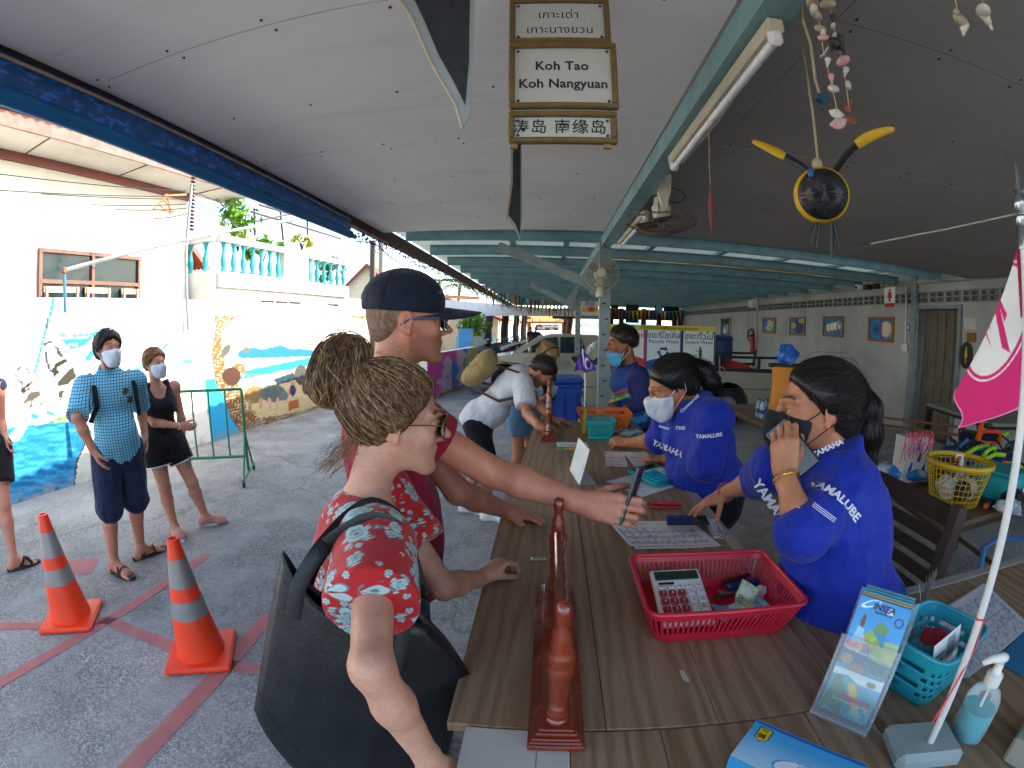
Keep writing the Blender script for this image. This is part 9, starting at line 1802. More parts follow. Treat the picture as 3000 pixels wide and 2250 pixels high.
cols_=['1c2430','2a2c30','16305f','8a1c20','2c3038','1a1c20','34506a','24262a','5a1a20','1c2a4a'];nms=['navy','charcoal','blue','dark red','slate','black','steel blue','dark grey','wine red','deep blue']
for i in range(10):
 y_=16.2+.95*i;p=AY(1432+9.0*i,1060,y_);motorbike('%s motorbike, number %s from the painted wall in the parked row'%(nms[i],['one','two','three','four','five','six','seven','eight','nine','ten'][i]),float(p[0]),y_,.35+.1*math.sin(i*2.3),cols_[i],i)
hm=AY(1429,1005,16.6);k=MB();k.ball(hm,(.15,.17,.15),9);hmo=thing('helmet','black motorbike helmet on the nearest parked bike','helmet',hm);k.build('shell',M('black_gloss','101114',.15,coat=.5),hmo,smooth=True);k=MB();k.ball(hm+V3(0,-.03,-.02),(.13,.15,.07),7);k.build('visor',CGL,hmo,smooth=True)
# tables and chairs on the right
BRW=M('brown_table_wood','6a5038',.6,var=.3,scale=4,dirt=.25);RST=M('rusty_brown_steel','4a382c',.6,.3,var=.3,scale=12)
def table(name,label,C3,h,top,leg,th=.03,lw=.035,shelf=None):
 a,b_,c=[np.array([*p,h])for p in C3];d=a+c-b_;o=thing(name,label,'table',(*((a+c)/2)[:2],0));n_=4
 for i in range(n_):
  p0,p1=lerp(b_,c,i/n_),lerp(b_,c,(i+1)/n_);e=unit(c-b_)*.0015;k=MB();k.prism([p0+e,p1-e,p1-e+(a-b_),p0+e+(a-b_)],(0,0,-th));k.build('plank',top,o)
 cen=(a+c)/2
 for p in(a,b_,c,d):q=lerp(p,cen,.05);k=MB();k.box((q[0],q[1],(h-th)/2),(lw,lw,h-th));k.build('leg',leg,o)
 for p,q in((a,b_),(b_,c),(c,d),(d,a)):p2,q2=lerp(p,cen,.05),lerp(q,cen,.05);k=MB();k.bar(p2-V3(0,0,th+.02),q2-V3(0,0,th+.02),lw*.9,.035);k.build('apron',leg,o)
 if shelf:
  for p,q in((a,b_),(c,d)):p2,q2=lerp(p,cen,.05),lerp(q,cen,.05);k=MB();k.bar((*p2[:2],shelf),(*q2[:2],shelf),lw*.8,.03);k.build('stretcher',leg,o)
 return o
table('bench_table','square brown table with thin metal legs carrying the orange dry bag',[(2.18,5.62),(2.14,4.21),(3.6,4.42)],.75,BRW,RST,shelf=.12)
table('display_table','brown table holding the yellow basket beside the slatted chair',[(2.21,2.66),(2.04,1.78),(3.3,1.98)],.75,BRW,RST,shelf=.1)
table('black_table','black legged table in front of the plank door',[(5.4,5.48),(5.07,3.99),(6.4,3.8)],.8,M('grey_table_top','7a766c',.6),BLKS,.04,.07,.12)
o=thing('low_rack','rusty low pipe rack beside the black table','rack',(4.5,5.2,0))
for a,b_ in(((4.3,5.6,.62),(5.3,4.6,.62)),((4.3,5.6,.52),(5.3,4.6,.52)),((4.3,5.6,0),(4.3,5.6,.62)),((4.8,5.1,0),(4.8,5.1,.62)),((5.3,4.6,0),(5.3,4.6,.62))):k=MB();k.tube([a,b_],.018,6);k.build('pipe',M('rusty_iron','7a4a30',.8),o)
db=thing('dry_bag','orange roll top dry bag with black base on the brown table','dry bag',(2.47,4.62,.75));c=V3(2.47,4.62,.75);ORB=M('orange_pvc','d8801a',.45,var=.08,bmp=.2,bscale=30)
k=MB();k.lathe([(.13,.05),(.135,.1),(.128,.3),(.12,.42),(.13,.52),(.135,.56)],c,22,sx=1,sy=.85);k.build('body',ORB,db,smooth=True);k=MB();k.lathe([(.12,0),(.137,.01),(.137,.06),(.13,.07)],c,22,sx=1,sy=.85);k.build('base',BLKS,db);k=MB();k.box(c+V3(0,0,.575),(.36,.06,.04),bev=.01);k.build('rolled_top',BLKS,db)
k=MB();k.ball(c+V3(.03,.0,.68),(.12,.08,.1),8);pv_=k.arr();k.v=[pv_+rg_.normal(0,.012,pv_.shape)];tag(k.build('blue_plastic_bag',M('translucent_blue','2a6ac0',.25,var=.3,scale=20)),'crumpled blue plastic bag stuffed above the dry bag','bag')
text_on('logo','GNS',c+V3(.02,-.118,.2),(1,0,0),(0,0,1),.06,bki,db,.02)
k=MB();k.tube([c+V3(.02+.055*a,-.119,.2+.05*b_)for a,b_ in((-1,-1),(1,-1),(1,1),(-1,1),(-1,-1))],.003,4);k.build('logo_frame',bki,db)
for i in range(4):
 q=V3(2.3+.09*(i%2),4.72+.1*(i//2),.75);bo_=thing('water_bottle',['small clear water bottle standing by the dry bag','clear water bottle with blue label on the brown table','second clear bottle behind the labelled one','clear bottle at the back of the brown table'][i],'bottle',q);k=MB();k.lathe([(.03,0),(.032,.02),(.032,.12),(.025,.15),(.013,.17),(.013,.18)],q+V3(0,0,.001),14);k.build('bottle',M('cloudy_plastic','9fb0bc',.2,spec=.6),bo_,smooth=True);k=MB();k.lathe([(.015,.18),(.015,.2)],q,10);k.build('cap',M('blue_cap','1a4a9a',.4),bo_);k=MB();k.lathe([(.0325,.05),(.0325,.09)],q,14,cap=False);k.build('label',M('blue_cap','1a4a9a',.4),bo_)
DW=M('dark_brown_slat','2e1d16',.5,var=.3,scale=6,dirt=.15);ch=thing('slatted_chair','dark brown wooden slatted chair behind the clerk with black mask','chair',(1.2,1.35,0))
q0,q1=AX(2798,1492,1.36),AX(2556,1378,1.36);q0[2]=q1[2]=(q0[2]+q1[2])/2;zt=q0[2];dn=unit(V3(-.16,0,-1));wv=q1-q0
for i in range(9):p=q0+dn*(.045+.068*i)*(1 if i else .6);k=MB();k.bar(p,p+wv,.016,.075 if i==0 else .046,up=-dn if False else(0,0,1),bev=.003);k.build('slat',DW,ch)
for e_,s_ in((q0,-.02),(q1,.02)):k=MB();k.bar(e_+unit(wv)*s_+V3(0,0,.02),e_+unit(wv)*s_+dn*.72,.04,.045,up=(1,0,0));k.build('back_post',DW,ch)
sx=q0[0]-.1;zs_=zt-.68
for i in range(6):k=MB();xx=sx-.06-.075*i;k.box((xx,(q0[1]+q1[1])/2,zs_),(.06,abs(wv[1])+.04,.018),bev=.003);k.build('seat_slat',DW,ch)
for xx in(sx,sx-.46):
 for yy in(q0[1],q1[1]):k=MB();k.box((xx,yy,zs_/2),(.045,.045,zs_));k.build('leg',DW,ch)
k=MB();k.bar((sx,q0[1],zs_+.2),(sx-.48,q0[1],zs_+.2),.05,.025);k.build('armrest',DW,ch)
BPC=M('blue_plastic_chair','3f78b0',.45,var=.12);bch=thing('plastic_chair','pale blue plastic stacking chair under the display table','chair',(2.6,1.6,0));cx,cy=2.55,1.5
k=MB();G=np.array([[(cx+u*.42-.21,cy+v*.4-.2,.42+.012*math.sin(PI*u)*-1)for v in np.linspace(0,1,5)]for u in np.linspace(0,1,7)]);k.grid(G);k.build('seat',BPC,bch,solid=.012)
for a,b_ in((-.2,-.19),(.2,-.19),(-.2,.19),(.2,.19)):k=MB();k.bar((cx+a*1.15,cy+b_*1.15,0),(cx+a,cy+b_,.42),.035,.035);k.build('leg',BPC,bch)
k=MB();k.tube([(cx-.22,cy-.19,.42),(cx-.24,cy-.2,.66),(cx+.02,cy-.22,.66),(cx+.22,cy-.2,.62),(cx+.24,cy-.18,.84),(cx+.24,cy,.88),(cx+.24,cy+.18,.84),(cx+.22,cy+.2,.62),(cx-.1,cy+.22,.66),(cx-.24,cy+.2,.64),(cx-.22,cy+.19,.42)],.018,8,up=(0,0,1));k.build('arm_frame',BPC,bch,smooth=True)
for i in range(6):k=MB();k.bar((cx+.21,cy-.15+.06*i,.44),(cx+.24,cy-.15+.06*i,.86),.035,.01);k.build('back_slat',BPC,bch)
yb=thing('yellow_basket','round yellow plastic mesh basket of snorkel gear on the display table','basket',(2.43,2.1,.75));YP=M('yellow_plastic','c8a018',.45,var=.08);c=V3(2.42,2.1,.755);r0,r1,hh=.15,.205,.235
for i in range(36):
 a=i*2*PI/36;k=MB();k.tube([c+V3(r0*math.cos(a),r0*math.sin(a),0),c+V3(r1*math.cos(a),r1*math.sin(a),hh)],.0028,4,cap=False);k.build('rib',YP,yb)
for t in(0,.15,.3,.45,.6,.75,.9):r=r0+(r1-r0)*t;k=MB();k.tube([c+V3(r*math.cos(a),r*math.sin(a),hh*t)for a in np.linspace(0,2*PI,37)],.0028,4,cap=False);k.build('ring',YP,yb)
k=MB();k.tube([c+V3(r1*math.cos(a),r1*math.sin(a),hh)for a in np.linspace(0,2*PI,37)],.016,8,cap=False);k.build('rim',YP,yb,smooth=True);k=MB();k.lathe([(r0,0),(r0,.004)],c,30);k.build('floor',YP,yb)
for i,(dx,dy,rr_,c_,lb)in enumerate(((-.05,.02,.075,'b8bcc0','cloudy plastic bag in the yellow basket'),(.06,-.03,.08,'a8a8a4','white cloth bundle in the yellow basket'),(.0,-.06,.06,'1c1e22','black mask strap in the yellow basket'),(-.02,.08,.06,'c8ccd0','clear plastic pouch in the yellow basket'))):
 k=MB();k.ball(c+V3(dx,dy,.075),(rr_,rr_*.8,rr_*.9),8);pv_=k.arr();k.v=[pv_+rg_.normal(0,.006,pv_.shape)];tag(k.build('bundle',M('bundle_'+c_,c_,.5,var=.3,scale=25)),lb,'bundle')
pb2=thing('pump_bottle','white pump bottle poking out of the yellow basket','bottle',c+V3(.05,.03,.05));k=MB();k.lathe([(.03,0),(.03,.14),(.012,.16),(.012,.18)],c+V3(.05,.03,.02),12);k.build('bottle',M('cloudy_plastic','9fb0bc',.2,spec=.6),pb2);k=MB();k.lathe([(.016,.18),(.016,.21),(.008,.212),(.008,.24)],c+V3(.05,.03,.02),10);k.tube([c+V3(.05,.03,.262),c+V3(.0,.03,.265),c+V3(-.01,.03,.255)],.008,6);k.build('pump',pw,pb2)
cb=AD(2715,1330,3.15);c=V3(2.42,2.52,.75);gb_=thing('gift_bag','white printed paper bag with pink frayed cord','bag',c);k=MB();k.prism([c+V3(-.12,-.05,0),c+V3(.12,-.05,0),c+V3(.12,.07,0),c+V3(-.12,.07,0)],(0,0,.3));k.build('bag',M('white_printed_bag','c9c5c4',.6,var=.05),gb_)
for i,(dx,dz)in enumerate(((-.07,.08),(.0,.14),(.05,.06),(-.02,.22))):k=MB();k.tube([c+V3(dx,-.052,dz),c+V3(dx+.01,-.052,dz+.03),c+V3(dx+.018,-.052,dz+.06)],[.012,.01,.004],6);k.build('printed_bottle',M('navy_ink','1a2a6a',.5),gb_)
for i in range(26):a=rg_.uniform(-.12,.1);k=MB();q=c+V3(a,-.05+rg_.normal(0,.02),.3);k.tube([q,q+V3(-.02,-.02,.04),q+V3(-.05+rg_.normal(0,.02),-.05,.0),q+V3(-.06+rg_.normal(0,.02),-.06,-.06-rg_.uniform(0,.1))],.003,4);k.build('cord',M('pink_cord','d0506a',.8),gb_)
c=AZ(2640,1385,.79);k=MB();k.ball(c+V3(0,0,.01),(.2,.11,.055),12,rotm('Z',-.5));pv_=k.arr();q_=(pv_-c)@rotm('Z',-.5);k.v=[pv_+rg_.normal(0,.005,pv_.shape)];cl_=np.array([s2l('2a7ac0')if abs(a)<.1 and b_<.05 else s2l('b8c4cc')for a,b_,_ in q_]);tag(k.build('rice_bag',VC('bag_print',.25,.3,60,coat=.3),None,smooth='all',col=cl_),'blue and clear printed plastic package lying by the chair back','package')
bt=thing('snorkel_tub','blue tub heaped with fins masks and snorkels','tub',(3.05,2.45,.75));c=V3(3.0,2.42,.75);k=MB();k.lathe([(.2,0),(.26,.16),(.27,.17),(.265,.18)],c,26,sx=1.2,cap=False);k.build('tub',M('blue_tub','164a90',.5),bt,solid=.008,smooth=True)
def snorkel_mask(o_c,rz,c_,lb):
 o=thing('snorkel_mask',lb,'mask',o_c);R=rotm('Z',rz)@rotm('X',.5);a=np.linspace(0,2*PI,22);sk=lambda t:(abs(math.cos(t))**.6*np.sign(math.cos(t)),abs(math.sin(t))**.6*np.sign(math.sin(t)));pts=[np.asarray(o_c)+R@V3(.08*sk(t)[0],0,.048*sk(t)[1])for t in a];k=MB();k.tube(pts,.014,8,cap=False);k.build('skirt',M('gear_'+c_,c_,.4),o,smooth=True);k=MB();k.prism(pts[:-1],R@V3(0,-.004,0));k.build('glass',CGL,o);k=MB();k.tube([pts[0],np.asarray(o_c)+R@V3(.06,.14,0),np.asarray(o_c)+R@V3(-.06,.14,0),pts[11]],.007,5);k.build('strap',M('black_rubber','1a1a1a',.7),o)
snorkel_mask(c+V3(-.1,-.15,.22),.3,'8ab81c','lime green snorkel mask on the blue tub');snorkel_mask(c+V3(.05,-.02,.3),-.4,'c83a1c','red and black snorkel mask on top of the heap');snorkel_mask(c+V3(.18,-.12,.24),.2,'1a1c1e','black snorkel mask beside the red one');snorkel_mask(c+V3(-.2,-.02,.22),.9,'202428','black snorkel mask at the tub edge');snorkel_mask(c+V3(.0,.12,.26),2.,'1c1e22','black snorkel mask at the back of the heap')
for i,(a,b_,c_,lb)in enumerate((((-.36,-.12,.2),(-.05,-.1,.26),'8ab81c','lime snorkel tube pointing left over the tub rim'),((-.2,-.2,.2),(.1,-.14,.2),'9ac02a','lime snorkel tube with orange tip across the front'),((.0,-.24,.17),(.25,-.2,.12),'a8b81c','yellow green snorkel tube lying at the front rim'),((-.08,-.02,.3),(-.1,-.06,.42),'d8521c','short orange snorkel tip sticking up'),((.2,.0,.26),(.34,.04,.3),'8ab81c','lime snorkel tube at the far side'),((-.3,-.0,.16),(-.22,-.05,.3),'1c4a8a','blue curved snorkel hose on the tub edge'))):
 o=thing('snorkel',lb,'snorkel',c+V3(*a));A_,B_=c+V3(*a),c+V3(*b_);k=MB();k.tube([A_,lerp(A_,B_,.5)+V3(0,0,.02),B_],.016,8);k.build('tube',M('gear_'+c_,c_,.4),o,smooth=True);k=MB();k.tube([A_-(B_-A_)*.12,A_],.02,8);k.build('tip',M('orange_tip','e0601c',.4),o)
c=AZ(2905,1440,.76);sw=thing('snorkel','blue snorkel with orange tip lying on the display table','snorkel',c);A_,B_=AZ(2895,1478,.77),AZ(2965,1425,.77);k=MB();k.tube([A_,lerp(A_,B_,.5),B_,B_+V3(.04,.02,.05)],.013,8);k.build('tube',M('gear_1c4a8a','1c4a8a',.4),sw);k=MB();k.tube([A_-unit(B_-A_)*.05,A_],.016,8);k.build('tip',M('orange_tip','e0601c',.4),sw)
c=V3(2.78,2.05,.75);tbx=thing('storage_box','turquoise plastic box with white clip handles','box',c);k=MB();k.box(c+V3(0,0,.09),(.26,.3,.17),rotm('Z',.2),bev=.02);k.build('body',M('turquoise_box','1f9a9c',.45),tbx);k=MB();k.box(c+V3(0,0,.185),(.28,.32,.02),rotm('Z',.2),bev=.008);k.build('lid',M('turquoise_box','1f9a9c',.45),tbx);k=MB();k.tube([c+V3(-.08,-.18,.16),c+V3(-.08,-.19,.1),c+V3(.08,-.17,.1),c+V3(.08,-.16,.16)],.01,6);k.build('handle',pw,tbx)
c=V3(2.72,1.86,.76);k=MB();k.ball(c+V3(0,0,.05),(.1,.07,.05),8);pv_=k.arr();k.v=[pv_+rg_.normal(0,.008,pv_.shape)];tag(k.build('black_pouch',M('bundle_1c1e22','1c1e22',.5)),'black crumpled pouch beside the turquoise box','pouch');k=MB();k.ball(V3(2.62,1.82,.79),(.1,.08,.035),8);pv_=k.arr();k.v=[pv_+rg_.normal(0,.01,pv_.shape)];tag(k.build('clear_bag',M('bundle_c8ccd0','c8ccd0',.3,var=.4)),'clear plastic bag lying beside the black pouch','bag')
p=wallpos(2208,1010,.1);fe=thing('fire_extinguisher','red fire extinguisher hung on the grey wall behind the truck','extinguisher',p);k=MB();k.lathe([(.08,0),(.085,.03),(.085,.4),(.05,.46),(.03,.5)],V3(p[0]-.05,p[1],p[2]-.25),14);k.build('cylinder',M('extinguisher_red','a81a1c',.3),fe,smooth=True);k=MB();k.box(V3(p[0]-.08,p[1],p[2]+.28),(.14,.05,.06));k.build('valve',BLKS,fe)
# hanging things under the ceiling
GOLDW=M('dark_gold_frame_wood','6a5428',.5,var=.25,scale=20);yS=1.25
hs_=thing('hanging_sign','three tier framed sign naming the island in Thai English and Chinese','sign',AY(1640,300,yS))
def tier(px0,py0,px1,py1,lines):
 A_,B_=AY(px0,py1,yS),AY(px1,py0,yS);x0,x1,z0,z1=A_[0],B_[0],A_[2],min(B_[2],2.645);w=x1-x0;f_=.017
 k=MB();k.box(((x0+x1)/2,yS+.006,(z0+z1)/2),(w-.01,.008,z1-z0-.01));bd=k.build('board',M('sign_white_board','b4b4ae',.6,var=.06,dirt=.1),hs_)
 for nm,c,s_ in(('frame_bar',((x0+x1)/2,yS,z1-f_/2),(w,.022,f_)),('frame_bar',((x0+x1)/2,yS,z0+f_/2),(w,.022,f_)),('frame_bar',(x0+f_/2,yS+.001,(z0+z1)/2),(f_,.022,z1-z0-2*f_)),('frame_bar',(x1-f_/2,yS+.001,(z0+z1)/2),(f_,.022,z1-z0-2*f_))):k=MB();k.box(c,s_,bev=.004);k.build(nm,GOLDW,hs_)
 for sx in(x0+.026,x1-.026):
  for sz in(z0+.026,z1-.026):k=MB();k.lathe([(.0045,0),(.003,.003)],(sx,yS+.001,sz),10,rotm('X',PI/2));k.build('screw',LEG,bd)
 for body,fx,fz,size,bold,sp_ in lines:text_on('lettering',body,(x0+w*fx,yS+.002,z0+(z1-z0)*fz),(1,0,0),(0,0,1),size,bki,hs_,bold,off=.0008,spacing=sp_)
tier(1492,-25,1780,130,[('เกาะเต่า',.49,.63,.038,.0,1.05),('เกาะนางยวน',.5,.30,.038,.0,1.05)])
tier(1490,130,1803,320,[('Koh Tao',.49,.64,.04,.025,1.06),('Koh Nangyuan',.5,.37,.04,.025,1.04)])
tier(1489,330,1806,422,[('涛岛 南缘岛',.47,.5,.046,.01,1.12)])
for px in(1500,1785):
 p=AY(px,327,yS);k=MB();k.box((p[0],yS+.015,p[2]),(.004,.002,.03));k.build('link',M('steel_grey','8a8a8e',.35,.7),hs_);p=AY(px if px<1700 else 1775,428,yS);k=MB();k.box((p[0]+.005,yS+.005,p[2]),(.02,.015,.012));k.build('batten',M('pine','8a6a4a',.7),hs_)
k=MB();k.box((AY(1640,100,yS)[0],yS+.02,2.64),(.2,.01,.016));k.build('ceiling_cleat',GOLDW,hs_)
PEN=M('charcoal_mesh_cloth','23282c',.9,bmp=.3,bscale=200);PENB=M('pale_grey_hem','8c9294',.8);PENY=M('cream_hem_edge','b8a888',.8)
def pennant(label,outer,inner,y_,tilt,edge,em):
 o=thing('pennant',label,'pennant',AY(*outer[-1],y_));Pp=lambda p:AY(*p,y_+tilt*(p[0]-outer[0][0])/300)
 k=MB();k.prism([Pp(p)for p in outer],(0,.004,0));k.build('hem',PENB,o);k=MB();k.prism([Pp(p)-V3(0,.003,0)for p in inner],(0,.002,0));k.build('cloth',PEN,o);k=MB();k.tube([Pp(p)-V3(0,.002,0)for p in edge],.0025,5);k.build('piping',em,o)
pennant('large dark triangular pennant with pale hem hanging beside the island sign',[(1155,-20),(1203,47),(1265,190),(1335,310),(1355,380),(1376,335),(1385,180),(1390,-20)],[(1205,-20),(1243,60),(1285,160),(1335,250),(1363,308),(1374,180),(1377,-20)],1.02,.0,[(1155,-20),(1203,47),(1265,190),(1335,310),(1355,380)],PENY)
pennant('narrow dark pennant with yellow edge hanging behind the island sign',[(1496,420),(1495,540),(1484,640),(1505,665),(1524,706),(1529,640),(1528,420)],[(1503,420),(1502,540),(1490,630),(1512,660),(1522,690),(1525,640),(1525,420)],2.3,.0,[(1495,540),(1490,590),(1484,640)],M('yellow_edge','c89a1c',.7))
def batten(label,a,b_):
 a,b_=np.array(a),np.array(b_);o=thing('fluorescent_light',label,'light',(a+b_)/2);k=MB();k.bar(a,b_,.05,.045,bev=.006);k.build('housing',M('yellowed_white_metal','b8b09c',.5,var=.15,dirt=.35),o);d=unit(b_-a);s_=V3(.0,0,-.042)
 for e_ in(a+d*.02,b_-d*.02):k=MB();k.box(e_+V3(0,0,-.035),(.045,.03,.05),frame(d),bev=.012);k.build('end_cap',pw,o)
 k=MB();k.tube([a+d*.035+s_,b_-d*.035+s_],.0145,12);k.build('tube',M('frosted_tube','d8dcde',.3),o,smooth=True)
zL=ZC-.15;l1=AZ(2280,70,zL);l2=AZ(1968,470,zL);xl=(l1[0]+l2[0])/2
batten('white fluorescent batten on the beam above the shell strings',(xl,l1[1],zL),(xl,l2[1],zL));m1,m2=AZ(1925,625,zL),AZ(1792,712,zL);xm=(m1[0]+m2[0])/2;batten('second fluorescent batten on the beam beyond the fan',(xm,m1[1],zL),(xm,m2[1],zL))
k=MB();k.tube([AZ(2215,165,zL-.02),AD(2180,240,1.75),AD(2100,360,2.0),AD(2040,430,2.3),AZ(1998,478,zL+.05)],.005,6);tag(k.build('white_cable',M('white_plastic','d9d8d0',.4)),'white cable looping down from the fluorescent batten','cable')
CRM=M('cream_fan_plastic','c4c0b0',.45,var=.08,dirt=.15);RWIRE=M('rusty_guard_wire','6a5a4c',.6,.3)
def guard(o,c,R,rad,h,n,mat,rings=6):
 k=MB()
 for i in range(n):
  a=i*2*PI/n;k.tube([c+R@V3(r*math.cos(a+.25*r/rad),r*math.sin(a+.25*r/rad),-h*(1-(r/rad)**2))for r in np.linspace(.05,rad,6)],.0011,3,cap=False)
 g_=k.build('guard_wires',mat,o);g_['kind']='stuff'
 for r in np.linspace(.06,rad,rings):k=MB();k.tube([c+R@V3(r*math.cos(a),r*math.sin(a),-h*(1-(r/rad)**2))for a in np.linspace(0,2*PI,37)],.0045 if r>rad-.01 else .0016,5,cap=False);k.build('guard_ring',mat,o)
def blades(o,c,R,rad,mat):
 for j in range(3):
  k=MB();G=np.array([[c+R@(rotm('Z',j*2*PI/3)@V3(r*math.cos(t),r*math.sin(t),.02*(t-.45)*1.5))for t in np.linspace(0,.95*(1-.25*(r/rad)**2),5)]for r in np.linspace(.03,rad,6)]);k.grid(G);k.build('blade',mat,o,solid=.003,smooth='all')
fc=AX(1938,652,.72);fan=thing('orbit_fan','cream ceiling fan with rusty wire guard bolted to the beam','fan',fc);Rf=rotm('X',-.06);guard(fan,fc,Rf,.225,.075,72,RWIRE,5);blades(fan,fc+V3(0,0,-.01),Rf,.17,M('dark_grey_blade','33302e',.4))
k=MB()
for i in range(10):
 a=i*2*PI/10;k.tube([fc+V3(.225*math.cos(a),.225*math.sin(a),0),fc+V3(.19*math.cos(a),.19*math.sin(a),.07+.02*math.sin(i*3)),fc+V3(.06*math.cos(a),.06*math.sin(a),.06)],.0022,5)
g_=k.build('upper_wires',RWIRE,fan);g_['kind']='stuff'
k=MB();k.lathe([(.03,.02),(.05,.03),(.058,.05),(.06,.08),(.062,.1),(.05,.115),(.045,.16),(.03,.17)],fc,20);k.build('motor',CRM,fan,smooth=True);hz=2.52-fc[2]
k=MB();k.prism([fc+V3(-.045,-.075,.3),fc+V3(.055,-.075,.3),fc+V3(.05,-.075,.2),fc+V3(.015,-.075,.07),fc+V3(-.005,-.075,.07),fc+V3(-.035,-.075,.18)],(0,.03,0));k.build('yoke_plate',CRM,fan);k=MB();k.box(fc+V3(-.02,.0,.25),(.12,.12,.12),bev=.03);k.build('bracket',CRM,fan)
k=MB();k.tube([fc+V3(.05,-.04,.22),fc+V3(.12,-.05,.21),fc+V3(.15,-.05,.16),fc+V3(.1,-.05,.12),fc+V3(.05,-.04,.13)],.004,6);k.build('lead',M('black_cable','15161a',.5),fan)
fp=AY(1762,800,5.12);wf=thing('wall_fan','cream round fan on top of the slotted steel post','fan',fp);Rw=rotm('X',PI/2-.05)@rotm('X',PI);Rw=rotm('X',PI/2);guard(wf,fp,Rw@rotm('X',PI),.19,.05,70,M('cream_guard','b0a890',.5),5);blades(wf,fp+V3(0,.02,0),Rw,.15,M('pale_blade','8f8a7c',.4));k=MB();k.lathe([(.002,.065),(.045,.06),(.05,.045)],fp,18,Rw);k.build('hub_cap',CRM,wf,smooth=True);k=MB();k.lathe([(.05,-.06),(.075,-.03),(.08,.02),(.05,.04)],fp+V3(0,.09,0),16,Rw);k.build('motor',CRM,wf,smooth=True)
k=MB();k.tube([fp+V3(0,.1,-.05),fp+V3(0,.1,-.16),fp+V3(0,.08,-.26)],[.045,.055,.05],12);k.build('stand',CRM,wf,smooth=True)
bc_=AD(2407,572,1.7);bee=thing('hanging_bee','hanging bee ornament made from a painted float with yellow wings','ornament',bc_);BPL=M('wrapped_black_plastic','24272a',.42,var=.5,scale=25,bmp=.8,bscale=45);YEW=M('chrome_yellow_paint','c89c14',.55,var=.12)
RB=frame(unit(unit(CAMP-bc_)+V3(.12,0,.1)));k=MB();k.lathe([(.004,-.092),(.05,-.08),(.078,-.05),(.09,0),(.08,.05),(.05,.08),(.004,.092)],bc_,28,RB@rotm('X',PI/2));k.build('body',BPL,bee,smooth='all')
k=MB();k.lathe([(.0815,.042),(.0885,.03),(.0925,.0),(.0925,-.012),(.088,.0)],bc_,32,RB@rotm('X',-PI/2)@rotm('X',.0),cap=False);k.build('stripe',YEW,bee,smooth=True)
for j in range(60):a=rg_.uniform(0,2*PI);k=MB();fr_=lambda t:bc_+RB@V3(.078*t*math.cos(a),.088*math.sqrt(max(1-(t*.86)**2,0))+.003,.078*t*math.sin(a));k.tube([fr_(t)for t in(.06,.35,.65,.9)],.0022,4);k.build('pleat',BPL,bee)
wl_=AD(2205,413,1.72);wr_=AD(2620,378,1.72)
def wing(base,mid,tip,o):
 pts=np.array([(1-t)**2*base+2*t*(1-t)*mid+t*t*tip for t in np.linspace(0,1,13)]);k=MB();k.tube(pts[:7],[.009+.006*math.sin(PI*t)for t in np.linspace(.1,.55,7)],8,up=(0,1,0),flat=.4);k.build('wing_root',BPL,o,smooth=True);k=MB();k.tube(pts[6:],[.015,.017,.017,.016,.014,.012,.008],8,up=(0,1,0),flat=.4);k.build('wing',YEW,o,smooth=True)
wing(bc_+V3(-.04,0,.075),AD(2310,460,1.7),wl_,bee);wing(bc_+V3(.05,0,.07),AD(2490,400,1.7),wr_,bee)
for a,b_,c_ in(((2395,645),(2380,680),(2372,718)),((2400,645),(2397,690),(2392,728)),((2435,645),(2437,700),(2436,755)),((2440,645),(2452,690),(2462,732))):k=MB();k.tube([AD(*a,1.68),AD(*b_,1.67),AD(*c_,1.66)],.006,6);k.build('leg',BPL,bee)
k=MB();tp=bc_+V3(-.005,0,.1);k.tube([tp,V3(tp[0],tp[1],tp[2]+.2),V3(tp[0]-.005,tp[1],2.64)],.0045,6);k.build('rope',M('pale_rope','a89a78',.9),bee);k=MB();k.ball(tp+V3(-.01,-.01,.0),(.02,.015,.022),6);k.build('knot',M('pale_rope','a89a78',.9),bee)
for q in((2375,505),):k=MB();k.ball(AD(*q,1.62),(.01,.01,.018),6);k.build('blue_bead',M('blue_cap','1a4a9a',.4),bee)
k=MB();p0=AD(2348,20,1.5);k.tube([AZ(2340,-20,2.64),AD(2352,60,1.55),AD(2375,130,1.55),AD(2388,230,1.55),AD(2402,280,1.55)],.0045,6);rp=thing('frayed_rope','second rope with a blue knot hanging beside the bee','rope',AD(2402,280,1.55));k.build('rope',M('pale_rope','a89a78',.9),rp);k=MB();k.ball(AD(2408,288,1.55),(.022,.016,.016),7);pv_=k.arr();k.v=[pv_+rg_.normal(0,.003,pv_.shape)];k.build('knot',M('blue_knot','1f4a5a',.8),rp)
SHW=[M('shell_white','b8b0a2',.5,var=.2,scale=40),M('shell_cream','9a8a74',.5,var=.25,scale=40),M('shell_pink','b88a88',.5,var=.2,scale=60),M('shell_rust','8a4a34',.5,var=.3,scale=50),M('shell_dark','2a2624',.6,var=.4,scale=40)]
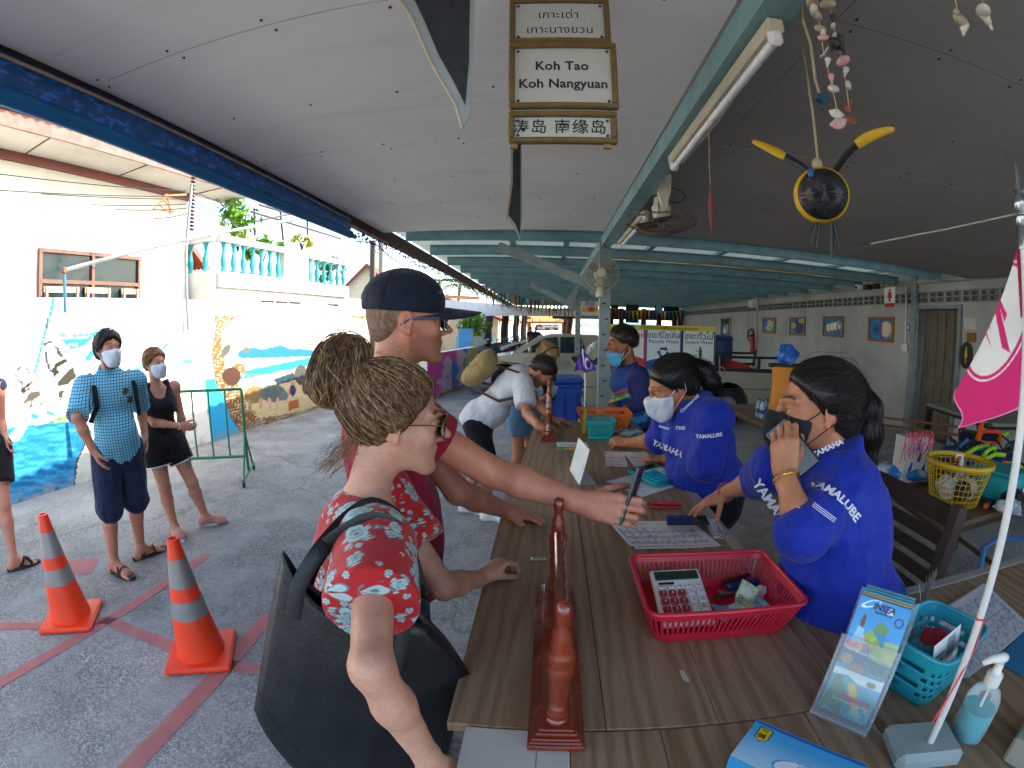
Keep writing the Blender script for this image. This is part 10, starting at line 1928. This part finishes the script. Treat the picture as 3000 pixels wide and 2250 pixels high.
def shell_string(label,pts,D,shells):
 o=thing('shell_string',label,'shell mobile',AD(*pts[-1],D));k=MB();P=[AD(*p,D)for p in pts];k.tube(P,.0009,4);k.build('thread',M('bamboo','c0a878',.7),o)
 for(px,py,r,kind,mi)in shells:
  c=AD(px,py,D);rr_=r*D/1386;R=rotm('Y',rg_.uniform(-.6,.6))@rotm('Z',rg_.uniform(0,6));k=MB()
  if kind=='scallop':
   a=np.linspace(-1.25,1.25,15);G=np.array([[c+R@V3(rr_*t*math.sin(q),-.25*rr_*math.cos(t*1.5),-rr_*t*math.cos(q)*1.15+rr_*.5)*(1+(.05*math.cos(q*22)if t>.3 else 0))+0*c if False else c+R@V3(rr_*t*math.sin(q)*(1+.04*math.cos(q*24)),-.3*rr_*math.cos(t*1.5)+.03*rr_*math.cos(q*24),-rr_*t*math.cos(q)*1.2+rr_*.6)for q in a]for t in np.linspace(.05,1,7)]);k.grid(G);k.build('shell',SHW[mi],o,solid=.0015,smooth='all')
  elif kind=='spiral':k.lathe([(.002,-rr_*1.2),(rr_*.2,-rr_*.8),(rr_*.16,-rr_*.7),(rr_*.4,-rr_*.3),(rr_*.34,-rr_*.2),(rr_*.55,rr_*.3),(rr_*.45,rr_*.6),(.002,rr_*.8)],c,12,rotm('Y',rg_.uniform(-.5,.5)));k.build('shell',SHW[mi],o,smooth=True)
  else:k.ball(c,(rr_,rr_*.5,rr_*.62),7,R);k.build('shell',SHW[mi],o,smooth='all')
shell_string('long string of white shells ending in a pink scallop beside the rope',[(2390,-30),(2400,60),(2412,150),(2432,230),(2448,300),(2458,370)],1.25,[(2375,5,22,'c',1),(2385,30,22,'c',0),(2397,48,20,'c',1),(2403,84,17,'c',1),(2412,98,14,'c',0),(2411,110,16,'c',2),(2412,153,24,'scallop',0),(2425,180,16,'spiral',0),(2436,228,16,'spiral',2),(2442,260,18,'c',0),(2450,335,22,'scallop',0),(2457,362,26,'scallop',2)])
shell_string('second shell string with a dark barnacle cluster and rust coloured shells',[(2425,-30),(2438,60),(2455,130),(2470,190),(2480,260),(2490,330)],1.3,[(2425,12,22,'c',1),(2440,50,14,'spiral',4),(2441,76,12,'c',0),(2445,105,12,'c',0),(2450,128,26,'c',4),(2462,118,20,'spiral',4),(2466,138,18,'spiral',4),(2440,135,16,'spiral',4),(2470,178,20,'c',2),(2478,208,16,'spiral',0),(2485,250,15,'c',0),(2485,308,27,'scallop',3),(2495,350,22,'scallop',3)])
shell_string('short shell string with a pale spiral at the right of the ceiling',[(2795,-20),(2805,30),(2815,80)],1.1,[(2803,38,18,'c',1),(2815,60,24,'c',1),(2824,80,24,'spiral',0)])
shell_string('short shell string with a white cap shell and spiral',[(2876,-20),(2880,20),(2888,55)],1.1,[(2880,32,28,'c',0),(2890,55,24,'spiral',0)])
rs=thing('paper_lantern','closed red paper ornament hanging on a thread in front of the lamp','ornament',AD(2082,600,2.0));k=MB();P=[AD(2070,215,1.9),AD(2078,480,2.0),AD(2081,540,2.0),AD(2083,620,2.0),AD(2084,690,2.0)];k.tube(P[:3],.0012,4);k.build('thread',M('bamboo','c0a878',.7),rs);k=MB();k.tube([lerp(P[2],P[4],t)for t in np.linspace(0,1,9)],[.002,.006,.009,.011,.011,.009,.006,.003,.001],8);k.build('paper',M('faded_red_paper','7a3a34',.8,var=.2),rs,smooth=True)
k=MB();k.tube([AD(2551,714,4.5),AD(2780,670,3.9),AD(2981,626,3.6)],.006,5);tag(k.build('ceiling_wire',M('white_plastic','d9d8d0',.4)),'thin pale wire stapled across the dark ceiling boards','wire')
